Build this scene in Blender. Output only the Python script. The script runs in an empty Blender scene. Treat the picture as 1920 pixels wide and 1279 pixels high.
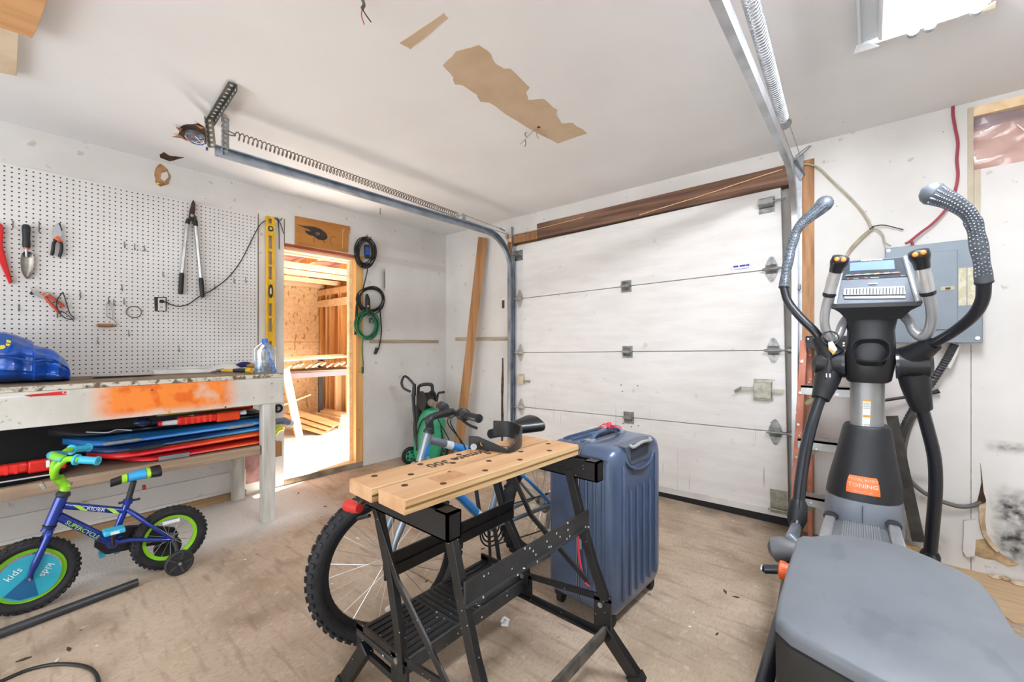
import bpy, bmesh, math, random
from mathutils import Vector as Vc, Matrix as Mx
random.seed(7)
sc = bpy.context.scene
COL = sc.collection
# ---------------------------------------------------------------- camera
FPX, YAW, CAM, HY = 786.0, math.radians(40.3), Vc((3.66, -3.155, 1.165)), 644.5
cam = bpy.data.objects.new('camera', bpy.data.cameras.new('camera'))
COL.objects.link(cam)
cam.data.sensor_width = 36.0
cam.data.lens = 36.0 * FPX / 1920.0
cam.data.shift_y = (HY - 639.5) / 1920.0
cam.data.clip_start = 0.05
cam.location = CAM
cam.rotation_euler = (math.radians(90), 0, YAW)
sc.camera = cam
# ---------------------------------------------------------------- world and lights
w = bpy.data.worlds.new('daylight'); sc.world = w; w.use_nodes = True
bg = w.node_tree.nodes['Background']
bg.inputs[0].default_value = (0.90, 0.95, 1.0, 1); bg.inputs[1].default_value = 0.75
def area(name, loc, rot, sx, sy, power, col=(1, 1, 1)):
    l = bpy.data.lights.new(name, 'AREA'); l.shape = 'RECTANGLE'; l.size = sx; l.size_y = sy
    l.energy = power; l.color = col
    o = bpy.data.objects.new(name, l); COL.objects.link(o); o.location = loc; o.rotation_euler = rot
    return o
# sun through the open outside door of the lean-to next door, plus its sky light
sun = bpy.data.objects.new('sun', bpy.data.lights.new('sun', 'SUN')); COL.objects.link(sun)
sun.data.energy = 95; sun.data.angle = math.radians(1.2); sun.data.color = (1.0, 0.96, 0.90)
sun.rotation_euler = Vc((0.30, -1.0, -0.95)).to_track_quat('-Z', 'Y').to_euler()
area('daylight_at_storage_door', (-0.95, 0.03, 0.98), (math.radians(-90), 0, 0), 1.3, 1.8, 45, (0.98, 0.98, 1.0))
# added fill light at a made-up rear opening behind the camera
area('added_rear_fill', (2.9, -5.9, 1.15), (math.radians(104), 0, 0), 4.4, 2.0, 125, (0.93, 0.96, 1.0))
sc.view_settings.view_transform = 'Standard'; sc.view_settings.look = 'None'
sc.view_settings.gamma = 1.0; sc.view_settings.use_curve_mapping = False
sc.view_settings.exposure = 0.18
# ---------------------------------------------------------------- measuring helpers (pixel of the photo + a real plane -> point)
AX = Vc((-math.sin(YAW), math.cos(YAW), 0)); RT = Vc((math.cos(YAW), math.sin(YAW), 0)); UP = Vc((0, 0, 1))
def ray(px, py): return AX * FPX + RT * (px - 960) - UP * (py - HY)
def on(px, py, axis, c):
    d = ray(px, py); return CAM + d * ((c - CAM[axis]) / d[axis])
def X(px, py, c=0.0): return on(px, py, 0, c)
def Y(px, py, c=0.0): return on(px, py, 1, c)
def Z(px, py, c=0.0): return on(px, py, 2, c)
def PL(px, py, p, n):
    d = ray(px, py); return CAM + d * ((Vc(p) - CAM).dot(n) / d.dot(n))
# ---------------------------------------------------------------- materials
def lin(h):
    h = h.lstrip('#'); r = []
    for i in (0, 2, 4):
        c = int(h[i:i+2], 16) / 255
        r.append(c / 12.92 if c <= .04045 else ((c + .055) / 1.055) ** 2.4)
    return (*r, 1)
MATS = {}
def mat(name, col, rough=.5, metal=0., col2=None, scale=6., detail=4., stretch=(1, 1, 1), lo=.4, hi=.65, bump=0., bscale=None,
        trans=0., emit=None, estr=0., alpha=1., spec=.5, coat=0., sheen=0.):
    if name in MATS: return MATS[name]
    m = bpy.data.materials.new(name); m.use_nodes = True; MATS[name] = m
    nt = m.node_tree; b = nt.nodes['Principled BSDF']
    c = lin(col)
    b.inputs['Base Color'].default_value = c; b.inputs['Roughness'].default_value = rough
    b.inputs['Metallic'].default_value = metal; b.inputs['Transmission Weight'].default_value = trans
    b.inputs['Specular IOR Level'].default_value = spec; b.inputs['Alpha'].default_value = alpha
    b.inputs['Coat Weight'].default_value = coat
    m.diffuse_color = c
    if emit: b.inputs['Emission Color'].default_value = lin(emit); b.inputs['Emission Strength'].default_value = estr
    tc = nt.nodes.new('ShaderNodeTexCoord'); mp = nt.nodes.new('ShaderNodeMapping')
    nt.links.new(tc.outputs['Object'], mp.inputs[0]); mp.inputs['Scale'].default_value = stretch
    nz = nt.nodes.new('ShaderNodeTexNoise'); nz.inputs['Scale'].default_value = scale; nz.inputs['Detail'].default_value = detail
    nt.links.new(mp.outputs[0], nz.inputs['Vector'])
    rp = nt.nodes.new('ShaderNodeValToRGB'); rp.color_ramp.elements[0].position = lo; rp.color_ramp.elements[1].position = hi
    if col2 is None: col2c = tuple(x * .82 for x in c[:3]) + (1,)
    else: col2c = lin(col2)
    rp.color_ramp.elements[0].color = c; rp.color_ramp.elements[1].color = col2c
    nt.links.new(nz.outputs['Fac'], rp.inputs[0]); nt.links.new(rp.outputs[0], b.inputs['Base Color'])
    m['ramp'] = rp.name
    if bump:
        bp = nt.nodes.new('ShaderNodeBump'); bp.inputs['Strength'].default_value = bump; bp.inputs['Distance'].default_value = .01
        n2 = nt.nodes.new('ShaderNodeTexNoise'); n2.inputs['Scale'].default_value = bscale or scale * 4; n2.inputs['Detail'].default_value = 3
        nt.links.new(mp.outputs[0], n2.inputs['Vector']); nt.links.new(n2.outputs['Fac'], bp.inputs['Height']); nt.links.new(bp.outputs[0], b.inputs['Normal'])
    return m
def node(nt, kind, **kw):
    n = nt.nodes.new(kind)
    for k, v in kw.items(): setattr(n, k, v)
    return n
def mth(nt, op, a, b=None, clamp=False):
    n = nt.nodes.new('ShaderNodeMath'); n.operation = op; n.use_clamp = clamp
    for i, v in enumerate((a, b)):
        if v is None: continue
        if isinstance(v, (int, float)): n.inputs[i].default_value = v
        else: nt.links.new(v, n.inputs[i])
    return n.outputs[0]
def soft_range(nt, v, a, b, s):
    """1 inside a..b, soft over s"""
    u = mth(nt, 'DIVIDE', mth(nt, 'SUBTRACT', v, a - s), s, True) if False else None
    n1 = nt.nodes.new('ShaderNodeMapRange'); n1.inputs[1].default_value = a - s; n1.inputs[2].default_value = a + s; nt.links.new(v, n1.inputs[0])
    n2 = nt.nodes.new('ShaderNodeMapRange'); n2.inputs[1].default_value = b + s; n2.inputs[2].default_value = b - s; nt.links.new(v, n2.inputs[0])
    return mth(nt, 'MULTIPLY', n1.outputs[0], n2.outputs[0])
def add_layer(m, mask, col):
    """mix a second colour over a material's base colour where mask (socket) is 1"""
    nt = m.node_tree; b = nt.nodes['Principled BSDF']
    src = b.inputs['Base Color'].links[0].from_socket
    mx = nt.nodes.new('ShaderNodeMix'); mx.data_type = 'RGBA'
    nt.links.new(mask, mx.inputs[0]); nt.links.new(src, mx.inputs[6]); mx.inputs[7].default_value = lin(col)
    nt.links.new(mx.outputs[2], b.inputs['Base Color'])
def obj_xyz(m):
    nt = m.node_tree; tc = node(nt, 'ShaderNodeTexCoord'); s = node(nt, 'ShaderNodeSeparateXYZ')
    nt.links.new(tc.outputs['Object'], s.inputs[0]); return tc.outputs['Object'], s.outputs[0], s.outputs[1], s.outputs[2]
def noise_mask(m, scale, lo, hi, detail=3., stretch=(1, 1, 1)):
    nt = m.node_tree; tc = node(nt, 'ShaderNodeTexCoord'); mp = node(nt, 'ShaderNodeMapping'); mp.inputs['Scale'].default_value = stretch
    nz = node(nt, 'ShaderNodeTexNoise'); nz.inputs['Scale'].default_value = scale; nz.inputs['Detail'].default_value = detail
    nt.links.new(tc.outputs['Object'], mp.inputs[0]); nt.links.new(mp.outputs[0], nz.inputs['Vector'])
    r = node(nt, 'ShaderNodeMapRange'); r.inputs[1].default_value = lo; r.inputs[2].default_value = hi; nt.links.new(nz.outputs['Fac'], r.inputs[0])
    return r.outputs[0]
def speckle(m, scale, size, col):
    """sparse small specks"""
    nt = m.node_tree; tc = node(nt, 'ShaderNodeTexCoord'); v = node(nt, 'ShaderNodeTexVoronoi'); v.inputs['Scale'].default_value = scale
    nt.links.new(tc.outputs['Object'], v.inputs['Vector'])
    a = mth(nt, 'LESS_THAN', v.outputs['Distance'], size)
    s = node(nt, 'ShaderNodeSeparateColor'); nt.links.new(v.outputs['Color'], s.inputs[0])
    add_layer(m, mth(nt, 'MULTIPLY', a, mth(nt, 'GREATER_THAN', s.outputs[0], .6)), col)
    return m
# ---------------------------------------------------------------- mesh helpers
def spl(pts, k=6, closed=False):
    pts = [Vc(p) for p in pts]; n = len(pts); out = []
    rng = range(n if closed else n - 1)
    for i in rng:
        p1, p2 = pts[i], pts[(i + 1) % n]
        p0 = pts[i - 1] if (i > 0 or closed) else p1 * 2 - p2
        p3 = pts[(i + 2) % n] if (i + 2 < n or closed) else p2 * 2 - p1
        for j in range(k):
            t = j / k
            out.append(.5 * ((2 * p1) + (p2 - p0) * t + (2 * p0 - 5 * p1 + 4 * p2 - p3) * t * t + (3 * p1 - p0 - 3 * p2 + p3) * t ** 3))
    if not closed: out.append(pts[-1])
    return out
def frame(axis, up=None):
    a = Vc(axis).normalized(); u = Vc(up) if up is not None else (Vc((0, 0, 1)) if abs(a.z) < .95 else Vc((0, 1, 0)))
    r = u.cross(a)
    if r.length < 1e-5: r = Vc((1, 0, 0)).cross(a)
    r.normalize(); return r, a.cross(r).normalized(), a
class MB:
    def __init__(s, M=None): s.v = []; s.f = []; s.M = M
    def add(s, vs, fs):
        o = len(s.v); s.v += [Vc(p) for p in vs]; s.f += [tuple(i + o for i in f) for f in fs]; return s
    def box(s, c, sz, R=None):
        c = Vc(c); h = [x / 2 for x in sz]; vs = []
        for dx, dy, dz in [(-1,-1,-1),(1,-1,-1),(1,1,-1),(-1,1,-1),(-1,-1,1),(1,-1,1),(1,1,1),(-1,1,1)]:
            p = Vc((dx*h[0], dy*h[1], dz*h[2])); vs.append(c + (R @ p if R else p))
        return s.add(vs, [(3,2,1,0),(4,5,6,7),(0,1,5,4),(1,2,6,5),(2,3,7,6),(3,0,4,7)])
    def b2(s, p, q):
        p, q = Vc(p), Vc(q); lo = Vc([min(a, b) for a, b in zip(p, q)]); hi = Vc([max(a, b) for a, b in zip(p, q)])
        return s.box((lo + hi) / 2, hi - lo)
    def beam(s, p, q, wd, ht, up=None):
        p, q = Vc(p), Vc(q); r, u, a = frame(q - p, up)
        R = Mx((r, u, a)).transposed(); return s.box((p + q) / 2, (wd, ht, (q - p).length), R)
    def prism(s, poly, vec):
        vec = Vc(vec); n = len(poly); vs = [Vc(p) for p in poly] + [Vc(p) + vec for p in poly]
        nrm = Vc((0,0,0))
        for i in range(n): nrm += (vs[i] - vs[0]).cross(vs[(i+1) % n] - vs[0])
        fl = nrm.dot(vec) > 0
        a, b = tuple(range(n)), tuple(range(n, 2*n)); fs = []
        fs.append(tuple(reversed(a)) if fl else a); fs.append(b if fl else tuple(reversed(b)))
        for i in range(n):
            j = (i+1) % n; q = (i, j, j+n, i+n); fs.append(q if fl else tuple(reversed(q)))
        return s.add(vs, fs)
    def loft(s, rings, closed=True, cap=True, loop=False):
        n = len(rings[0]); vs = [p for r in rings for p in r]; fs = []; m = len(rings)
        for k in range(m if loop else m - 1):
            k2 = (k + 1) % m
            for i in range(n if closed else n - 1):
                j = (i + 1) % n; fs.append((k*n+i, k*n+j, k2*n+j, k2*n+i))
        if cap and closed and not loop: fs.append(tuple(reversed(range(n)))); fs.append(tuple(range((m-1)*n, m*n)))
        return s.add(vs, fs)
    def tube(s, pts, r, n=8, closed=False, cap=True, flat=1., up=None):
        pts = [Vc(p) for p in pts]; m = len(pts); rs = r if isinstance(r, (list, tuple)) else [r] * m
        rings = []; pr = None
        for i, p in enumerate(pts):
            if closed: t = pts[(i+1) % m] - pts[i-1]
            else: t = pts[min(i+1, m-1)] - pts[max(i-1, 0)]
            if t.length < 1e-9: t = Vc((0, 0, 1))
            t.normalize()
            if pr is None: pr, uu, _ = frame(t, up)
            else:
                pr = pr - t * pr.dot(t)
                if pr.length < 1e-6: pr, _, _ = frame(t)
                pr.normalize()
            u = t.cross(pr)
            rings.append([p + pr * (rs[i] * math.cos(2*math.pi*k/n)) + u * (rs[i] * flat * math.sin(2*math.pi*k/n)) for k in range(n)])
        return s.loft(rings, True, cap, closed)
    def cyl(s, p, q, r, r2=None, n=16): return s.tube([p, q], [r, r if r2 is None else r2], n)
    def lathe(s, prof, o, axis, n=20, up=None):
        r, u, a = frame(axis, up); o = Vc(o)
        return s.loft([[o + a*h + (r*math.cos(2*math.pi*k/n) + u*math.sin(2*math.pi*k/n)) * max(rad, 1e-5) for k in range(n)] for rad, h in prof])
    def torus(s, c, axis, R, r, n=32, m=8, flat=1.):
        a, b, ax = frame(axis); c = Vc(c); rings = []
        for i in range(n):
            t = 2*math.pi*i/n; d = a*math.cos(t) + b*math.sin(t)
            rings.append([c + d*(R + r*math.cos(2*math.pi*k/m)) + ax*(r*flat*math.sin(2*math.pi*k/m)) for k in range(m)])
        return s.loft(rings, True, False, True)
    def ell(s, c, rad, R=None, n=14, m=9):
        c = Vc(c); rings = []
        for i in range(m + 1):
            th = math.pi * i / m; ring = []
            for k in range(n):
                ph = 2*math.pi*k/n; p = Vc((rad[0]*max(math.sin(th),1e-4)*math.cos(ph), rad[1]*max(math.sin(th),1e-4)*math.sin(ph), -rad[2]*math.cos(th)))
                ring.append(c + (R @ p if R else p))
            rings.append(ring)
        return s.loft(rings)
    def helix(s, p, q, R, r, turns, per=10, n=5):
        p, q = Vc(p), Vc(q); a, b, ax = frame(q - p); N = int(turns * per)
        return s.tube([p + (q-p)*(i/N) + (a*math.cos(2*math.pi*i/per) + b*math.sin(2*math.pi*i/per))*R for i in range(N+1)], r, n)
    def build(s, name, m, parent=None, bevel=0., smooth=True, base=None, ang=38, seg=2):
        vs = [s.M @ v for v in s.v] if s.M else s.v
        if parent is not None: base = parent.get('_b'); base = Vc(base)
        elif base is None:
            lo = Vc([min(v[i] for v in vs) for i in range(3)]); hi = Vc([max(v[i] for v in vs) for i in range(3)])
            base = Vc(((lo.x+hi.x)/2, (lo.y+hi.y)/2, lo.z))
        base = Vc(base)
        me = bpy.data.meshes.new(name); me.from_pydata([tuple(v - base) for v in vs], [], s.f); me.validate(); me.update()
        bm = bmesh.new(); bm.from_mesh(me); bmesh.ops.recalc_face_normals(bm, faces=bm.faces); bm.to_mesh(me); bm.free()
        if smooth: me.shade_smooth(); me.set_sharp_from_angle(angle=math.radians(ang))
        me.materials.append(m if not isinstance(m, str) else MATS[m])
        o = bpy.data.objects.new(name, me); COL.objects.link(o)
        o['_b'] = tuple(base)
        if parent is not None: o.parent = parent
        else: o.location = base
        if bevel:
            bv = o.modifiers.new('bevel', 'BEVEL'); bv.width = bevel; bv.segments = seg; bv.limit_method = 'ANGLE'; bv.angle_limit = math.radians(50); bv.harden_normals = False
        return o
def thing(name, label, cat, base, group=None):
    o = bpy.data.objects.new(name, None); COL.objects.link(o); o.location = base; o['_b'] = tuple(base)
    o.empty_display_size = .05
    return tag(o, label, cat, group)
def tag(o, label, cat=None, group=None):
    o['label'] = label
    if cat: o['category'] = cat
    if group: o['group'] = group
    return o
def struct(o, label=None):
    o['kind'] = 'structure'
    if label: o['label'] = label
    return o
def sroot(name, base, label=None):
    o = bpy.data.objects.new(name, None); COL.objects.link(o); o.location = base; o['_b'] = tuple(base); return struct(o, label)
def copy_part(o, parent, off=None, rot=None):
    """a copy of a part sharing its mesh, moved by off (world)"""
    c = o.copy(); COL.objects.link(c); c.parent = parent
    if off is not None: c.location = Vc(o.location) + Vc(off)
    if rot is not None: c.rotation_euler = rot
    return c
def copy_tree(o, loc, label=None):
    c = o.copy(); COL.objects.link(c); c.location = loc
    if label: c['label'] = label
    for ch in list(o.children):
        d = ch.copy(); COL.objects.link(d); d.parent = c
        for g in list(ch.children):
            e = g.copy(); COL.objects.link(e); e.parent = d
    return c
def text(name, s, size, org, xdir, ydir, m, parent, depth=.0004, align='CENTER', xs=1., bold=0.):
    cu = bpy.data.curves.new(name, 'FONT'); cu.body = s; cu.size = size; cu.align_x = align; cu.align_y = 'CENTER'; cu.extrude = depth; cu.offset = bold; cu.resolution_u = 2
    to = bpy.data.objects.new(name + '_tmp', cu); COL.objects.link(to)
    dg = bpy.context.evaluated_depsgraph_get(); me = bpy.data.meshes.new_from_object(to.evaluated_get(dg))
    bpy.data.objects.remove(to); bpy.data.curves.remove(cu)
    x = Vc(xdir).normalized(); y = Vc(ydir); y = (y - x*y.dot(x)).normalized(); z = x.cross(y)
    base = Vc(parent.get('_b')); org = Vc(org)
    for v in me.vertices: v.co = org + x*(v.co.x*xs) + y*v.co.y + z*v.co.z - base
    me.name = name; me.materials.append(m)
    o = bpy.data.objects.new(name, me); COL.objects.link(o); o['_b'] = tuple(base); o.parent = parent
    return o
def arc(c, r, a0, a1, n, u, v):
    c = Vc(c); u = Vc(u); v = Vc(v)
    return [c + u*(r*math.cos(a0+(a1-a0)*i/n)) + v*(r*math.sin(a0+(a1-a0)*i/n)) for i in range(n+1)]
# ================================================================ the setting
H = 2.40
paint = mat('wall_paint', '#dcdad6', .75, col2='#d2cfcb', scale=2.2, bump=.08, bscale=30)
speckle(paint, 9, .03, '#7c766e')
mk = noise_mask(paint, 14, .66, .70, 5); add_layer(paint, mk, '#c3bdb4')
_, sx, sy, sz = obj_xyz(paint); nt = paint.node_tree
# scorch mark on the left wall and mould low on the front wall (stains with a shape of their own)
left_paint = paint.copy(); left_paint.name = 'wall_paint_scorch_shadow'; nt = left_paint.node_tree
_, sx, sy, sz = obj_xyz(left_paint)
g = nt.nodes.new('ShaderNodeMapRange'); g.inputs[1].default_value = -.885; g.inputs[2].default_value = -.79; nt.links.new(sy, g.inputs[0])
m1 = mth(nt, 'MULTIPLY', mth(nt, 'POWER', g.outputs[0], 2.5), mth(nt, 'LESS_THAN', sy, -.79))
m1 = mth(nt, 'MULTIPLY', m1, soft_range(nt, sz, 1.70, 1.90, .025))
m1 = mth(nt, 'MULTIPLY', m1, .95); add_layer(left_paint, m1, '#26231f')
# faint pink-grey band: the door track's shadow painted onto the wall
m2 = mth(nt, 'MULTIPLY', soft_range(nt, sz, 1.965, 2.035, .012), soft_range(nt, sy, -1.0, .2, .03)); add_layer(left_paint, mth(nt, 'MULTIPLY', m2, .35), '#bfb3b2')
front_paint = paint.copy(); front_paint.name = 'wall_paint_mouldy'; nt = front_paint.node_tree
_, sx, sy, sz = obj_xyz(front_paint)
nz = noise_mask(front_paint, 6, .22, .50, 7); nz2 = noise_mask(front_paint, 26, .25, .62, 6)
m3 = mth(nt, 'MULTIPLY', soft_range(nt, sx, 4.145, 5.2, .03), soft_range(nt, sz, .10, .42, .06))
m3 = mth(nt, 'MULTIPLY', mth(nt, 'MULTIPLY', m3, nz), nz2); add_layer(front_paint, m3, '#2b2c2d')
m4 = mth(nt, 'MULTIPLY', soft_range(nt, sx, 3.72, 3.95, .05), soft_range(nt, sz, .05, .17, .06)); add_layer(front_paint, mth(nt, 'MULTIPLY', mth(nt, 'MULTIPLY', m4, nz), nz2), '#5a5854')
m5 = mth(nt, 'MULTIPLY', soft_range(nt, sx, 3.70, 3.92, .04), soft_range(nt, sz, .415, .445, .02)); add_layer(front_paint, mth(nt, 'MULTIPLY', m5, .6), '#8f8a82')
m6 = mth(nt, 'MULTIPLY', soft_range(nt, sx, 4.13, 4.4, .03), soft_range(nt, sz, .635, .67, .02)); add_layer(front_paint, mth(nt, 'MULTIPLY', mth(nt, 'MULTIPLY', m6, nz2), .9), '#6f6a62')
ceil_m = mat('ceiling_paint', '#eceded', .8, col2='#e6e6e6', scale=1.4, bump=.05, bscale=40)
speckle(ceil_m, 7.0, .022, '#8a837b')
# floor: stained old concrete with white overspray by the bench, strengthened to paint in doorway light
flo = mat('floor_concrete', '#bdaa96', .8, col2='#a4917c', scale=1.6, detail=6, lo=.38, hi=.66, bump=.12, bscale=60)
nt = flo.node_tree
add_layer(flo, mth(nt, 'MULTIPLY', noise_mask(flo, 3.5, .52, .72, 6), .65), '#7d6853')
add_layer(flo, mth(nt, 'MULTIPLY', noise_mask(flo, 26, .58, .72, 4), .5), '#cdbca6')
add_layer(flo, mth(nt, 'MULTIPLY', noise_mask(flo, 5, .54, .76, 6, (1, 6, 1)), .6), '#745f4b')
add_layer(flo, mth(nt, 'MULTIPLY', noise_mask(flo, 45, .50, .68, 6, (2.5, .8, 1)), .4), '#8c7761')
_, sx, sy, sz = obj_xyz(flo)
rust = mth(nt, 'MULTIPLY', mth(nt, 'MULTIPLY', soft_range(nt, sx, .15, 1.5, .25), soft_range(nt, sy, -1.5, -.3, .3)), noise_mask(flo, 2.2, .42, .6, 4))
add_layer(flo, mth(nt, 'MULTIPLY', rust, .5), '#a06a3c')
sp = mth(nt, 'MULTIPLY', mth(nt, 'MULTIPLY', soft_range(nt, sx, .05, .82, .12), soft_range(nt, sy, -3.2, -1.75, .18)), noise_mask(flo, 150, .28, .50, 4))
add_layer(flo, mth(nt, 'MULTIPLY', sp, .9), '#e2dfdc')
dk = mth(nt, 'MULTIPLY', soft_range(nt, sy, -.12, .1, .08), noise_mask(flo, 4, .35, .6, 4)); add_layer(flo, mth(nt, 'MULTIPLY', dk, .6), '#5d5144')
speckle(flo, 9, .045, '#4a3d30'); speckle(flo, 7, .04, '#e6dfd4')
O0 = (0, 0, 0)
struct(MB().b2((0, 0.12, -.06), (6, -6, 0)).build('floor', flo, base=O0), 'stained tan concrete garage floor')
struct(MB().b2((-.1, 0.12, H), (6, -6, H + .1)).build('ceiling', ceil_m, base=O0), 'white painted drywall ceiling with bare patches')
CEIL = bpy.data.objects['ceiling']
DL, DR, DT = -1.738, -1.03, 1.995          # doorway in the left wall
yz = [(-6, 0), (DL, 0), (DL, DT), (DR, DT), (DR, 0), (0.12, 0), (0.12, H), (-6, H)]
WL = struct(MB().prism([(0, a, b) for a, b in yz], (-.1, 0, 0)).build('wall_left', left_paint, base=O0, smooth=False), 'white painted drywall side wall with doorway')
# front wall: garage door opening and an unfinished insulation bay
OX0, OX1, OT = .93, 3.41, 2.292
IX0, IZ0, IZ1 = 4.07, 2.05, 2.372
xz = [(0, 0), (OX0, 0), (OX0, 2.232), (1.30, 2.232), (1.30, OT), (OX1, OT), (OX1, 0), (6, 0), (6, IZ0), (IX0, IZ0), (IX0, IZ1), (6, IZ1), (6, H), (0, H)]
WF = struct(MB().prism([(a, 0, b) for a, b in xz], (0, .12, 0)).build('wall_front', front_paint, base=O0, smooth=False), 'white garage-door wall with water damage at the foot')
struct(MB().b2((6, .12, 0), (6.1, -6, H)).build('wall_right', paint, base=O0))
bk = [(0, 0), (.7, 0), (.7, 2.25), (5.2, 2.25), (5.2, 0), (6.1, 0), (6.1, H), (0, H)]  # wide opening in the unseen rear wall, added to let fill light in
struct(MB().prism([(a, -6, b) for a, b in bk], (0, -.1, 0)).build('wall_back', paint, base=O0, smooth=False))
# wood materials
w_new = mat('fresh_lumber', '#e5c093', .6, col2='#d3a672', scale=3, detail=6, stretch=(6, 6, .5), bump=.06)
w_newy = mat('fresh_lumber_y', '#f1d8b2', .6, col2='#e3c090', scale=3, detail=6, stretch=(6, .5, 6), bump=.06)
w_door = mat('jamb_lumber', '#dfae6e', .55, col2='#cb9350', scale=2.5, detail=6, stretch=(8, 8, .4), bump=.05)
w_old = mat('old_lumber', '#a87a52', .7, col2='#7d5331', scale=3, detail=7, stretch=(7, 7, .35), bump=.15)
w_brown = mat('header_lumber', '#8c6b57', .8, col2='#5f4435', scale=3.4, detail=8, stretch=(.4, 7, 9), lo=.35, hi=.62, bump=.25)
w_tan = mat('tan_stud', '#ad7d4e', .65, col2='#895c34', scale=3, detail=6, stretch=(7, 7, .35), bump=.1)
w_grey = mat('weathered_board', '#94806a', .8, col2='#6f5c47', scale=3, detail=7, stretch=(8, .4, 8), bump=.25)
osb = mat('osb_board', '#ebd0a4', .65, col2='#d9b681', scale=16, detail=5, stretch=(1, 1, 2), lo=.35, hi=.7, bump=.1)
add_layer(osb, noise_mask(osb, 9, .60, .66, 2, (1, 2.5, 1)), '#bd9258')
# garage opening timber
struct(MB().b2((.93, -.006, 0), (.992, .11, 2.17)).build('trim_1', w_old, bevel=.002), 'old brown timber jamb beside the garage door')
rj = MB().b2((3.335, -.006, 0), (3.412, .11, 2.30)); struct(rj.build('trim_2', mat('jamb_tan', '#bd9068', .7, col2='#94663f', scale=4, detail=7, stretch=(6, 6, .8), bump=.15), bevel=.002), 'tan timber jamb on the panel side of the garage door')
hd = [(1.30, 2.155), (3.335, 2.170), (3.335, 2.298), (1.30, 2.285)]
hb = struct(MB().prism([(a, -.012, b) for a, b in hd], (0, .12, 0)).build('trim_3', w_brown, bevel=.002), 'dark brown timber header over the garage door')
struct(MB().b2((.992, -.004, 2.15), (1.30, .10, 2.225)).build('trim_4', w_old, bevel=.002), 'short orange-brown header block')
# little splinters lifted from the header
MB().tube(spl([(2.30, -.014, 2.172), (2.75, -.026, 2.21), (3.05, -.03, 2.245), (3.25, -.02, 2.27)]), .0035, 5).build('splinter', w_new, hb)
MB().tube(spl([(1.02, -.014, 2.235), (1.4, -.024, 2.235), (1.8, -.016, 2.25)]), .003, 5).build('splinter', w_new, hb)
# bare battens left in the drywall
w_bat = mat('painted_batten', '#b3a692', .75, col2='#9b8b73', scale=4, stretch=(1, .5, 6))
struct(MB().b2((-.002, -.965, 1.170), (.006, -.115, 1.205)).build('trim_5', w_bat), 'beige batten strip across the left wall')
struct(MB().b2((.16, .002, 1.195), (.93, -.005, 1.235)).build('trim_6', w_bat), 'beige batten strip beside the garage door')
# rotten slot beside the jamb
dark = mat('dark_gap', '#3a2f27', .9, col2='#57493d', scale=30)
rt = MB(); pts = []
zs = [1.02, .9, .8, .7, .62, .55, .45, .35, .25, .1]
for i, z in enumerate(zs): pts.append((.845 + random.uniform(-.004, .004) + (.012 if z > .8 else 0), -.003, z))
for i, z in enumerate(reversed(zs)): pts.append((.872 + random.uniform(-.005, .005), -.003, z))
rt.prism(pts, (0, .004, 0)); rt.build('wall_gap', dark, WF)
MB().b2((.855, .002, 1.52), (.885, -.004, 1.60)).build('switch_cutout', dark, WF)
# ceiling cove line and drywall seams
seam = mat('seam_grey', '#a39c95', .9, col2='#8d867e', scale=30)
MB().b2((-.0005, -1.928, 2.19), (.0015, -1.932, .95)).build('panel_seam', dark, WL)
MB().b2((-.0005, DL + .004, 2.19), (.002, DL, 1.99)).build('panel_seam', dark, WL)
# doorway timber: jamb, header, sill
J = struct(MB().b2((.004, -1.105, .055), (-.1, DR, DT)).build('trim_7', w_door, bevel=.002), 'fresh pine stud framing the inner doorway')
MB().b2((-.06, -1.135, .055), (-.11, -1.105, DT)).build('door_stop', w_newy, J)
for z in (.35, .9, 1.4): MB().cyl((.003, -1.07, z), (.0065, -1.07, z), .004, n=8).build('nail_head', dark, J)
w_red = mat('red_cedar', '#b5623a', .6, col2='#8f4423', scale=4, stretch=(6, .5, 6))
struct(MB().b2((-.003, DL, 1.968), (-.1, -1.105, DT)).build('trim_8', w_red), 'reddish timber header of the inner doorway')
struct(MB().b2((-.03, DL, 1.945), (-.10, -1.105, 1.967)).build('trim_9', w_newy), 'pale timber strip under the inner doorway header')
sill_m = mat('sill_worn', '#9a8b79', .85, col2='#6f614f', scale=9, detail=6, bump=.3)
sl = struct(MB().b2((.012, DL, 0), (-.12, DR - .006, .05)).build('trim_10', sill_m, bevel=.004), 'worn timber sill of the inner doorway')
MB().b2((.006, DL + .3, .05), (-.12, DR - .01, .056)).build('sill_board', w_new, sl)
# ---------------------------------------------------------------- storage lean-to beyond the doorway
sflo = mat('storage_floor', '#d9d3cf', .7, col2='#c9c0ba', scale=3, detail=6, bump=.06)
SX = -3.1; SY = .07
struct(MB().b2((-.1, SY + .1, -.02), (SX - .1, -4.2, .04)).build('floor_storage', sflo, base=O0), 'pale concrete floor of the storage room')
SB = struct(MB().b2((SX, SY, .04), (SX - .03, -4.2, 2.3)).build('wall_storage_back', osb, base=O0), 'oriented strand board back wall of the storage room')
ss = [(SX, .04), (-1.65, .04), (-1.65, 2.02), (-.25, 2.02), (-.25, .04), (-.1, .04), (-.1, 2.3), (SX, 2.3)]
sheath = mat('tan_sheathing', '#d0a36e', .7, col2='#bd8a56', scale=5, stretch=(5, 5, .4))
SS = struct(MB().prism([(a, SY, b) for a, b in ss], (0, .03, 0)).build('wall_storage_side', sheath, base=O0, smooth=False), 'studded side wall of the storage room')
for k, x in enumerate((-3.06, -2.86, -2.74, -2.46, -2.40, -2.10, -1.72)):
    MB().b2((x, SY, .06), (x + .04, SY - .089, 1.98)).build('stud', [w_door, w_new][k % 2], SS, bevel=.002)
MB().b2((SX, SY, 1.93), (-.1, SY - .10, 2.02)).build('top_plate', w_new, SS, bevel=.002)
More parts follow.
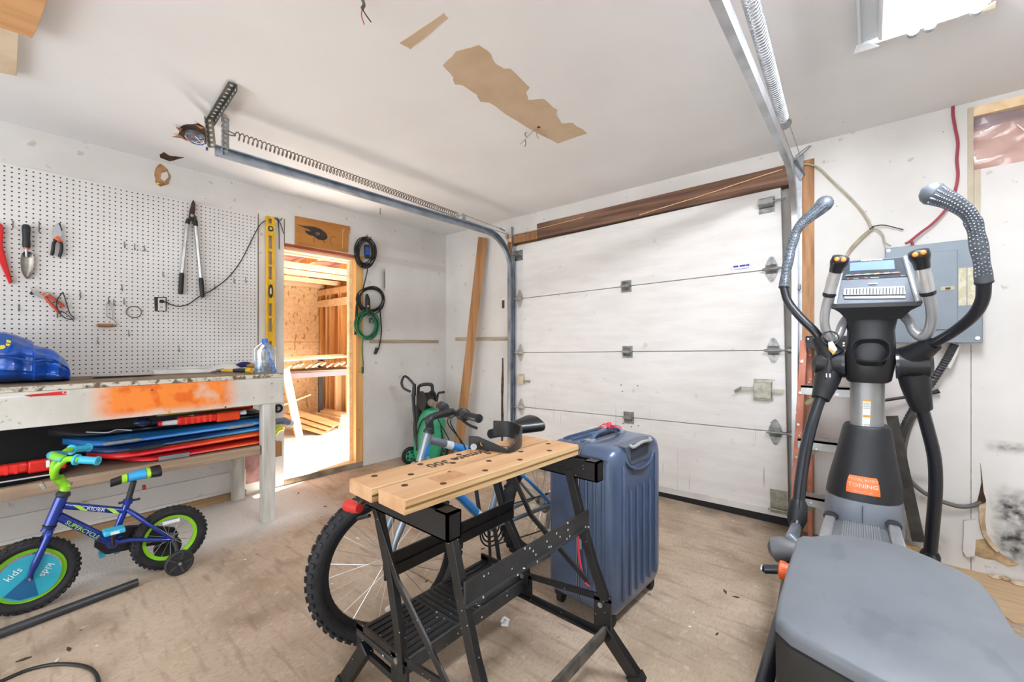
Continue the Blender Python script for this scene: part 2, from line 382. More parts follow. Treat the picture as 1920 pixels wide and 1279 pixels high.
MB().b2((SX, SY - .09, 1.74), (-1.66, SY - .115, 1.85)).build('ledger', w_newy, SS, bevel=.002)
MB().b2((SX, SY, .04), (-1.66, SY - .089, .08)).build('bottom_plate', w_new, SS, bevel=.002)
MB().b2((SX + .004, -3.8, 1.19), (SX, SY, 1.194)).build('sheet_joint', dark, SB)
pink = mat('pink_batt', '#d8a596', .9, col2='#c2806e', scale=7, detail=5, bump=.4)
SC = struct(MB().b2((-.1, SY, 2.3), (SX, -4.2, 2.34)).build('ceiling_storage', pink, base=O0), 'storage ceiling with pine joists and pink insulation')
for x, wd in ((-.35, .038), (-.70, .038), (-1.42, .075), (-1.93, .038), (-2.5, .038), (-3.02, .038)):
    MB().b2((x, SY - .02, 2.05), (x - wd, -4.2, 2.115)).build('joist', w_newy, SC, bevel=.002)
for y in (-2.4, -1.9, -1.4, -.9, -.4):
    MB().beam((-.12, y, 2.24), (SX, y + .25, 2.19), .04, .09).build('rafter', w_door, SC, bevel=.002)
struct(MB().b2((-.1, -4.2, 0), (SX, -4.25, 2.34)).build('wall_storage_end', osb, base=O0))
# ---------------------------------------------------------------- ceiling patches, holes
bare = mat('bare_drywall', '#cbb498', .85, col2='#c0a688', scale=5, detail=5)
torn = mat('torn_paper', '#b98d63', .9, col2='#8c6239', scale=20, bump=.5)
def cpatch(pix, name, m, zz=.0015, parent=None):
    pts = [Z(a, b, H) for a, b in pix]
    return MB().prism([(p.x, p.y, H + .001) for p in pts], (0, 0, -zz - .001)).build(name, m, parent or CEIL, smooth=False)
def jag(pix, k=3, amp=3.0):
    out = []
    for i in range(len(pix)):
        a, b = pix[i], pix[(i + 1) % len(pix)]
        for j in range(k):
            t = j / k; out.append((a[0]+(b[0]-a[0])*t + (random.uniform(-amp, amp) if j else 0), a[1]+(b[1]-a[1])*t + (random.uniform(-amp, amp)*.6 if j else 0)))
    return out
cpatch(jag([(749, 80), (832, 24), (840, 33), (795, 72), (770, 92)], 3, 1.5), 'bare_patch', bare)
cpatch(jag([(830, 122), (855, 96), (897, 84), (921, 102), (928, 117), (945, 129), (957, 128), (993, 164), (987, 174), (990, 187), (1020, 185), (1046, 207), (1043, 212), (1053, 231), (1073, 230), (1101, 250), (1046, 269), (1003, 247), (953, 217), (917, 192), (900, 190), (895, 178), (868, 160), (853, 158), (850, 145)], 3, 1.6), 'bare_patch', bare)
# ragged hole with ceiling box and wires
hole = mat('hole_dark', '#4a2f1c', .95, col2='#2d1c10', scale=14)
cpatch(jag([(338, 238), (350, 233), (372, 231), (384, 239), (390, 250), (400, 262), (394, 270), (372, 268), (352, 262), (334, 254)], 2, 1.6), 'ragged_hole', hole, .002)
for a in [[(330, 232), (343, 240), (338, 246)], [(322, 250), (338, 252), (352, 264), (340, 258)], [(366, 226), (384, 239), (376, 240)], [(392, 262), (402, 266), (388, 272)]]:
    pts = [Z(x, y, H) for x, y in a]; MB().prism([(p.x, p.y, H - .002 - .018*(i == 0)) for i, p in enumerate(pts)], (0, 0, -.002)).build('paper_flap', torn, CEIL, smooth=False)
galv = mat('galvanised_steel', '#aeb3b8', .38, .85, col2='#8d949b', scale=18, detail=5)
hc = Z(366, 250, H)
jb = thing('ceiling_box', 'round metal ceiling box with loose white and blue wires in a ragged hole', 'electrical box', (hc.x, hc.y, H - .03))
MB().lathe([(.001, 0), (.048, 0), (.048, .045), (.044, .045), (.044, .004)], (hc.x, hc.y, H - .03), (0, 0, 1), 20).build('metal_box', galv, jb)
for k, c in enumerate(('#e8e8e8', '#3a62b4', '#f2f2f2', '#d4572b', '#3a62b4', '#e8e8e8')):
    m = mat('wire_' + c, c, .4); a = k * 1.1
    p = [Vc((hc.x, hc.y, H - .026)) + Vc((math.cos(a)*.03, math.sin(a)*.03, .01)), Vc((hc.x + math.cos(a+.8)*.045, hc.y + math.sin(a+.8)*.045, H - .045)), Vc((hc.x + math.cos(a+1.8)*.03, hc.y + math.sin(a+1.8)*.03, H - .05)), Vc((hc.x + math.cos(a+2.6)*.05, hc.y + math.sin(a+2.6)*.05, H - .035))]
    MB().tube(spl(p), .003, 6).build('wire', m, jb)
wl = thing('wire_nut', 'small blue wire nut dangling from the ceiling box', 'wire nut', (hc.x + .03, hc.y + .05, H - .09))
MB().lathe([(.007, 0), (.005, .018), (.002, .02)], (hc.x + .03, hc.y + .05, H - .09), (0, 0, 1), 10).build('cap', mat('nut_blue', '#2a4d9e', .4), wl)
MB().cyl((hc.x + .03, hc.y + .05, H - .07), (hc.x + .028, hc.y + .045, H - .04), .001, n=5).build('wire', mat('wire_#e8e8e8', '#e8e8e8'), wl)
# small torn hole near the wall corner and hole in wall with pipe end
cpatch(jag([(299, 290), (307, 285), (318, 292), (330, 293), (345, 295), (330, 299), (318, 302), (300, 295)], 2, .8), 'torn_hole', hole, .002)
q = [(292, 315), (300, 307), (314, 318), (320, 330), (316, 345), (300, 350), (291, 342), (289, 328)]
MB().prism([(0.0, X(a, b).y, X(a, b).z) for a, b in jag(q, 2, 1.2)], (.003, 0, 0)).build('wall_hole', torn, WL, smooth=False)
q = [(303, 325), (313, 322), (316, 332), (308, 340), (301, 335)]
MB().prism([(0.0, X(a, b).y, X(a, b).z) for a, b in q], (.005, 0, 0)).build('wall_hole_inner', paint, WL, smooth=False)
pb = X(299, 344, .008); MB().ell(pb, (.01, .016, .014)).build('brass_pipe_end', mat('brass', '#c9a05a', .35, .8), WL)
for (a, b) in [(562, 388), (728, 425), (730, 431)]: MB().box(X(a, b), (.002, .018, .003)).build('scratch', seam, WL)
# insulation bay at the upper right
poly_m = mat('vapour_sheet', '#c9a79d', .18, col2='#b58d83', scale=5, detail=5, bump=.5, bscale=9, coat=.6)
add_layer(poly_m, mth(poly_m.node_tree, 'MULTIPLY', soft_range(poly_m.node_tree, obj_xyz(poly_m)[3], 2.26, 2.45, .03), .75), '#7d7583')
rings = []
for i in range(34):
    x = IX0 + i * .06; rings.append([Vc((x, .035 + .012*math.sin(i*1.3 + j*.9) + .008*math.sin(j*2.1 - i*.7), IZ0 - .02 + j*(IZ1 - IZ0 + .04)/14)) for j in range(15)])
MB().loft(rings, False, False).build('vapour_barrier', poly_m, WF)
MB().b2((IX0, .001, 2.325), (6, .06, IZ1)).build('top_plate', w_newy, WF)
bt = mat('beige_tape', '#c2b7a2', .7, col2='#b3a78f', scale=8)
struct(MB().b2((4.052, .0, 1.66), (4.072, -.006, IZ1)).build('trim_11', bt), 'beige corner bead beside the insulation bay')
struct(MB().b2((4.074, .0, 1.66), (4.096, -.008, IZ0 - .002)).build('trim_12', bt), 'beige strip below the insulation bay')
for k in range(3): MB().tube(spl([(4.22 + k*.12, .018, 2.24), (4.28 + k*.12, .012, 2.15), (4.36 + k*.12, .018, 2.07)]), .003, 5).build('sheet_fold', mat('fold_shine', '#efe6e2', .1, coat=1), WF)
# damage at the foot of the front wall: crack, peeled board, crumbled plaster
crk = [(1838, 868), (1840, 905), (1836, 925), (1832, 940), (1838, 950), (1846, 946), (1849, 938), (1844, 922), (1842, 900)]
MB().prism([(Y(a, b).x, -.004, Y(a, b).z) for a, b in crk], (0, .005, 0)).build('crack', hole, WF, smooth=False)
cb = [(1827, 1012), (1848, 1010), (1856, 1018), (1866, 1030), (1888, 1046), (1912, 1058), (1890, 1062), (1866, 1050), (1850, 1048), (1827, 1041)]
MB().prism([(Y(a, b).x, -.003, max(.004, Y(a, b).z)) for a, b in cb], (0, .006, 0)).build('broken_board', mat('plaster_core', '#bda27c', .95, col2='#94795a', scale=18, bump=.6), WF, smooth=False)
flap = [(1806, 975), (1829, 972), (1828, 1010), (1826, 1040), (1811, 1042), (1804, 1030)]
MB().prism([(Y(a, b).x, -.02, max(.004, Y(a, b).z)) for a, b in jag(flap, 2, .8)], (0, .02, 0)).build('peeling_strip', paint, WF, smooth=False)
strip = [(1834, 945), (1848, 942), (1846, 975), (1850, 1000), (1860, 1016), (1874, 1028), (1868, 1034), (1852, 1018), (1842, 1002), (1835, 975)]
MB().prism([(Y(a, b).x, -.016, max(.004, Y(a, b).z)) for a, b in jag(strip, 2, .7)], (0, .012, 0)).build('torn_strip', mat('torn_drywall', '#cdbba2', .9, col2='#a58a68', scale=16, bump=.5), WF, smooth=False)
brk = MB()
for k in range(7):
    c = Vc((4.14 + k*.035, -.02 - .03*random.random(), .012)); brk.ell(c, (.018 + .012*random.random(), .02, .014), n=6, m=4)
brk.build('plaster_crumbs', mat('torn_drywall', '#cdbba2'), WF, smooth=False)
MB().b2((4.062, -.0015, .0), (4.066, .0, 1.16)).build('panel_seam', seam, WF)
# ================================================================ garage door and its hardware
door_m = mat('door_white', '#e4e2df', .6, col2='#dcd9d6', scale=3, bump=.12, bscale=14, stretch=(1, 1, 5))
nt = door_m.node_tree
mk = mth(nt, 'MULTIPLY', noise_mask(door_m, 11, .66, .74, 5), .5); add_layer(door_m, mk, '#bdb4aa')
_, sx, sy, sz = obj_xyz(door_m)
drip = mth(nt, 'MULTIPLY', noise_mask(door_m, 22, .66, .72, 2, (2.2, 1, .12)), soft_range(nt, sz, .12, .60, .1)); add_layer(door_m, mth(nt, 'MULTIPLY', drip, .55), '#8d857b')
speckle(door_m, 7, .03, '#7b746c')
steel_d = mat('dull_zinc', '#9b9c9a', .45, .8, col2='#7d7f7e', scale=25)
zinc_y = mat('yellow_zinc', '#a9a698', .45, .55, col2='#8f8d80', scale=25)
black_r = mat('black_rubber', '#121213', .7, col2='#1a1a1b')
shiny = mat('bright_steel', '#c4c7ca', .28, .9, col2='#adb1b5', scale=20)
DM = Mx.Translation((2.2, .018, 0)) @ Mx.Rotation(math.radians(-1.2), 4, 'Y')
D1 = sroot('door_1', (2.2, .018, 0), 'white four-panel overhead garage door with steel hinges')
DJ = [.045, .572, 1.100, 1.628, 2.152]
for k in range(4):
    MB(DM).b2((-1.2, 0, DJ[k] + .002), (1.08, .045, DJ[k+1] - .002)).build('door_panel', door_m, D1, bevel=.004)
MB(DM).b2((-1.2, -.004, .030), (1.08, .04, .074)).build('bottom_rail', mat('rail_white', '#dddad6', .5), D1)
MB(DM).b2((-1.2, -.001, -.02), (1.08, .042, .032)).build('weather_seal', black_r, D1)
struct(MB().b2((1.0, .07, 0.0), (3.335, .1, 2.2)).build('door_2', mat('outer_weatherboard', '#bdbab5', .8)), 'outside face of the garage door')
def bolt(mb, c, r=.006): mb.cyl((c[0], c[1], c[2]), (c[0], c[1] - .005, c[2]), r, r*.7, 8)
def mid_hinge(x, z):
    h = MB(DM); h.box((x, -.004, z + .024), (.085, .006, .045)).box((x, -.004, z - .026), (.085, .006, .045))
    h.prism([(x-.030, -.007, z+.035), (x-.030, -.030, z+.008), (x-.030, -.030, z-.008), (x-.030, -.007, z-.035)], (.060, 0, 0))
    h.cyl((x - .042, -.022, z), (x + .042, -.022, z), .007, n=10)
    for dx in (-.034, .034):
        for dz in (-.034, .034): bolt(h, (x+dx, -.006, z+dz))
    return h.build('centre_hinge', steel_d, D1)
def wing_hinge(x, z, s, m):
    h = MB(DM)
    for sg in (1, -1):
        poly = [(-.040, .004), (.040, .004), (.034, .030), (.012, .078), (.0, .084), (-.012, .078), (-.034, .030)]
        h.prism([(x + a, -.005, z + sg*b) for a, b in poly], (0, .005, 0))
        bolt(h, (x, -.005, z + sg*.070)); bolt(h, (x, -.005, z + sg*.034))
        h.prism([(x-.030, -.005, z+sg*.030), (x-.030, -.026, z+sg*.010), (x-.030, -.026, z), (x-.030, -.005, z)], (.060, 0, 0))
    h.cyl((x - .048, -.026, z), (x + .048, -.026, z), .0085, n=12)
    h.cyl((x + s*.04, -.034, z), (x + s*.105, -.034, z), .0055, n=8)          # roller stem
    h.cyl((x + s*.085, -.034, z), (x + s*.105, -.034, z), .020, n=16)
    return h.build('roller_hinge', m, D1)
for k, x in ((1, -.0), (2, .0), (3, .0)):
    mid_hinge(.012 - (k == 1)*.0, DJ[k])
    wing_hinge(1.018, DJ[k], 1, steel_d); wing_hinge(-1.095, DJ[k], -1, mat('hinge_bright', '#c9c5bb', .4, .35))
for s, x in ((1, 1.0), (-1, -1.095)):   # top fixtures
    h = MB(DM); h.box((x, -.004, 2.05), (.09, .006, .10)); h.prism([(x-.042, -.006, 2.09), (x-.042, -.05, 2.08), (x-.042, -.05, 2.05), (x-.042, -.006, 2.03)], (.084, 0, 0))
    h.cyl((x + s*.03, -.04, 2.06), (x + s*.11, -.04, 2.06), .0055, n=8)
    for dx in (-.03, .03): bolt(h, (x+dx, -.006, 2.095)); bolt(h, (x+dx, -.006, 2.01))
    h.build('top_bracket', steel_d, D1)
h = MB(DM); h.box((1.03, -.004, .125), (.10, .006, .15)); h.cyl((.97, -.02, .075), (1.10, -.02, .075), .006, n=8)
for dx, dz in ((-.03, .045), (.03, .045), (0, .0), (-.03, -.04)): bolt(h, (1.03+dx, -.006, .125+dz), .007)
h.build('bottom_bracket', zinc_y, D1)
# slide locks
lk = MB(DM); lk.box((.955, -.018, .838), (.100, .034, .105)); lk.box((.955, -.004, .895), (.105, .006, .035)); lk.box((.955, -.004, .780), (.11, .006, .02))
lko = lk.build('slide_lock', zinc_y, D1, bevel=.003)
b = MB(DM).box((.865, -.02, .845), (.09, .012, .022)); b.beam((.83, -.02, .850), (.795, -.045, .825), .012, .02); b.box((1.035, -.02, .838), (.07, .010, .020)); b.build('lock_handle', zinc_y, lko)
lk = MB(DM); lk.box((-1.085, -.018, .838), (.07, .034, .085)); lk.box((-1.085, -.004, .885), (.06, .006, .02))
lko = lk.build('slide_lock', mat('cream_lock', '#d9d0b4', .5, .3), D1, bevel=.003)
MB(DM).box((-1.015, -.02, .825), (.08, .012, .022)).build('lock_handle', zinc_y, lko)
# maker's sticker
st = MB(DM).box((.845, -.0008, 1.665), (.115, .0012, .045)).build('sticker', mat('sticker_white', '#e3e3f0', .4), D1)
stb = mat('sticker_blue', '#34379a', .5)
for x0, wd in ((.80, .03), (.838, .035), (.876, .02)): MB(DM).box((x0 + wd/2 - .005, -.0018, 1.675), (wd, .0008, .012)).build('print_line', stb, st)
MB(DM).box((.845, -.0018, 1.655), (.09, .0006, .003)).build('print_line', stb, st)
MB(DM).cyl((-.04, -.001, .78), (-.04, .0005, .78), .005, n=8).build('drill_hole', dark, D1)
for dx, dz in ((-.05, .83), (.09, .83), (-.04, .52), (.09, .515), (.03, .50)): MB(DM).cyl((dx, -.001, dz), (dx, .0005, dz), .005, n=8).build('drill_hole', dark, D1)
# ---------------------------------------------------------------- tracks
trk_m = mat('track_steel', '#a9b4bf', .35, .8, col2='#8b98a6', scale=9, detail=5)
trk_m2 = mat('track_steel_bright', '#c2c5c8', .3, .85, col2='#a9adb1', scale=9, detail=5)
def cpath(x0, dirx, y_far, zt, yv, R, zb):
    pts = [Vc((x0, y_far, zt)), Vc((x0, (y_far + yv - R)/2, zt)), Vc((x0, yv - R, zt))]
    pts += [Vc((x0, yv - R + R*math.sin(a), zt - R + R*math.cos(a))) for a in [math.pi/2*i/12 for i in range(1, 13)]]
    pts += [Vc((x0, yv, zb))]
    return pts
def channel(pts, dirx, d=.028, h=.027, t=.0025):
    prof = [(0,-h),(d,-h),(d,-h+t*2.5),(d-t,-h+t*2.5),(d-t,-h+t),(t,-h+t),(t,h-t),(d-t,h-t),(d-t,h-t*2.5),(d,h-t*2.5),(d,h),(0,h)]
    rings = []
    for i, p in enumerate(pts):
        tg = (pts[min(i+1, len(pts)-1)] - pts[max(i-1, 0)]).normalized(); n = Vc((dirx, 0, 0)); b = tg.cross(n).normalized()
        rings.append([p + n*a + b*c for a, c in prof])
    return MB().loft(rings)
def strap(name, p, q, wd, ht, up, parent, m, nh=8, face=None):
    p, q = Vc(p), Vc(q); r, u, a = frame(q - p, up)
    mb = MB(); mb.beam(p, q, wd, .003, up); mb.beam(p + r*wd/2 + u*ht/2, q + r*wd/2 + u*ht/2, .003, ht, up)
    o = mb.build(name, m, parent)
    hb = MB()
    for k in range(nh):
        c = p + (q-p)*((k+.5)/nh); hb.cyl(c + u*.0028, c - u*.0028, .0075, n=8)
        hb.cyl(c + r*(wd/2+.0026) + u*ht*.55, c + r*(wd/2-.0026) + u*ht*.55, .006, n=8)
    hb.build('punched_holes', MATS['hole_grey'], o)['kind'] = 'stuff'
    return o
mat('hole_grey', '#d9d6d2', .8)
T1 = thing('door_track', 'curved steel door track running over the workbench side', 'track', (1.0, -.05, 0))
channel(cpath(1.0, 1, -2.475, 2.195, -.052, .34, .0), 1).build('channel', trk_m, T1)
MB().cyl((1.028, -2.43, 2.20), (1.034, -2.43, 2.20), .011, n=6).build('bolt', steel_d, T1)
strap('ceiling_angle', (.86, -2.47, 2.392), (1.38, -2.50, 2.392), .035, -.03, (0, 0, 1), T1, mat('dark_angle_iron', '#6f6f6a', .5, .7, col2='#55544f', scale=30), 12)
strap('hanger_strap', (.998, -2.425, 2.17), (.998, -2.425, 2.395), .036, .02, (1, 0, 0), T1, galv, 8)
strap('hanger_strap', (.985, -2.48, 2.215), (.93, -2.48, 2.39), .034, .02, (1, -.6, 0), T1, mat('old_angle_iron', '#94907f', .5, .6, col2='#77725f', scale=30), 6)
MB().beam((.935, -.01, 2.215), (1.005, -.06, 2.2), .05, .004).build('flag_bracket', trk_m, T1)
MB().b2((1.0, -.03, 2.10), (1.006, -.006, 2.31)).b2((.994, -.012, .06), (1.03, -.008, 2.12)).build('jamb_angle', galv, T1)
pw = MB().torus((.985, -.075, 2.215), (1, .3, 0), .026, .008, 20, 6); pw.cyl((.98, -.076, 2.215), (.992, -.073, 2.215), .02, n=16); pw.build('pulley', shiny, T1)
for z in (.5, 1.05, 1.6): MB().b2((.985, -.05, z), (1.0, -.008, z + .03)).build('bracket', steel_d, T1)
T2 = thing('door_track', 'bright curved steel door track beside the exercise machine', 'track', (3.315, -.06, 0))
channel(cpath(3.335, -1, -3.05, 2.20, -.055, .36, .0), -1, d=.03, h=.029).build('channel', trk_m2, T2)
strap('jamb_angle', (3.328, -.013, .05), (3.328, -.013, 2.33), .045, .03, (0, -1, 0), T2, mat('angle_white', '#c9d0d8', .4, .6, col2='#b5bdc6', scale=20), 26)
MB().prism([(3.29, -.03, 2.31), (3.36, -.03, 2.335), (3.36, -.03, 2.20), (3.345, -.03, 2.17)], (0, .012, 0)).build('flag_bracket', galv, T2)
MB().beam((3.32, -.05, 2.30), (3.36, -.02, 2.20), .03, .006).build('bracket', galv, T2)
for z in (.42, .98, 1.5): MB().b2((3.325, -.06, z), (3.345, -.01, z + .03)).build('bracket', steel_d, T2)
MB().beam((3.20, -2.98, 2.395), (3.45, -2.98, 2.395), .035, .004).beam((3.33, -2.98, 2.2), (3.33, -2.98, 2.395), .035, .004).build('hanger_strap', galv, T2)
# ---------------------------------------------------------------- springs with pulleys and cables
spr_m = mat('spring_steel', '#8d8278', .45, .75, col2='#6e635a', scale=14)
spr_m2 = mat('spring_steel_bright', '#b4b8bd', .4, .8, col2='#9da2a8', scale=14)
def spring(p, q, R, turns, m, lab, pul, anchor, ends, ca):
    p, q, pul = Vc(p), Vc(q), Vc(pul)
    t = thing('extension_spring', lab, 'spring', tuple((p + q)/2))
    MB().helix(p, q, R, R*.15, turns, 9, 5).build('coil', m, t)
    d = (q - p).normalized()
    MB().tube(spl([p, p - d*.02 + UP*.008, Vc(anchor) + UP*.01, Vc(anchor), Vc(anchor) - UP*.008, p - d*.02 - UP*.008, p]), R*.16, 6).build('hook', m, t)
    pl = MB().torus(pul, ca, .026, .006, 22, 6); pl.cyl(pul - Vc(ca)*.005, pul + Vc(ca)*.005, .022, n=18); pl.cyl(pul - Vc(ca)*.012, pul + Vc(ca)*.012, .007, n=8)
    plo = pl.build('pulley', shiny, t)
    MB().beam(q, pul, .018, .004).build('pulley_fork', shiny, plo)
    for e0, e1 in ends: MB().tube([e0, e1], .0022, 5).build('cable', m, t)
    return t
p = X(442, 254, 1.035); q = X(858, 404, .975); pl = X(869, 407, .975)
spring(p, q, .021, 74, spr_m, 'brown coil spring with pulley above the track over the bench', pl, p + Vc((-.005, -.055, .0)), [(pl + UP*.022, (1.0, -.12, 2.255)), (pl - UP*.022, (1.0, -.11, 2.225))], Vc((1, .1, 0)))
tb = MB().cyl((1.0, -.20, 2.262), (1.0, -.13, 2.25), .006, n=8); tag(tb.build('turnbuckle', steel_d, bpy.data.objects['extension_spring']), 'small cable clamp')
p = Vc((3.40, -2.75, 2.315)); q = Z(1468, 222, 2.315); pl = Z(1472, 233, 2.30)
spring(p, q, .024, 118, spr_m2, 'bright coil spring with pulley beside the ceiling light', pl, p + Vc((0, -.06, 0)), [(pl + RT*.022, (3.345, -.035, 2.32)), (pl - RT*.022, (3.31, -.04, 2.31))], AX * .6 + UP*.8)
MB().tube(spl([(3.32, -.03, 2.33), (3.37, -.03, 2.365), (3.395, -.035, 2.37), (3.37, -.032, 2.345), (3.335, -.03, 2.322)]), .0025, 5).build('wire_loop', steel_d, T2)
# ---------------------------------------------------------------- ceiling light
FX0, FX1, FY0, FY1 = 3.635, 3.985, -.955, -2.20
plas = mat('fixture_plastic', '#e9eef2', .3, col2='#dfe5ea', coat=.3)
LT = thing('ceiling_light', 'fluorescent ceiling fixture with bare glowing tubes and cracked white housing', 'light', ((FX0+FX1)/2, (FY0+FY1)/2, H - .09))
MB().b2((FX0, FY0, H), (FX1, FY1, H - .022)).build('housing', plas, LT, bevel=.006)
rim = MB()
rim.beam((FX0, FY0, H - .032), (FX1, FY0 + .02, H - .032), .012, .024); rim.beam((FX0, FY0, H - .032), (FX0, FY1, H - .032), .012, .024, UP)
rim.beam((FX1, FY0, H - .032), (FX1, FY1, H - .032), .012, .024, UP); rim.beam((FX0, FY1, H - .032), (FX1, FY1, H - .032), .012, .024)
rim.build('lens_frame', plas, LT, bevel=.004)
MB().b2((FX0 + .055, FY0 - .04, H - .02), (FX0 + .125, FY1 + .05, H - .065)).build('ballast_cover', plas, LT, bevel=.012, seg=3)
MB().b2((FX0 + .23, FY0 - .04, H - .02), (FX0 + .28, FY1 + .05, H - .05)).build('ballast_cover', plas, LT, bevel=.012, seg=3)
tube_m = mat('tube_glow', '#ffffff', .4, emit='#f4f8ff', estr=95)
for x in (.155, .20, .315):
    tb = MB().cyl((FX0 + x, FY0 - .05, H - .072), (FX0 + x, FY1 + .05, H - .072), .0165, n=12).build('tube', tube_m, LT)
    MB().cyl((FX0 + x, FY0 - .028, H - .072), (FX0 + x, FY0 - .05, H - .072), .017, n=12).build('tube_cap', galv, tb)
brk_c = mat('broken_plastic', '#d9cfae', .5)
MB().prism([(FX0 - .02, FY0 + .01, H - .050), (FX0 + .06, FY0 + .025, H - .048), (FX0 + .03, FY0 - .02, H - .045), (FX0 - .01, FY0 - .03, H - .046)], (0, 0, .004)).build('broken_corner', plas, LT)
MB().prism([(FX1 - .03, FY0 + .03, H - .05), (FX1 + .02, FY0 + .035, H - .048), (FX1 + .015, FY0, H - .046)], (0, 0, .004)).build('broken_corner', brk_c, LT)
# ---------------------------------------------------------------- loose wires from the ceiling
c = Z(681, 0, H - .02)
cw = thing('dangling_cable', 'short cable dangling from the ceiling with red and black leads', 'cable', (c.x, c.y, H - .14))
a0 = Vc((c.x + .01, c.y - .03, H)); a1 = X(682, 6, c.x); a2 = X(679, 16, c.x)
MB().tube(spl([a0, a1, a2]), .006, 6).build('sheath', mat('cable_grey', '#5f5650', .5), cw)
MB().tube(spl([a2, X(678, 30, c.x), X(683, 46, c.x)]), .0022, 5).build('lead', mat('wire_red', '#b05048', .5), cw)
MB().tube(spl([a2, X(686, 28, c.x), X(696, 42, c.x)]), .0022, 5).build('lead', mat('wire_black', '#2a2624', .5), cw)
c = Z(1010, 238, H)
cw = thing('loose_wires', 'spray of bare wires poking through the bare ceiling patch', 'wire', (c.x, c.y, H - .07))
MB().ell((c.x, c.y, H), (.012, .012, .004), n=10, m=5).build('cable_hole', hole, cw)
wt = mat('wire_tan', '#a58a6a', .6)
for pp in ([(1009, 240), (1000, 246), (990, 256), (976, 270)], [(1009, 240), (1012, 247), (1018, 252), (1025, 256)], [(984, 262), (986, 268), (984, 275)], [(1008, 242), (1006, 252), (1010, 260)], [(988, 258), (984, 252), (987, 248)]):
    n = len(pp); MB().tube(spl([Z(a, b, H - .006 - .05*i/n) for i, (a, b) in enumerate(pp)]), .0022, 5).build('wire', wt if pp[0][0] > 1000 else MATS['wire_black'], cw)
for (a, b) in [(711, 393), ]:
    s0 = Z(713, 390, H); tag(MB().tube([s0, s0 - UP*.05, s0 + Vc((.006, 0, -.06))], .0028, 6).build('ceiling_hook', mat('rusty', '#6b5443', .6, .4)), 'small rusty hook in the ceiling above the doorway', 'hook')
# ================================================================ left wall: pegboard and what hangs on it
peg = mat('pegboard_white', '#dfdddb', .55, col2='#d6d3d0', scale=3)
nt = peg.node_tree; _, sx, sy, sz = obj_xyz(peg); PITCH = .0265
fy = mth(nt, 'SUBTRACT', mth(nt, 'FRACT', mth(nt, 'DIVIDE', mth(nt, 'ADD', sy, 10), PITCH)), .5)
fz = mth(nt, 'SUBTRACT', mth(nt, 'FRACT', mth(nt, 'DIVIDE', mth(nt, 'ADD', sz, 10), PITCH)), .5)
rr = mth(nt, 'SQRT', mth(nt, 'ADD', mth(nt, 'MULTIPLY', fy, fy), mth(nt, 'MULTIPLY', fz, fz)))
hm = mth(nt, 'MULTIPLY', mth(nt, 'LESS_THAN', rr, .15), mth(nt, 'LESS_THAN', sy, -1.945)); add_layer(peg, hm, '#26221f')
speckle(peg, 6, .03, '#8a8580')
PB = MB().b2((.001, -4.3, .94), (.008, -1.938, 2.168)).build('pegboard', peg, base=(0, 0, 0)); tag(PB, 'large white pegboard sheet above the workbench', 'pegboard')
def W(px, py, d=.02): return X(px, py, d)
def wpoly(pix, d0, d1): return [W(a, b, d0) for a, b in pix], (d1 - d0, 0, 0)
def wprism(pix, d0, d1):
    ps = [W(a, b, d0) for a, b in pix]; return MB().prism(ps, (d1 - d0, 0, 0))
blk = mat('black_grip', '#191a1d', .55, col2='#222428', scale=12)
rust_m = mat('rusted_blade', '#5b463a', .6, .5, col2='#3d2e26', scale=18, detail=6)
alu = mat('aluminium_tube', '#c9c9c8', .3, .85, col2='#b7b7b6', scale=10)
orange = mat('orange_plastic', '#e8622a', .4)
redp = mat('red_plastic', '#d3161c', .35, col2='#bf1218')
hook_m = mat('hook_wire', '#8d8a86', .4, .8)
# red hand tool at the frame edge
t = thing('hand_scoop', 'red plastic hand tool at the far end of the pegboard', 'garden tool', tuple(W(6, 530)))
wprism([(-30, 418), (2, 420), (7, 428), (5, 462), (14, 495), (23, 529), (17, 533), (-4, 487), (-30, 470)], .012, .03).build('blade', redp, t, bevel=.004)
MB().cyl(W(-10, 412), W(-10, 424), .006, n=8).build('hang_loop', hook_m, t)
# trowel
t = thing('hand_trowel', 'steel trowel with black grip on the pegboard', 'trowel', tuple(W(50, 523)))
h0, h1 = W(49, 421, .03), W(49.5, 465, .03); d = (h1 - h0)
MB().tube([h0, h0 + d*.08, h0 + d*.3, h0 + d*.6, h0 + d*.9, h1], [.010, .017, .0165, .015, .0165, .013], 12).build('grip', blk, t)
MB().tube([h1, h1 + d*.04], [.0135, .0135], 12).build('grip_ring', orange, t)
MB().tube(spl([h1, W(49.5, 474, .026), W(50, 482, .02)]), .006, 8).build('neck', galv, t)
rings = []
for i, (yy, hw) in enumerate([(472, 6), (476, 10.5), (484, 12.5), (495, 12.8), (507, 11.5), (516, 7.5), (523, 1)]):
    c = [W(51 + hw*u, yy, .012 + .014*(u*u) + (.012 if i == 0 else 0)) for u in (-1, -.6, -.2, .2, .6, 1)]
    rings.append(c + [p + Vc((-.0025, 0, 0)) for p in reversed(c)])
MB().loft(rings).build('scoop', mat('trowel_steel', '#a39d95', .38, .8, col2='#7f786f', scale=14, detail=5), t)
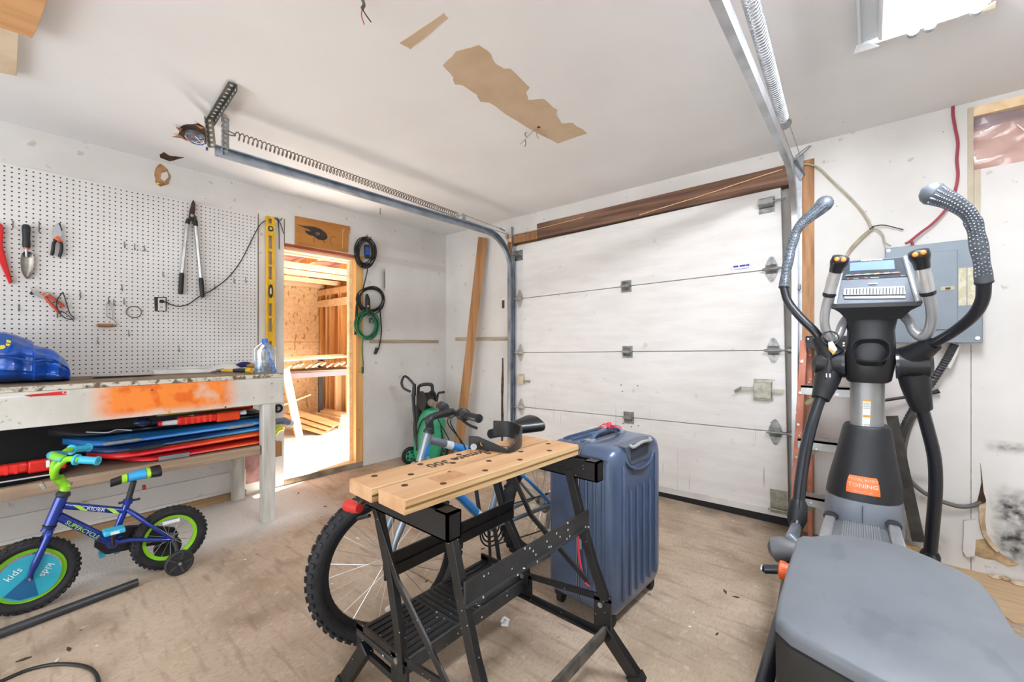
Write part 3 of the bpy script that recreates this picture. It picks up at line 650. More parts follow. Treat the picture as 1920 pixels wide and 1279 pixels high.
# black hand pruners
def pruner(name, lab, blade, hook2, hl, hr, pivot, mh, mb_, d):
    t = thing(name, lab, 'pruners', tuple(W(pivot[0], pivot[1] + 20, d)))
    wprism(blade, d, d + .006).build('blade', mb_, t); wprism(hook2, d - .004, d).build('counter_blade', mat('blade_dark', '#3c4048', .4, .7), t)
    for pts in (hl, hr): MB().tube(spl([W(a, b, d) for a, b in pts], 4), [.008]*(4*(len(pts)-1)) + [.007], 10).build('handle', mh, t)
    MB().cyl(W(*pivot, d - .006), W(*pivot, d + .012), .008, n=12).build('pivot_bolt', orange, t)
    return t
t = pruner('hand_pruners', 'closed hand pruners with black grips on the pegboard', [(98, 440), (101, 425), (108, 418), (112, 424), (116, 440), (112, 450), (104, 448)], [(107, 420), (113, 418), (117, 432), (112, 434)],
       [(106, 449), (101, 456), (99, 470), (97, 479)], [(110, 450), (115, 458), (115, 470), (111, 482)], (109, 445), blk, mat('blade_bright', '#b9bcc0', .3, .85), .025)
MB().tube(spl([W(102, 446, .03), W(110, 451, .034), W(118, 453, .03)]), .005, 8).build('orange_guard', orange, t)
# open red pruners with wire loops
redo = mat('red_orange_grip', '#c74a33', .5, col2='#a93a26')
t = pruner('bypass_pruners', 'worn red-handled pruners with looped wire spring on the pegboard', [(56, 536), (60, 541), (68, 548), (78, 551), (88, 546), (90, 553), (80, 560), (70, 556), (60, 548)], [(55, 550), (62, 543), (66, 552), (58, 553)],
       [(84, 556), (92, 566), (102, 577), (112, 588)], [(90, 553), (100, 560), (110, 568), (120, 576)], (82, 552), redo, mat('blade_bright', '#b9bcc0'), .025)
bw = mat('dark_wire', '#3d3833', .5, .5)
MB().tube(spl([W(118, 548, .03), W(112, 555, .034), W(106, 565, .034), (W(107, 578, .034)), W(114, 590, .034), W(126, 598, .034), W(139, 598, .03), W(131, 588, .03), W(126, 574, .03), W(122, 560, .03), W(118, 548, .03)], 5), .003, 6).build('wire_loop', bw, t)
MB().tube(spl([W(110, 586, .03), W(118, 585, .03), W(126, 590, .03), W(137, 599, .03)]), .0025, 6).build('wire_loop', bw, t)
# loppers
t = thing('loppers', 'long-handled loppers with silver tubes and rusty blades on the pegboard', 'loppers', tuple(W(359, 556)))
DD = .03
wprism([(353, 408), (355, 395), (359, 380), (362, 375), (366, 382), (366, 395), (363, 408), (358, 411)], DD, DD + .008).build('blade', rust_m, t)
wprism([(357, 412), (360, 400), (366, 404), (371, 418), (364, 420)], DD - .008, DD).build('counter_blade', rust_m, t)
MB().cyl(W(360, 404, DD - .01), W(360, 404, DD + .016), .010, n=12).build('pivot_bolt', steel_d, t)
for (a, b, c, e) in (((354, 410), (351, 420), (341, 512), (338.5, 552)), ((366, 412), (367, 424), (376.5, 521), (380, 558))):
    pa, pb, pc, pe = [W(*q, DD) for q in (a, b, c, e)]
    MB().tube([pa, pb], [.012, .014], 12).build('collar', blk, t)
    MB().tube([pb, pc], .0115, 12).build('tube', alu, t)
    MB().tube([pc, pc + (pe-pc)*.1, pc + (pe-pc)*.9, pe], [.0125, .0145, .0145, .009], 12).build('grip', blk, t)
# empty peg hooks
def peg_hook(px, py, ln):
    a = W(px, py, .006); z0 = a + UP*.0; p = [a + UP*ln, a + UP*ln + Vc((.004, 0, 0)), a + Vc((.005, 0, 0)), a + Vc((.012, 0, -.012)), a + Vc((.030, 0, -.012)), a + Vc((.036, 0, -.002))]
    o = MB().tube(p, .0022, 6).build('peg_hook', hook_m); tag(o, 'bare wire hook left empty on the pegboard', 'hook', 'empty hooks on the pegboard'); return o
for px, py in [(24, 424), (73, 432), (73, 425), (150, 556), (35, 580), (107, 592), (203, 566), (213, 570), (232, 568), (233, 462), (252, 466), (270, 468), (305, 517), (402, 540), (438, 528), (460, 527), (241, 627), (183, 641), (335, 656), (228, 542)]:
    peg_hook(px, py, .03)
# paint roller frame
t = thing('roller_frame', 'wire roller frame with brown wooden handle on the pegboard', 'paint roller', tuple(W(198, 612)))
MB().tube(spl([W(203, 566, .02), W(199, 573, .02), W(199, 590, .02), W(203, 595, .02), W(213, 600, .02), W(218, 606, .022), W(216, 611, .024), W(212, 610, .026)], 4), .0022, 6).build('wire', hook_m, t)
MB().tube(spl([W(203, 566, .02), W(207, 573, .02), W(211, 592, .02), W(212, 597, .02)], 4), .0022, 6).build('wire', hook_m, t)
a, b = W(181, 610, .028), W(214, 610, .028)
MB().tube([a, a + (b-a)*.08, a + (b-a)*.5, a + (b-a)*.92, b], [.006, .0105, .0115, .0105, .007], 12).build('handle', mat('brown_handle', '#a5754a', .5, col2='#8c5f38', scale=10), t)
# hanging wire ring
c = W(251, 585, .014); tag(MB().torus(c, (1, 0, .1), .037, .0028, 36, 6).build('wire_ring', mat('ring_metal', '#7d756a', .45, .6)), 'thin metal ring hanging on the pegboard', 'ring')
# outlet with plug and cord
t = thing('wall_outlet', 'uncovered white outlet set in a rough cut-out of the pegboard', 'outlet', tuple(W(302, 583, .01)))
wprism([(289, 557), (312, 557), (312, 584), (290, 584)], .0085, .0105).build('cutout', dark, t)
wprism([(296, 559), (310, 559), (310, 583), (296, 583)], .010, .022).build('receptacle', mat('outlet_white', '#e0ded9', .4), t, bevel=.003)
for yy in (564, 576): MB().box(W(303, yy, .0225), (.002, .018, .012)).build('socket_face', mat('socket_grey', '#b9b6b1', .4), t)
cord_m = mat('cord_black', '#232323', .5)
t = thing('extension_lead', 'thin black cord from the outlet swooping up to the yellow level', 'cord', tuple(W(312, 575, .03)))
MB().box(W(303, 565, .034), (.024, .022, .02)).build('plug', cord_m, t, bevel=.004)
pts = [(305, 565, .04), (312, 567, .032), (325, 573, .02), (340, 574, .016), (355, 569, .016), (372, 557, .018), (386, 550, .02), (410, 535, .014), (430, 518, .014), (450, 492, .014), (466, 462, .014), (480, 434, .016), (492, 417, .012), (512, 408, .012), (519, 411, .012), (526, 420, .012), (532, 438, .012)]
MB().tube(spl([W(*p) for p in pts], 5), .0032, 6).build('cable', cord_m, t)
# little nail with dangling wire tie by the doorway
t = thing('bent_wire', 'bent dark wire hanging on a nail beside the doorway', 'wire', tuple(W(523, 466, .01)))
MB().tube(spl([W(521, 412, .012), W(523, 430, .012), W(523.5, 467, .012)]), .003, 6).build('wire', bw, t)
MB().tube(spl([W(519, 408, .012), W(525, 413, .02), W(529, 409, .012)]), .003, 6).build('nail', bw, t)
# ---------------------------------------------------------------- yellow spirit level
yel = mat('level_yellow', '#e8b71c', .4, col2='#dba814', scale=10)
LZ1, LZ0 = 2.178, .955; LY = -1.853; LW = .058
t = thing('spirit_level', 'long yellow spirit level leaning upright beside the doorway', 'level', (.03, LY, LZ0))
def lz(py): return X(502, py, .02).z
body = MB(); xs0, xs1 = .016, .036
body.b2((xs0 - .006, LY - LW/2, LZ0), (xs1 + .006, LY - LW/2 + .010, LZ1)).b2((xs0 - .006, LY + LW/2 - .010, LZ0), (xs1 + .006, LY + LW/2, LZ1))
cuts = [(410, 419), (442, 466), (472, 496), (500, 524), (569, 592), (597, 622), (640, 664)]
zs = [LZ1] + [v for a, b in cuts for v in (lz(a), lz(b))] + [LZ0]
for i in range(0, len(zs), 2): body.b2((xs0, LY - LW/2 + .009, zs[i]), (xs1, LY + LW/2 - .009, zs[i+1]))
for a, b in cuts:
    for s in (-1, 1): body.b2((xs0, LY + s*(LW/2 - .009), lz(a)), (xs1, LY + s*(LW/2 - .018), lz(b)))
body.build('beam', yel, t, bevel=.0015)
vb = mat('vial_black', '#20201e', .4); vg = mat('vial_glass', '#c9c7b4', .15)
for py, ry, rz in ((429, .021, .021), (546, .016, .055)):
    v = MB().ell((.04, LY, lz(py)), (.006, ry, rz), n=20).build('vial_mount', vb, t)
    MB().ell((.045, LY, lz(py)), (.004, ry*.55, rz*.5), n=16).build('vial', vg, v)
# ---------------------------------------------------------------- brown board with painted fish and fork
sgm = mat('brown_board', '#b87a34', .5, col2='#a56a28', scale=5, stretch=(1, .6, 3))
q = [(553, 405), (656, 425), (655, 437), (653, 437), (652, 474), (553, 459)]
SG = wprism(q, .006, .014).build('painted_board', sgm); tag(SG, 'brown board with a dark fish and fork painted on it over the doorway', 'sign')
ink = mat('board_ink', '#2c2620', .7, col2='#453a33', scale=18)
fish = [(556, 420), (566, 423), (580, 424), (592, 426), (602, 430), (610, 436), (614, 443), (613, 448), (606, 451), (596, 449), (588, 443), (580, 441), (574, 437), (571, 431), (576, 433), (584, 434), (578, 430), (566, 425)]
wprism(fish, .0138, .0146).build('fish_drawing', ink, SG, smooth=False)
MB().ell(W(596, 438, .0146), (.0006, .02, .014), n=14).build('fish_shade', mat('ink_grey', '#6b6058', .7), SG)
for pp in ([(589, 443), (589, 450), (588, 456)], [(606, 450), (608, 453), (608, 456)]): MB().tube([W(a, b, .0146) for a, b in pp], .0016, 5).build('fish_fin', ink, SG)
cr = arc(W(627, 452, .0145), .040, math.radians(60), math.radians(250), 12, (0, 1, 0), (0, 0, 1)); MB().tube(cr, .0022, 5).build('curved_mark', mat('mark_brown', '#8a5726', .6), SG)
pale = mat('fork_pale', '#d8bd97', .6)
fk = MB().tube([W(643, 434, .0146), W(642, 466, .0146)], .0022, 6)
for dx in (-2.2, 0, 2.2): fk.tube([W(644 + dx*1.0, 428, .0146), W(643 + dx*.6, 435, .0146)], .0014, 5)
fk.build('fork_drawing', pale, SG)
# ---------------------------------------------------------------- cable bundles beside the doorway
bcord = mat('cable_black', '#171615', .5, col2='#1f1e1c')
gcord = mat('cable_green', '#1f6b45', .5, col2='#2b7d53')
lcord = mat('cable_pale', '#bdb6aa', .5)
def coil(mb, cx, cy, rx, ry, n, r, d0, jit=1.5, seed=1, top=None):
    rd = random.Random(seed)
    for k in range(n):
        ox, oy = rd.uniform(-jit, jit), rd.uniform(-jit, jit); ex = rx*rd.uniform(.86, 1.04); ey = ry*rd.uniform(.9, 1.03); d = d0 + .004*k + rd.uniform(0, .006)
        mb.tube([W(cx + ox + ex*math.cos(a), cy + oy + ey*math.sin(a), d + .008*math.sin(a*2 + k)) for a in [2*math.pi*i/36 for i in range(36)]], r, 6, closed=True)
    return mb
t = thing('power_adapter', 'coiled black cable with blue-screened adapter hung by the doorway', 'cable', tuple(W(685, 505, .03)))
coil(MB(), 685, 473, 17, 26, 11, .0042, .010, 4.0, 3).build('coil', bcord, t)
MB().box(W(688, 472, .055), (.022, .052, .13), Mx.Rotation(.06, 3, 'X')).build('adapter_body', blk, t, bevel=.006)
MB().box(W(689, 471, .067), (.004, .034, .072), Mx.Rotation(.06, 3, 'X')).build('screen', mat('blue_screen', '#1f4fb8', .3), t, bevel=.002)
MB().tube(spl([W(688, 492, .05), W(689, 505, .04), W(686, 520, .03), (W(680, 545, .025))]), .005, 6).build('cable', bcord, t)
MB().tube(spl([W(688, 440, .012), W(690, 452, .03), W(696, 444, .03)]), .003, 6).build('cable_tie', bcord, t)
t = thing('black_hose', 'coiled black extension cord with plug ends hung above the green cord', 'cord', tuple(W(700, 660, .03)))
coil(MB(), 695, 564, 24, 23, 6, .0055, .012, 3.5, 5).build('coil', bcord, t)
MB().tube(spl([W(712, 577, .03), W(714, 600, .025), W(715, 625, .02), W(711, 650, .02), W(706, 662, .02)]), .0058, 8).build('loose_end', bcord, t)
MB().cyl(W(706.5, 652, .02), W(703.5, 664, .02), .012, .0135, n=12).build('plug', blk, t)
MB().tube([W(688, 552, .04), W(689, 560, .05), W(690, 585, .05), W(694, 590, .045)], [.012, .022, .026, .015], 10).build('connector', blk, t)
MB().box(W(690, 574, .072), (.004, .02, .01)).build('yellow_tag', mat('tag_yellow', '#d8c23c', .5), t)
MB().tube([W(672, 548, .02), W(669, 575, .025), W(668, 600, .03), W(666, 628, .03)], [.006, .012, .014, .01], 8).build('strain_relief', blk, t)
t = thing('green_cord', 'coiled green garden cord hung on the wall by the doorway', 'cord', tuple(W(690, 636, .03)))
coil(MB(), 689, 609, 20, 25, 12, .005, .014, 4.5, 9).build('coil', gcord, t)
coil(MB(), 689, 608, 23, 27, 1, .0035, .03, 2, 12).build('pale_strand', mat('green_pale', '#6fa58a', .5), t)
MB().tube(spl([W(681, 634, .03), W(679, 655, .02), W(681, 680, .018), W(680, 694, .018)]), .0045, 6).build('loose_end', gcord, t)
MB().cyl(W(680, 688, .018), W(680, 700, .018), .010, n=10).build('plug', mat('green_dark', '#1c4a33', .5), t)
MB().cyl(W(694, 596, .03), W(695, 606, .03), .014, n=12).build('socket_end', mat('socket_dark', '#3b3b3a', .4), t)
MB().cyl(W(695, 600, .03), W(695.3, 604, .03), .0145, n=12).build('socket_band', lcord, t)
# ================================================================ workbench
from mathutils import noise as mnoise
BX, BZ, BY1, BY0 = .68, .968, -2.005, -4.2
ben = mat('bench_paint', '#d2d0ca', .65, col2='#c2beb4', scale=4, detail=6, bump=.1)
nt = ben.node_tree; _, sx, sy, sz = obj_xyz(ben)
add_layer(ben, mth(nt, 'MULTIPLY', noise_mask(ben, 24, .64, .70, 5), .8), '#8a7c68')
B = thing('workbench', 'old painted workbench with orange overspray on its apron', 'workbench', (BX, BY1, 0))
bb = Vc((BX, BY1, 0))
y_a, y_b = X(188, 750, BX).y - bb.y, X(432, 750, BX).y - bb.y
om = mth(nt, 'MULTIPLY', soft_range(nt, sy, y_a, y_b, .05), mth(nt, 'MULTIPLY', soft_range(nt, sz, .79, .96, .025), noise_mask(ben, 6, .20, .42, 3)))
add_layer(ben, mth(nt, 'MULTIPLY', om, .95), '#f08207')
add_layer(ben, mth(nt, 'MULTIPLY', mth(nt, 'MULTIPLY', om, om), noise_mask(ben, 11, .5, .62, 2)), '#e0660a')
speckle(ben, 11, .06, '#4d453b')
for k in range(4):
    x0 = BX - k*.165; w = .163
    MB().b2((x0, BY0, BZ - .026), (max(x0 - w, .012), BY1, BZ - (k % 2)*.001)).build('top_plank', w_grey, B, bevel=.003)
edge_m = mat('chipped_edge', '#cbc5b8', .8, col2='#6a5a46', scale=30, detail=4, lo=.5, hi=.62, bump=.3)
MB().b2((BX + .003, BY0, BZ - .025), (BX, BY1 + .001, BZ - .002)).build('edge_strip', edge_m, B)
MB().b2((BX, BY0, .772), (BX - .038, BY1, BZ - .026)).build('apron', ben, B, bevel=.003)
MB().b2((BX - .045, BY1 + .0, .772), (.03, BY1 - .035, BZ - .026)).build('end_apron', ben, B, bevel=.003)
legm = mat('leg_paint', '#cdccc6', .7, col2='#b0ab9f', scale=5, detail=6, stretch=(4, 4, .6), bump=.15)
MB().b2((BX - .005, -2.128, 0), (BX - .07, -2.052, .80)).build('leg', legm, B, bevel=.004)
MB().b2((.10, -2.128, 0), (.04, -2.052, .80)).build('leg', legm, B, bevel=.004)
MB().b2((BX - .005, -4.1, 0), (BX - .07, -4.03, .80)).build('leg', legm, B, bevel=.004)
MB().b2((.58, -2.055, .40), (.62, -1.99, .50)).build('shelf_cleat', w_tan, B, bevel=.003)
MB().b2((.655, BY0, .445), (.615, -2.135, .502)).build('shelf_rail', mat('shelf_rail', '#a8917a', .8, col2='#7c6550', scale=3, detail=7, stretch=(8, .4, 8), bump=.25), B, bevel=.003)
for k in range(3):
    x0 = .614 - k*.19; MB().b2((x0, BY0, .478), (x0 - .187, -2.0, .498)).build('shelf_board', w_grey, B, bevel=.002)
# red label on the apron
lb = MB(); p0, p1 = X(56, 741, BX), X(124, 738, BX)
lb.prism([(BX + .001, p0.y, .918), (BX + .001, p1.y, .916), (BX + .001, p1.y, .935), (BX + .001, p0.y - .02, .926)], (.001, 0, 0)); LB = lb.build('red_label', mat('label_red', '#cf1f26', .4), B)
text('label_print', 'O', .022, (BX + .0025, p0.y + .115, .927), (0, 1, 0), (0, 0, 1), mat('label_white', '#eceae6', .5), LB, xs=1.6)
MB().b2((BX + .001, p0.y - .13, .918), (BX + .0018, p0.y - .01, .924)).build('label_scrap', mat('label_white', '#eceae6'), B)
# ---------------------------------------------------------------- wall foot below the bench
struct(MB().b2((.0, -4.2, .07), (.012, -2.02, .20)).build('baseboard_left', paint, base=(0, 0, 0), bevel=.002), 'white board along the foot of the left wall')
struct(MB().b2((.0, -4.2, .0), (.03, -2.02, .045)).build('trim_13', mat('sole_plate', '#b39472', .75, col2='#94754f', scale=3, detail=6, stretch=(7, .4, 7)), base=(0, 0, 0), bevel=.002), 'raw timber plate at the foot of the left wall')
MB().b2((.0, -2.02, .08), (.006, -1.905, .42)).build('insulation_gap', mat('pink_gap', '#b58b86', .9, col2='#8e655f', scale=12, bump=.4), WL)
pan = MB().b2((.0, -1.87, .03), (.006, -1.742, 2.19)).build('panel_strip', left_paint, WL)
# ---------------------------------------------------------------- things on the bench top
bag_m = mat('blue_tarp', '#1c57b8', .3, col2='#164696', scale=7, detail=5, bump=.45, bscale=9, stretch=(1.5, .8, 2.6), coat=.25)
# crumpled blue bag: sections along the bench
bc = Vc((.33, -3.25, BZ))
prof = [(-190, .02), (-185, .17), (-150, .235), (-100, .255), (-60, .26), (-20, .262), (10, .258), (30, .245), (44, .232), (60, .215), (64, .190), (72, .186), (85, .180), (98, .168), (106, .150), (112, .130), (120, .112), (126, .085), (128.5, .060), (127, .03), (122, .012)]
rings = []; N = 64
for i, (px, h) in enumerate(prof):
    y = X(px, 690, .33).y; ring = []
    half = (.20 - .02*math.sin(i*1.7)) * min(1, (h/.16))**.5
    for q in range(N):
        a = 2*math.pi*q/N; c, s_ = math.cos(a), math.sin(a)
        p = 2.6; r = 1/((abs(c)**p + abs(s_)**p)**(1/p))
        n1 = mnoise.noise(Vc((c*1.3, s_*1.3, y*4))); n2 = max(0, 1 - 4*abs(mnoise.noise(Vc((c*1.4, s_*2.6, y*5))))); n3 = 0
        k_ = 1 + .10*n1 - .10*n2
        if s_ < -.5: k_ = 1
        x = .335 + half*r*c*k_; z = BZ + .002 + h*.5*(1 + r*s_*k_) - .02*math.exp(-((z_ - .35)/.07)**2 if (z_ := .5*(1 + r*s_)) else 0)*(c > .2)
        ring.append(Vc((x + (.0 if s_ < -.4 else .015*n1), y + .012*n3, max(BZ + .001, z))))
    rings.append(ring)
fine = []
for i in range(len(rings) - 1):
    for j in range(3):
        t_ = j/3; fine.append([rings[i][q].lerp(rings[i+1][q], t_) + (Vc((.004*mnoise.noise(rings[i][q]*18), 0, .004*mnoise.noise(rings[i][q]*15))) if rings[i][q].z > BZ + .02 else Vc((0, 0, 0))) for q in range(N)])
fine.append(rings[-1])
t = thing('plastic_bag', 'crumpled blue woven plastic bag on the workbench', 'bag', tuple(bc))
MB().loft(fine).build('bag_body', bag_m, t, ang=70)
yl = mat('bag_yellow', '#d7c93f', .45)
def near_bag(px, py):
    return X(px, py, .552)
lp = MB(); ctr = near_bag(9, 643)
lp.prism([near_bag(a, b) for a, b in [(-6, 626), (22, 630), (24, 642), (12, 656), (-6, 658)]], (.004, 0, 0))
lpo = lp.build('logo_patch', mat('bag_navy', '#1b4a92', .4), t)
for q in ([(12, 637), (21, 639), (20, 643), (12, 642)], [(11, 644), (20, 645), (17, 649), (11, 648)], [(-5, 648), (8, 647), (11, 651), (5, 655), (-5, 654)]):
    MB().prism([near_bag(a, b) + Vc((.004, 0, 0)) for a, b in q], (.0015, 0, 0)).build('logo_bar', yl, lpo)
MB().tube(spl([X(-20, 668, .548), X(30, 672, .55), X(60, 678, .555), X(85, 676, .545), X(110, 683, .50)]), .012, 8, flat=.4).build('strap', mat('bag_strap', '#1a4da6', .4, bump=.3), t)
# flat grey tray
t0 = Vc((.30, -2.74, BZ)); tr = MB(); tr.loft([[Vc((.22, -2.88, BZ + .016)), Vc((.36, -2.89, BZ + .014)), Vc((.36, -2.62, BZ + .010)), Vc((.22, -2.61, BZ + .014))], [Vc((.25, -2.85, BZ + .001)), Vc((.33, -2.85, BZ + .001)), Vc((.33, -2.66, BZ + .001)), Vc((.25, -2.66, BZ + .001))]], True, True)
tag(tr.build('paint_tray', mat('tray_grey', '#c2c0bd', .5), bevel=.002), 'shallow grey tray lying flat on the workbench', 'tray')
# white slab
t = thing('drawer_front', 'white slab lying on the workbench near the wall', 'panel', (.2, -2.42, BZ))
MB().box((.19, -2.435, BZ + .014), (.10, .33, .026), Mx.Rotation(-.06, 3, 'Z')).build('slab', mat('slab_white', '#e6e5e2', .4), t, bevel=.003)
MB().box((.17, -2.42, BZ + .036), (.05, .20, .016), Mx.Rotation(-.05, 3, 'Z')).build('spacer', mat('slab_grey', '#cfcbc5', .5), t, bevel=.003)
# white round lamp base
t = thing('light_fixture', 'white round ceiling lamp base set down on the workbench', 'light fixture', (.13, -2.175, BZ))
MB().lathe([(.002, .0), (.105, .0), (.108, .006), (.100, .028), (.075, .042), (.035, .048), (.001, .049)], (.13, -2.175, BZ + .001), (0, 0, 1), 32).build('dome', mat('lamp_white', '#ebeae8', .35), t)
MB().torus((.13, -2.175, BZ + .004), (0, 0, 1), .106, .004, 32, 6).build('rim', galv, t)
MB().box((.17, -2.12, BZ + .045), (.012, .006, .016)).build('warning_tag', orange, t)
# yellow-black pliers / hammer
t = thing('claw_hammer', 'hammer with yellow and black handle lying on the workbench', 'hammer', (.36, -2.2, BZ))
a, b = Vc((.335, -2.275, BZ + .016)), Vc((.54, -2.15, BZ + .0195)); d = b - a
MB().tube([a, a + d*.08], .012, 10).build('neck', steel_d, t)
MB().tube([a + d*.08, a + d*.45], [.011, .012], 10).build('shaft', yel, t)
MB().tube([a + d*.45, a + d*.6, a + d*.85], [.013, .015, .0145], 10).build('grip', blk, t)
MB().tube([a + d*.85, a + d*.9, b], [.016, .0185, .017], 12).build('grip_end', yel, t)
n = d.cross(UP).normalized(); hm = MB().tube([a - n*.03, a - n*.015], .014, 12); hm.tube([a - n*.015, a + n*.02], .010, 10); hm.beam(a + n*.02, a + n*.06 - UP*.008, .022, .008); hm.build('head', steel_d, t)
# work gloves
t = thing('work_glove', 'navy and tan work glove crumpled beside the water bottle', 'glove', (.30, -2.02, BZ))
MB().tube(spl([(.16, -2.14, BZ + .02), (.19, -2.11, BZ + .04), (.22, -2.085, BZ + .046), (.26, -2.05, BZ + .04)]), [.018 + .012*math.sin(i/18*3.1) for i in range(19)], 10, flat=.7).build('cuff', mat('glove_navy', '#1e2c66', .8, bump=.3), t)
tanm = mat('glove_tan', '#b08b4c', .8, col2='#8d6b34', scale=20, bump=.3)
MB().tube(spl([(.24, -2.07, BZ + .036), (.30, -2.03, BZ + .038), (.36, -2.0, BZ + .026)]), [.026]*6 + [.027]*6 + [.02], 10, flat=.7).build('palm', tanm, t)
for k, (dx, dy, ln) in enumerate(((.0, 0, .09), (.018, -.018, .10), (-.018, .016, .085), (.036, -.034, .075))):
    s0 = Vc((.34 + dx*.6, -2.01 + dy, BZ + .022)); MB().tube(spl([s0, s0 + Vc((ln*.5, .01, .008)), s0 + Vc((ln, -.005, -.008))]), [.012]*12 + [.008], 8).build('finger', tanm, t)
# water bottle
bx, by = .47, -1.835 - .13
bx, by = .50, -2.055
bot = mat('bottle_plastic', '#bcd6ee', .08, trans=.75, col2='#a9c9e6', alpha=.62, spec=.6)
t = thing('water_bottle', 'square clear water jug with blue cap and chain on the workbench end', 'bottle', (bx, by, BZ))
R = Mx.Rotation(.35, 3, 'Z')
def sq(hw, z, p=4, n=24):
    out = []
    for k in range(n):
        a = 2*math.pi*k/n; c, s = math.cos(a), math.sin(a); r = hw / ((abs(c)**p + abs(s)**p) ** (1/p))
        out.append(Vc((bx, by, BZ + z)) + R @ Vc((r*c, r*s, 0)))
    return out
MB().loft([sq(.050, .001), sq(.054, .006), sq(.054, .06), sq(.051, .066), sq(.054, .072), sq(.054, .15), sq(.052, .165), sq(.040, .185, 2.5), sq(.020, .20, 2), sq(.017, .207, 2)]).build('jug', bot, t)
MB().loft([sq(.049, .004), sq(.0505, .01), sq(.0505, .085)]).build('water', mat('water', '#c4dcef', .02, trans=.85, alpha=.5), t)
MB().lathe([(.019, 0), (.020, .004), (.020, .024), (.017, .028), (.001, .028)], (bx, by, BZ + .203), (0, 0, 1), 20).build('cap', mat('cap_blue', '#2a6fd0', .35), t)
chm = mat('chain_blue', '#3b7fd8', .35)
cp = spl([(bx + .012, by - .02, BZ + .205), (bx + .050, by - .02, BZ + .185), (bx + .066, by + .0, BZ + .13), (bx + .068, by + .015, BZ + .07), (bx + .070, by + .035, BZ + .012)], 6)
MB().tube(cp, .0028, 6).build('chain', chm, t)
for k in (8, 12, 16, 20): MB().torus(cp[k], (1, 0, 0), .008, .0022, 14, 5).build('chain_link', chm, t)
MB().ell((bx + .072, by + .035, BZ + .012), (.01, .016, .01)).build('clip', chm, t)
# ---------------------------------------------------------------- foam boards on the shelf
def ramp_mat(name, a, b, split, soft, axis_y0):
    m = mat(name, a, .4, col2=a, bump=.05); nt = m.node_tree; _, sx, sy, sz = obj_xyz(m)
    r = nt.nodes.new('ShaderNodeMapRange'); r.inputs[1].default_value = split - soft; r.inputs[2].default_value = split + soft; nt.links.new(sy, r.inputs[0])
    add_layer(m, r.outputs[0], b); return m
def foam(name, lab, y0, y1, xf, zl, zr, th, m, edge, width=.46, arch=.012):
    o = thing(name, lab, 'foam board', (xf - width/2, (y0+y1)/2, min(zl, zr)), 'foam boards stacked on the bench shelf')
    def sec(t, grow=0., zt=0., h=th):
        y = y0 + (y1 - y0)*t; z = zl + (zr - zl)*t + arch*.3*(2*t - 1)**2 + (.006*max(0, .12 - t)/.12)
        e = max(.05, 1 - (max(0, .22 - t)/.22)**2.4); wd = width*e/2 - .02*(t > .97) + grow
        xc = xf - width/2
        return [Vc((xc - wd, y, z + zt)), Vc((xc - wd*.97, y, z + zt + h*.5)), Vc((xc - wd*.92, y, z + zt + h)), Vc((xc + wd*.92, y, z + zt + h)), Vc((xc + wd*.99, y, z + zt + h*.6)), Vc((xc + wd, y, z + zt + h*.3)), Vc((xc + wd*.94, y, z + zt))]
    MB().loft([sec(i/24) for i in range(25)]).build('core', m, o)
    MB().loft([sec(i/24, -.003, th + .0004, .003) for i in range(25)]).build('deck', edge, o)
    return o
FBASE = .55
red1 = ramp_mat('foam_red', '#d6202a', '#ea5a20', .05, .10, 0); blu1 = ramp_mat('foam_blue', '#1d6db4', '#4aa0e0', .15, .25, 0)
nav1 = ramp_mat('foam_navy', '#142f5c', '#3a8fd0', .18, .15, 0)
o = foam('foam_board', 'red foam board at the bottom of the shelf stack', -2.80, -2.03, .602, .500, .500, .026, red1, mat('deck_red', '#b51c22', .45), arch=.006)
MB().beam((.604, -2.64, .514), (.604, -2.50, .513), .012, .022).build('edge_grip', mat('grip_grey', '#8f9396', .5, bump=.3), o)
o = foam('foam_board', 'red and orange foam board with yellow flame deck', -2.91, -2.02, .602, .536, .554, .030, red1, mat('deck_flame', '#d98a22', .45, col2='#c43a1c', scale=9), arch=.008)
o = foam('foam_board', 'navy foam board between the red and the blue boards', -2.96, -2.02, .602, .572, .588, .030, nav1, mat('deck_navy', '#1c3f78', .45), arch=.010)
MB().beam((.606, -2.76, .585), (.606, -2.62, .588), .014, .018).build('edge_grip', blk, o)
o = foam('foam_board', 'bright blue foam board with grey side grips', -3.0, -2.02, .602, .618, .628, .028, blu1, mat('deck_blue', '#2a7fc4', .45, col2='#1f5f9e', scale=6), arch=.012)
for y in (-2.79, -2.23): MB().tube([(.598, y - .075, .634), (.599, y - .06, .636), (.599, y + .06, .637), (.598, y + .075, .636)], [.010, .014, .014, .010], 8, flat=.7).build('edge_grip', mat('grip_grey', '#8f9396'), o)
o = foam('foam_board', 'black printed foam board on top of the shelf stack', -3.05, -2.05, .50, .668, .664, .026, mat('foam_black', '#1d1e22', .5), mat('deck_black', '#24252b', .5, col2='#3a3c44', scale=6), width=.40, arch=.0)
text('board_print', 'WAVE', .07, (.502, -2.80, .685), (0, 1, 0), (-.4, 0, .9), mat('print_white', '#c9ccd0', .5), o, xs=1.2) if False else None
MB().tube(spl([(.49, -2.92, .695), (.505, -2.84, .682), (.50, -2.80, .69), (.51, -2.74, .678)]), .0035, 5).build('swirl_print', mat('print_white', '#c9ccd0', .5), o)
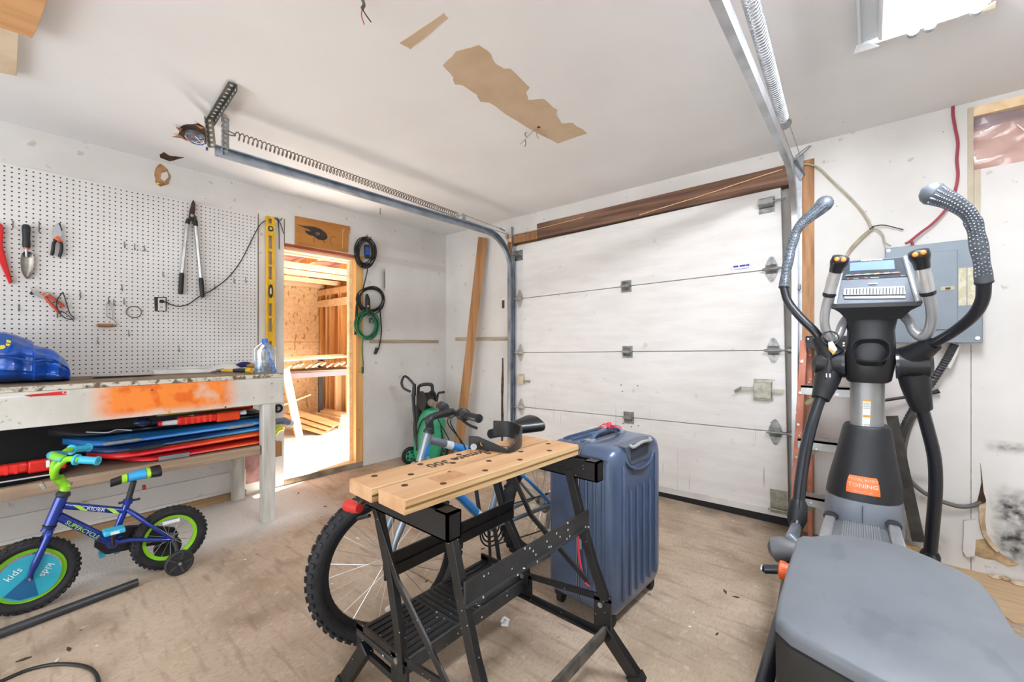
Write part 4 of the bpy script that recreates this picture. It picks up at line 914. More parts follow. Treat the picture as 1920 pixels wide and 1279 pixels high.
# dark sled board at the left end
t = thing('sled_board', 'black sled with pale underside lying at the far end of the shelf', 'sled', (.45, -3.3, .5))
MB().loft([[Vc((.20, y, .50 + l)), Vc((.60 - n_, y, .502 + l)), Vc((.615 - n_, y, .525 + l)), (Vc((.20, y, .53 + l)))] for y, l, n_ in ((-4.0, .0, 0), (-3.15, .0, 0), (-3.03, .01, .02), (-2.96, .025, .08))]).build('deck', mat('sled_black', '#1e1e20', .5), t)
MB().b2((.612, -4.0, .523), (.618, -3.05, .529)).build('pale_edge', mat('sled_pale', '#c9cbd0', .5), t)
wg = mat('gun_white', '#e4e4e6', .4); go = mat('gun_orange', '#f0481c', .35); gr = mat('gun_red', '#e8251d', .35)
def squirter(lab, y0, x0, z0, ang, c1, c2, flip=1):
    M = Mx.Translation((x0, y0, z0)) @ Mx.Rotation(ang, 4, 'Z')
    t = thing('water_gun', lab, 'water gun', (x0, y0, z0 - .03), 'toy water guns on the bench shelf')
    b = MB(M)
    b.tube([(0, -.20, 0), (0, -.13, .0)], [.013, .017], 12); b.build('nozzle', wg, t)
    MB(M).tube([(0, -.20, 0), (0, -.215, 0)], [.016, .012], 12).build('nozzle_tip', c1, t)
    MB(M).box((0, -.03, .004), (.045, .20, .05)).build('tank', c1, t, bevel=.012, seg=3)
    for k in range(5): MB(M).box((.0235, -.09 + k*.03, .004), (.004, .012, .044)).build('tank_rib', c2, t, bevel=.001)
    MB(M).box((0, .13, .0), (.04, .13, .06)).build('body', c2, t, bevel=.010, seg=3)
    MB(M).beam((0, .13, -.01), (.0, .165, -.035 + .03), .03, .04).build('grip', c2, t, bevel=.006)
    MB(M).tube([(0, .19, .01), (0, .23, .012)], [.012, .016], 10).build('plunger', wg, t)
    return t
squirter('red and orange water gun on top of the stacked boards', -2.42, .56, .705, .02, gr, go)
squirter('red water gun lying on the black sled at the shelf end', -3.19, .56, .566, .0, gr, gr)
squirter('dark red water gun pushed behind the orange one', -2.26, .29, .732, -.10, mat('gun_dark', '#a81d22', .4), gr)
# small navy racket head, yellow board edge
t = thing('swim_goggles', 'navy diving mask with pale strap under the bench apron', 'goggles', (.5, -2.66, .69))
MB().ell((.545, -2.70, .722), (.026, .042, .020)).build('lens', mat('mask_dark', '#2a3552', .25), t)
MB().torus((.545, -2.70, .728), (1, .2, .6), .026, .007, 20, 8).build('frame', mat('mask_navy', '#1c2c5a', .4), t)
MB().tube(spl([(.545, -2.66, .715), (.56, -2.58, .715), (.565, -2.52, .718), (.565, -2.49, .722)]), .009, 8).build('snorkel', mat('mask_navy', '#1c2c5a'), t)
MB().tube([(.565, -2.50, .722), (.565, -2.47, .727)], [.012, .014], 10).build('mouthpiece', mat('pale_rubber', '#b6bac0', .5), t)
tag(MB().loft([[Vc((.40, -2.62, .745)), Vc((.50, -2.63, .740)), Vc((.50, -2.63, .752)), Vc((.40, -2.62, .757))], [Vc((.38, -2.12, .750)), Vc((.52, -2.15, .747)), Vc((.52, -2.15, .759)), Vc((.38, -2.12, .762))]]).build('kick_board', mat('board_yellow', '#c9a81a', .5)), 'thin yellow board tucked right under the bench apron', 'board')
# things hung on the wall end
t = thing('toy_blaster', 'yellow and grey toy hung behind the bench leg', 'toy', (.05, -1.80, .47))
p = X(530, 796, .06)
MB().tube(spl([p + Vc((0, -.05, .03)), p + Vc((.01, 0, .03)), p + Vc((.01, .05, .005))]), [.025]*6 + [.030]*6 + [.018], 12).build('grey_body', mat('toy_grey', '#6d7382', .4), t)
MB().tube(spl([p + Vc((.02, -.07, -.06)), p + Vc((.02, -.04, -.03)), p + Vc((.02, .0, -.02))]), [.022]*12 + [.015], 10).build('yellow_body', mat('toy_yellow', '#dbe02a', .4), t)
MB().ell(p + Vc((.01, .065, .0)), (.015, .02, .03)).build('white_nose', wg, t)
p = X(522, 766, .03); t = thing('hose_clip', 'black rubber ring clipped to the wall behind the bench leg', 'clip', tuple(p))
MB().torus(p, (1, 0, 0), .026, .010, 20, 8).build('ring', black_r, t); MB().box(p + Vc((-.012, -.02, 0)), (.02, .03, .02)).build('mount', black_r, t)

t = MB().loft([[Vc((.05, -4.1, .50)), Vc((.10, -4.1, .50)), Vc((.045, -4.1, .765)), Vc((.02, -4.1, .765))], [Vc((.05, -2.56, .50)), Vc((.10, -2.56, .50)), Vc((.045, -2.62, .745)), Vc((.02, -2.62, .745))]]).build('shade_panel', mat('shade_black', '#17171a', .6), bevel=.006)  # dark panel added to stand in for the shade under the bench
tag(t, 'large black panel added as shade at the back of the bench shelf', 'panel')
# ================================================================ bicycles
tire_m = mat('tyre_rubber', '#18181b', .75, col2='#232327', scale=20, bump=.2)
spoke_m = mat('spoke_steel', '#bfc2c4', .3, .8)
def wheel(t, hub, ax, R, tr, rim_m, rim_w, nsp, knobs, hubr=.016, hubm=None, rows=3, knob=.008):
    hub = Vc(hub); a, b, ax = frame(ax)
    def P(ang, r, o=0.): return hub + (a*math.cos(ang) + b*math.sin(ang))*r + ax*o
    MB().torus(hub, ax, R - tr, tr*.96, 56, 12).build('tyre', tire_m, t)
    kn = MB()
    for k in range(knobs):
        for j in range(rows):
            th = 2*math.pi*(k + (j % 2)*.5)/knobs; off = (j - (rows-1)/2) * tr*1.25/max(1, (rows-1)/2) * .62
            rr = R - tr + math.sqrt(max(0, tr*tr - off*off))
            c = P(th, rr, off); rd = (c - P(th, R - tr, 0)).normalized(); tg = ax.cross((P(th, 1) - hub).normalized()).normalized(); sd = rd.cross(tg)
            kn.box(c, (knob*1.5, knob*1.3, knob*.9), Mx((tg, sd, rd)).transposed())
    kn.build('tread', tire_m, t)['kind'] = 'stuff'
    ri = R - 2*tr*.93; prof = [(ri, -rim_w*.5), (ri + .004, -rim_w*.62), (ri + .002, rim_w*.0)]
    rings = []
    for k in range(56):
        th = 2*math.pi*k/56; rings.append([P(th, ri - rim_w*.9, -rim_w*.25), P(th, ri + .004, -rim_w*.6), P(th, ri + .006, 0), P(th, ri + .004, rim_w*.6), P(th, ri - rim_w*.9, rim_w*.25)])
    rim = MB().loft(rings, True, False, True).build('rim', rim_m, t)
    for k in range(nsp):
        th = 2*math.pi*k/nsp; s = 1 if k % 2 else -1
        MB().tube([P(th + .35*(1 if k % 4 < 2 else -1), hubr, s*.022), P(th, ri - rim_w*.6, 0)], .0012, 4, cap=False).build('spoke', spoke_m, rim)
    h = MB().cyl(hub - ax*.045, hub + ax*.045, hubr*.7, n=14); h.cyl(hub - ax*.026, hub - ax*.020, hubr*1.25, n=16); h.cyl(hub + ax*.020, hub + ax*.026, hubr*1.25, n=16); h.cyl(hub - ax*.06, hub + ax*.06, .0045, n=8)
    h.build('hub', hubm or steel_d, t)
    return rim
# ---------------------------------------------------------------- children's bicycle
kb_blue = mat('kid_blue', '#0c3190', .25, .3, col2='#092674', scale=5, coat=.6)
lime = mat('kid_lime', '#8fd62a', .35, col2='#80c722')
cyan = mat('kid_cyan', '#39b6da', .4, col2='#2fa8cd')
KX = .875
K = thing('kids_bicycle', 'small blue and lime child bicycle with training wheels by the workbench', 'bicycle', (KX, -2.9, 0))
fh, rh = Vc((KX, -3.122, .157)), Vc((KX + .012, -2.64, .157)); XA = Vc((1, 0, 0))
rimf = wheel(K, fh, XA, .157, .024, lime, .017, 16, 40, .012, rows=3, knob=.0075); rimr = wheel(K, rh, XA, .157, .024, lime, .017, 16, 40, .012, rows=3, knob=.0075)
def k(px, py, dx=0.): return X(px, py, KX + dx)
htT, htB = k(116.5, 932), k(94, 984); bb = k(209, 1016); stc = k(240, 940)
MB().tube([htT, htB], .022, 16).build('head_tube', kb_blue, K)
MB().tube([htT + (htT-htB)*.05, htT + (htT-htB)*.14, htT + (htT-htB)*.22], [.025, .025, .018], 16).build('headset', blk, K)
MB().tube([htB - (htT-htB)*.02, htB - (htT-htB)*.10], [.024, .022], 16).build('headset', blk, K)
tt = MB().tube([k(121, 948), k(233, 958)], .0155, 14).build('top_tube', kb_blue, K)
dt = MB().tube([k(110, 968), bb], [.019, .019], 14).build('down_tube', kb_blue, K)
MB().tube([bb, stc], .015, 14).build('seat_tube', kb_blue, K)
for s in (-1, 1):
    MB().tube([bb + Vc((s*.02, .01, 0)), bb + Vc((s*.042, .06, 0)), rh + Vc((s*.047, 0, 0))], .0095, 10).build('chain_stay', kb_blue, K)
    MB().tube([k(238, 955) + Vc((s*.012, 0, 0)), k(258, 968) + Vc((s*.04, 0, 0)), rh + Vc((s*.047, 0, 0))], .009, 10).build('seat_stay', kb_blue, K)
    MB().tube(spl([htB + Vc((s*.012, -.003, -.02)), htB + Vc((s*.036, -.01, -.045)), fh + Vc((s*.040, .008, .03)), fh + Vc((s*.040, 0, -.008))]), [.014]*6 + [.013]*6 + [.010]*7, 10).build('fork_blade', kb_blue, K)
MB().tube([htB - (htT-htB)*.1, htB - (htT-htB)*.22], [.020, .024], 12).build('fork_crown', kb_blue, K)
MB().cyl(bb - XA*.035, bb + XA*.035, .022, n=16).build('bottom_bracket', kb_blue, K)
# stem and bars
st0 = htT + (htT - htB)*.2; cl = k(108, 895)
MB().tube(spl([st0, st0 + UP*.03, (st0 + cl)/2 + UP*.012, cl]), [.016]*6 + [.017]*6 + [.019]*7, 12).build('stem', lime, K)
MB().tube([st0 + UP*.02, k(131, 908)], [.014, .013], 10).build('stem_lug', lime, K)
MB().cyl(k(131, 908), k(133, 904), .008, n=6).build('stem_bolt', steel_d, K)
for s in (-1, 1):
    pts = [cl + Vc((s*.0, 0, 0)), cl + Vc((s*.035, -.012, .01)), cl + Vc((s*.065, -.006, .055)), cl + Vc((s*.075, .018, .085)), cl + Vc((s*.11, .035, .095)), cl + Vc((s*.15, .06, .092))]
    MB().tube(spl(pts, 5), .0125, 12).build('handlebar', lime, K)
    g0 = cl + Vc((s*.13, .048, .093)); g1 = cl + Vc((s*.185, .115, .083)); d = g1 - g0
    MB().tube([g0, g0 + d*.1, g0 + d*.12, g0 + d*.92, g0 + d*.93, g1], [.024, .024, .016, .016, .020, .020], 16).build('grip', cyan, K)
    MB().cyl(g1, g1 + d*.005, .007, n=10).build('grip_cap', mat('cyan_dark', '#1d86a8', .4), K)
MB().tube(spl([cl + Vc((-.075, .018, .085)), cl + Vc((-.02, -.015, .10)), cl + Vc((.03, -.01, .10)), cl + Vc((.075, .018, .088))], 5), .018, 10).build('bar_pad', mat('pad_lime', '#76c234', .5, col2='#2b9cc4', scale=9, lo=.45, hi=.5), K)
MB().box(cl + Vc((.04, -.03, .075)), (.03, .012, .028)).build('bar_badge', mat('badge_white', '#e5e7ea', .4), K, bevel=.003)
fr = MB().box(cl + Vc((.015, -.045, -.022)), (.05, .012, .03), Mx.Rotation(.4, 3, 'X')).build('reflector', mat('reflector_clear', '#b9bcbf', .2, .4), K, bevel=.003)
# seat
MB().tube([stc, k(251, 902)], .0125, 12).build('seat_post', blk, K)
MB().tube([stc - UP*.012, stc + UP*.012], .019, 14).build('seat_clamp', kb_blue, K)
MB().tube([stc + Vc((0, -.035, 0)), stc + Vc((0, .045, .0))], .006, 8).build('clamp_lever', blk, K)
sm = mat('kid_saddle', '#17181b', .4); ys = [k(207, 903).y, k(300, 888).y]
_nt = sm.node_tree; _, sx, sy, sz = obj_xyz(sm); y0b = -2.9
def yb(px): return k(px, 895).y - y0b
for a_, b_, c_ in ((228, 238, '#9fd62a'), (240, 272, '#2f9bd6'), (273, 280, '#9fd62a')): add_layer(sm, soft_range(_nt, sy, yb(a_), yb(b_), .002), c_)
rings = []
for i in range(15):
    t_ = i/14; y = ys[0] + (ys[1]-ys[0])*t_; wd = .014 + .050*(max(0, t_-.25)/.75)**1.2 - (.012 if i == 14 else 0); zc = .490 + .012*math.sin(t_*3.0) + .012*t_*t_*1.4; hh = .020 + .010*t_
    rings.append([Vc((KX + wd*math.cos(q), y, zc + (hh*math.sin(q) if math.sin(q) > 0 else hh*.9*math.sin(q)))) for q in [2*math.pi*j/16 for j in range(16)]])
MB().loft(rings).build('saddle', sm, K)
MB().box(k(297, 889), (.012, .02, .014)).build('saddle_badge', mat('badge_white', '#e5e7ea'), K)
MB().box(k(270, 914), (.03, .012, .018)).build('rear_reflector', mat('kid_red', '#8e1c1c', .3), K)
# chain case, cranks, pedals
cc = [k(178, 1030), k(180, 1012), k(195, 1000), k(215, 992), k(268, 988), k(330, 992), k(338, 1004), k(330, 1020), k(268, 1030), k(200, 1044)]
MB().prism([p + XA*-.045 for p in [Vc((KX, q.y, q.z)) for q in cc]], (.018, 0, 0)).build('chain_guard', mat('guard_black', '#1a1a1c', .45), K, bevel=.004)
MB().tube([bb - XA*.05, bb + XA*.05], .010, 10).build('crank_axle', blk, K)
MB().tube([bb + XA*.045, bb + Vc((.05, .0, .075))], .008, 8).build('crank_arm', blk, K); MB().tube([bb - XA*.052, bb + Vc((-.056, -.0, -.075))], .008, 8).build('crank_arm', blk, K)
for c in (bb + Vc((.085, .0, .078)), bb + Vc((-.09, 0, -.078))):
    p = MB().box(c, (.065, .075, .022)); 
    po = p.build('pedal', cyan, K, bevel=.006, seg=2); MB().box(c + Vc((.034, 0, .0)), (.003, .03, .012)).build('pedal_mark', mat('badge_white', '#e5e7ea'), po)
# training wheels
for s in (-1, 1):
    tw = rh + Vc((s*.125, .012, -.157 + .062)); tw.z = .060
    MB().tube([rh + XA*s*.05, rh + Vc((s*.075, .01, -.03)), tw - XA*s*.012], .009, 8).build('stabiliser_arm', blk, K)
    w_ = MB().lathe([(.004, -.012), (.058, -.012), (.060, -.008), (.060, .008), (.052, .012), (.048, .005), (.016, .006), (.014, .016), (.001, .016)], tw, XA*s, 28).build('training_wheel', mat('stab_black', '#29292b', .6), K)
    MB().cyl(tw + XA*s*.015, tw + XA*s*.02, .007, n=10).build('wheel_bolt', shiny, w_)
    for q in range(5): 
        an = q*2*math.pi/5; MB().beam(tw + Vc((s*.008, math.cos(an)*.016, math.sin(an)*.016)), tw + Vc((s*.008, math.cos(an)*.05, math.sin(an)*.05)), .006, .008).build('wheel_rib', mat('stab_rib', '#3b3b3e', .6), w_)
# decals
white = mat('decal_white', '#e9eef0', .4); limed = mat('decal_lime', '#a9d84a', .4)
td = (k(233, 958) - k(121, 948)).normalized(); 
text('top_tube_decal', 'RIDER', .022, (k(121, 948) + k(233, 958))/2 + Vc((.0155, .0, -.001)), td, UP, white, tt, depth=.0006, xs=1.15)
text('top_tube_decal', 'rush', .012, k(121, 948) + td*.055 + Vc((.0155, 0, 0)), td, UP, limed, tt, depth=.0006) if False else None
dd = (bb - k(110, 968)).normalized()
text('down_tube_decal', 'SUPERCYCLE', .024, (bb + k(110, 968))/2 + Vc((.019, -.012, .006)), dd, Vc((0, .6, .8)), limed, dt, depth=.0006, xs=1.1)
for off in (.025, .145):
    c = k(121, 948) + td*off + Vc((.0145, 0, 0)); MB().prism([c + Vc((0, 0, .010)), c + td*.03 + Vc((0, 0, .010)), c + td*.055 - Vc((0, 0, .012)), c + td*.03 - Vc((0, 0, .012))], (.002, 0, 0)).build('lime_flash', limed, tt)
# paper disc on the front wheel
MB().lathe([(.001, 0), (.094, 0), (.094, .0015), (.001, .0015)], fh + XA*.026, XA, 40).build('wheel_card', mat('card_teal', '#2aa7bf', .5), K)
card = [o for o in COL.objects if o.name == 'wheel_card'][0]
MB().prism([fh + Vc((.0282, math.cos(a_)*r_, math.sin(a_)*r_)) for a_, r_ in ((-2.5, .091), (-1.9, .091), (-1.3, .091), (0, .01), (2.0, .01))], (.0006, 0, 0)).build('card_stripe', mat('card_navy', '#155f8f', .5), card)
text('card_print', 'kids', .035, fh + Vc((.0285, -.045, .03)), (0, .75, .66), (0, -.66, .75), white, card)
text('card_print', 'kids', .035, fh + Vc((.0285, .05, .012)), (0, -.5, -.86), (0, .86, -.5), white, card)
MB().box(rh + Vc((.02, .0, .085)), (.002, .07, .016)).build('spoke_reflector', white, rimr)
# ---------------------------------------------------------------- adult bicycle behind the workmate
ab_grey = mat('bike_grey', '#77828c', .3, .3, col2='#6b7680', scale=5, coat=.5)
ab_blue = mat('bike_blue', '#2f86d0', .3, .1, coat=.5)
rim_dk = mat('rim_black', '#2a2b2e', .35, .5)
AR = .305
AF, ARr = Vc((2.223, -2.20, AR)), Vc((2.305, -1.30, AR))
G = thing('mountain_bicycle', 'grey and blue mountain bicycle standing behind the folding work table', 'bicycle', (2.26, -1.75, 0))
hf = Vc((.30, .95, 0)).normalized(); nf = Vc((hf.y, -hf.x, 0)); hr_ = (ARr - AF); hr_.z = 0; hr_.normalize(); nr = Vc((hr_.y, -hr_.x, 0))
rf = wheel(G, AF, nf, AR, .030, rim_dk, .022, 28, 52, .020, rows=3, knob=.011)
rr_ = wheel(G, ARr, nr, AR, .030, rim_dk, .022, 28, 52, .020, rows=3, knob=.011)
hB, hT = Vc((2.237, -2.065, .672)), Vc((2.242, -2.030, .786)); bbm = Vc((2.272, -1.70, .300)); sT = Vc((2.283, -1.585, .585))
MB().tube([hB, hT], .020, 16).build('head_tube', ab_grey, G)
MB().tube([hT, hT + (hT-hB)*.1, hT + (hT-hB)*.12, hT + (hT-hB)*.25], [.024, .024, .020, .018], 14).build('headset', blk, G)
MB().tube([hB - (hT-hB)*.02, hB - (hT-hB)*.12], .023, 14).build('headset', blk, G)
MB().tube([Vc((2.241, -2.035, .762)), sT], .0175, 14).build('top_tube', ab_grey, G)
q0, q1 = Vc((2.241, -2.035, .762)), sT
MB().tube([q0 + (q1-q0)*.28, q0 + (q1-q0)*.72], .0180, 14).build('top_tube_paint', ab_blue, G); MB().tube([q0 + (q1-q0)*.20, q0 + (q1-q0)*.28], .0180, 14).build('top_tube_band', white, G)
MB().tube([hB + (hT-hB)*.15, bbm], .020, 14).build('down_tube', ab_grey, G)
d0, d1 = hB + (hT-hB)*.15, bbm
MB().tube([d0 + (d1-d0)*.35, d0 + (d1-d0)*.80], .0206, 14).build('down_tube_paint', ab_blue, G); MB().tube([d0 + (d1-d0)*.80, d0 + (d1-d0)*.88], .0206, 14).build('down_tube_band', white, G)
MB().prism([hB + (hT-hB)*.2 + nr*.0205 + Vc((0, -.008, 0)), hB + (hT-hB)*.2 + nr*.0205 + Vc((0, .014, 0)), hB + (hT-hB)*.6 + nr*.0205 + Vc((0, .014, 0)), hB + (hT-hB)*.6 + nr*.0205 + Vc((0, -.006, 0))], nr*.001).build('head_badge', ab_blue, G)
MB().tube([bbm, sT + (sT-bbm)*.06], .016, 14).build('seat_tube', ab_grey, G)
for s in (-1, 1):
    MB().tube(spl([bbm + nr*s*.02, bbm + hr_*.10 + nr*s*.045, ARr + nr*s*.065]), .011, 10).build('chain_stay', ab_grey, G)
    MB().tube(spl([sT + nr*s*.012 - UP*.03, sT + hr_*.10 + nr*s*.045 - UP*.10, ARr + nr*s*.065]), .009, 10).build('seat_stay', ab_blue if s > 0 else ab_grey, G)
    MB().tube(spl([hB + nf*s*.03 - (hT-hB)*.2, hB + nf*s*.055 - (hT-hB)*.45, AF + nf*s*.058 + UP*.10, AF + nf*s*.056]), [.0165]*6 + [.015]*6 + [.011]*7, 12).build('fork_leg', ab_grey, G)
MB().box(hB - (hT-hB)*.22, (.05, .10, .04), Mx.Rotation(math.atan2(nf.y, nf.x) - math.pi/2, 3, 'Z')).build('fork_crown', ab_grey, G, bevel=.012)
MB().cyl(bbm - nr*.04, bbm + nr*.04, .022, n=16).build('bottom_bracket', ab_grey, G)
# saddle
MB().tube([sT, Vc((2.297, -1.50, .70))], .0125, 12).build('seat_post', steel_d, G)
MB().tube([sT - (sT-bbm)*.02, sT + (sT-bbm)*.07], .020, 12).build('seat_clamp', steel_d, G)
rings = []
for i in range(17):
    t_ = i/16; c = Vc((2.272, -1.68, .725)).lerp(Vc((2.305, -1.37, .737)), t_); wd = .024 + .074*(max(0, t_ - .3)/.7)**1.1 - (.02 if i == 16 else 0); hh = .026 + .026*t_ - (.014 if i == 16 else 0)
    rings.append([c + nr*(wd*math.cos(q)) + UP*(hh*math.sin(q)*(1 if math.sin(q) > 0 else .7) - .006*math.cos(q)**2*t_) for q in [2*math.pi*j/18 for j in range(18)]])
MB().loft(rings).build('saddle', mat('saddle_black', '#141518', .35, coat=.2), G)
# stem reversed, bars
bc_ = Vc((2.195, -1.855, .85)); sc_ = hT + (hT-hB)*.30
MB().tube(spl([sc_ - (hT-hB)*.1, sc_ + UP*.03, bc_]), [.018]*6 + [.016]*7, 12).build('stem', blk, G)
e1, e0 = Vc((2.44, -1.925, .856)), Vc((1.95, -1.785, .862))
MB().tube(spl([e0, e0.lerp(bc_, .45), bc_, bc_.lerp(e1, .55), e1]), .0115, 10).build('handlebar', blk, G)
gripm = mat('grip_brown', '#6e6252', .7, col2='#4f463a', scale=30)
for e in (e0, e1):
    d = (bc_ - e).normalized(); mb = MB(); mb.tube([e, e + d*.006, e + d*.01, e + d*.11, e + d*.112, e + d*.12], [.018, .019, .0165, .016, .021, .021], 16); mb.build('grip', blk if e is e1 else gripm, G)
    MB().tube([e + d*.12, e + d*.125, e + d*.165, e + d*.17], [.020, .027, .027, .018], 16).build('twist_shifter', blk, G)
    lv = e + d*.19; MB().tube(spl([lv, lv + Vc((0, .02, -.03)), lv + Vc((0, .03, -.05)) - d*.06, lv + Vc((0, .035, -.055)) - d*.12]), [.009]*6 + [.007]*13, 8, flat=.6).build('brake_lever', mat('lever_dark', '#3a3a3c', .35, .5), G)
for a_, b_, sg in ((e0, .17, 1), (e1, .17, -1), (e1, .20, 1)):
    d = (bc_ - a_).normalized(); s0 = a_ + d*b_
    MB().tube(spl([s0, s0 + Vc((.02*sg, -.06, -.03)), s0 + Vc((.0, .03, -.16)), Vc((2.25, -1.93, .66))], 6), .0027, 6).build('cable', bcord, G)
# drivetrain
for r_, o_ in ((.085, .045), (.068, .038), (.05, .031)):
    MB().torus(bbm + nr*o_, nr, r_, .004, 36, 5).build('chainring', mat('ring_dark', '#232326', .4, .6), G)
MB().tube([bbm + nr*.05, bbm + nr*.065 + Vc((0, .02, -.165))], .010, 8).build('crank_arm', blk, G); MB().tube([bbm - nr*.05, bbm - nr*.065 + Vc((0, -.02, .165))], .010, 8).build('crank_arm', blk, G)
for c in (bbm + nr*.11 + Vc((0, .02, -.165)), bbm - nr*.11 + Vc((0, -.02, .165))): MB().box(c, (.08, .09, .025)).build('pedal', blk, G, bevel=.006)
for k_ in range(5): MB().torus(ARr + nr*(.03 + k_*.006), nr, .052 - k_*.006, .003, 24, 5).build('sprocket', steel_d, G)
MB().tube([bbm + nr*.045 + UP*.085, ARr + nr*.04 + UP*.05], .0035, 5).build('chain', mat('chain_dark', '#3c3832', .5, .6), G)
MB().tube(spl([bbm + nr*.045 - UP*.085, ARr + nr*.04 + Vc((0, -.03, -.13)), ARr + nr*.04 + Vc((0, .0, -.08))]), .0035, 5).build('chain', mat('chain_dark', '#3c3832'), G)
MB().beam(ARr + nr*.05 + UP*-.02, ARr + nr*.045 + Vc((0, -.015, -.13)), .02, .012).build('derailleur', steel_d, G)
MB().tube([bbm - nr*.045 + Vc((0, .05, -.02)), Vc((2.20, -1.60, .008))], [.009, .007], 8).build('kickstand', blk, G)
MB().ell(AF + hf*.02 + Vc((.0, 0, -.185)), (.045, .006, .018), Mx.Rotation(math.atan2(hf.y, hf.x), 3, 'Z')).build('spoke_reflector', mat('reflector_white', '#cfcabf', .3), rf)
# ================================================================ folding work table
wm_blk = mat('workmate_black', '#121213', .42, .1, col2='#1c1c1d', scale=14)
speckle(wm_blk, 60, .10, '#c9c9c6'); 
wm_dusty = mat('workmate_dusty', '#323334', .5, .1, col2='#1f2021', scale=8, detail=6); speckle(wm_dusty, 45, .16, '#dcdcd8')
wm_wood = mat('workmate_wood', '#c59d76', .6, col2='#b48a61', scale=2.4, detail=6, stretch=(7, .5, 7), bump=.05)
wm_edge = mat('workmate_ply', '#cbae80', .7, col2='#a98253', scale=3, detail=6, stretch=(4, .6, 14), bump=.2)
Q = thing('folding_workbench', 'folding work table with wooden jaws on a black paint-spattered steel frame', 'work table', (2.7, -2.18, 0))
TM = Mx.Translation((2.705, -2.18, 0)) @ Mx.Rotation(math.radians(-2.0), 4, 'Z')
TZ, TT = .79, .038
for nm, x0, x1, y0, y1 in (('jaw_board', -.128, -.010, -.385, .365), ('jaw_board', .002, .122, -.372, .378)):
    jb_ = MB(TM).b2((x0, y0, TZ - TT), (x1, y1, TZ)).build(nm, wm_wood, Q, bevel=.0025)
    for s in ((x0, -1), (x1, 1)):   # ply edges with a vee groove line
        MB(TM).b2((s[0] + s[1]*.0012, y0 + .002, TZ - TT + .002), (s[0] - s[1]*.001, y1 - .002, TZ - .002)).build('ply_edge', wm_edge, jb_)
        MB(TM).b2((s[0] + s[1]*.0018, y0 + .002, TZ - TT*.60), (s[0], y1 - .002, TZ - TT*.45)).build('edge_groove', mat('groove_brown', '#7d5a33', .8), jb_)
    for k in range(9):
        yy = y0 + .06 + k*.078; xx = (x0 + x1)/2 + (.034 if k % 2 else -.030)
        MB(TM).cyl((xx, yy, TZ - .003), (xx, yy, TZ + .0006), .0095, n=14).build('dog_hole', mat('hole_brown', '#3b2716', .9), jb_)
    if x0 < -.1: BACKJ = jb_
wt_ = TM.to_3x3()
ink2 = mat('print_ink', '#3a2d22', .7)
text('board_print', 'Workmate 300', .056, TM @ Vc((-.062, .005, TZ + .0005)), wt_ @ Vc((0, -1, 0)), wt_ @ Vc((1, 0, 0)), ink2, BACKJ, depth=.0003, xs=1.0, bold=.001)
MB(TM).b2((.03, -.235, TZ), (.085, -.14, TZ + .0008)).build('worn_label', mat('label_faint', '#b58a62', .6, col2='#a67a52', scale=60), Q)
# jaw supports: channels running front to back under each end
def arm(y, xa, xb):
    mb = MB(); z0, z1 = .675, .745
    mb.b2((xa, y - .022, z0), (xb, y - .018, z1)); mb.b2((xa, y + .018, z0), (xb, y + .022, z1)); mb.b2((xa, y - .022, z0), (xb, y + .022, z0 + .004)); mb.b2((xb - .01, y - .022, z0), (xb, y + .022, z1)); mb.b2((xa, y - .022, z1 - .004), (xa + .28, y + .022, z1)); mb.b2((xb - .05, y - .022, z1 - .004), (xb, y + .022, z1))
    o = mb.build('jaw_support', wm_blk, Q)
    MB().cyl((xa + .05, y, z1), (xb - .04, y, z1 - .02), .008, n=8).build('screw', steel_d, o); return o
arm(-2.45, 2.50, 2.875); arm(-1.815, 2.55, 2.935)
# vise cranks
MB().cyl((2.50, -2.45, .69), (2.455, -2.455, .675), .012, n=10).build('crank_shaft', wm_blk, Q)
MB().tube([(2.455, -2.455, .675), (2.445, -2.47, .655)], .009, 8).build('crank_arm', wm_blk, Q)
MB().tube([(2.46, -2.47, .655), (2.43, -2.472, .652), (2.395, -2.474, .650), (2.39, -2.474, .650)], [.014, .019, .019, .014], 14).build('crank_knob', mat('knob_red', '#c9302a', .35), Q)
MB().tube([(2.45, -2.47, .62), (2.50, -2.46, .64)], .006, 6).build('latch', wm_blk, Q)
def bar(pts, wd, th, up, nm, m=wm_blk):
    mb = MB(); pts = [Vc(p) for p in pts]
    rings = []
    for i, p in enumerate(pts):
        tg = (pts[min(i+1, len(pts)-1)] - pts[max(i-1, 0)]).normalized(); u = Vc(up); s = tg.cross(u).normalized()
        rings.append([p + s*wd/2 + u*th/2, p - s*wd/2 + u*th/2, p - s*wd/2 - u*th/2, p + s*wd/2 - u*th/2])
    return mb.loft(rings).build(nm, m, Q, bevel=.0015)
YA = (0, 1, 0)
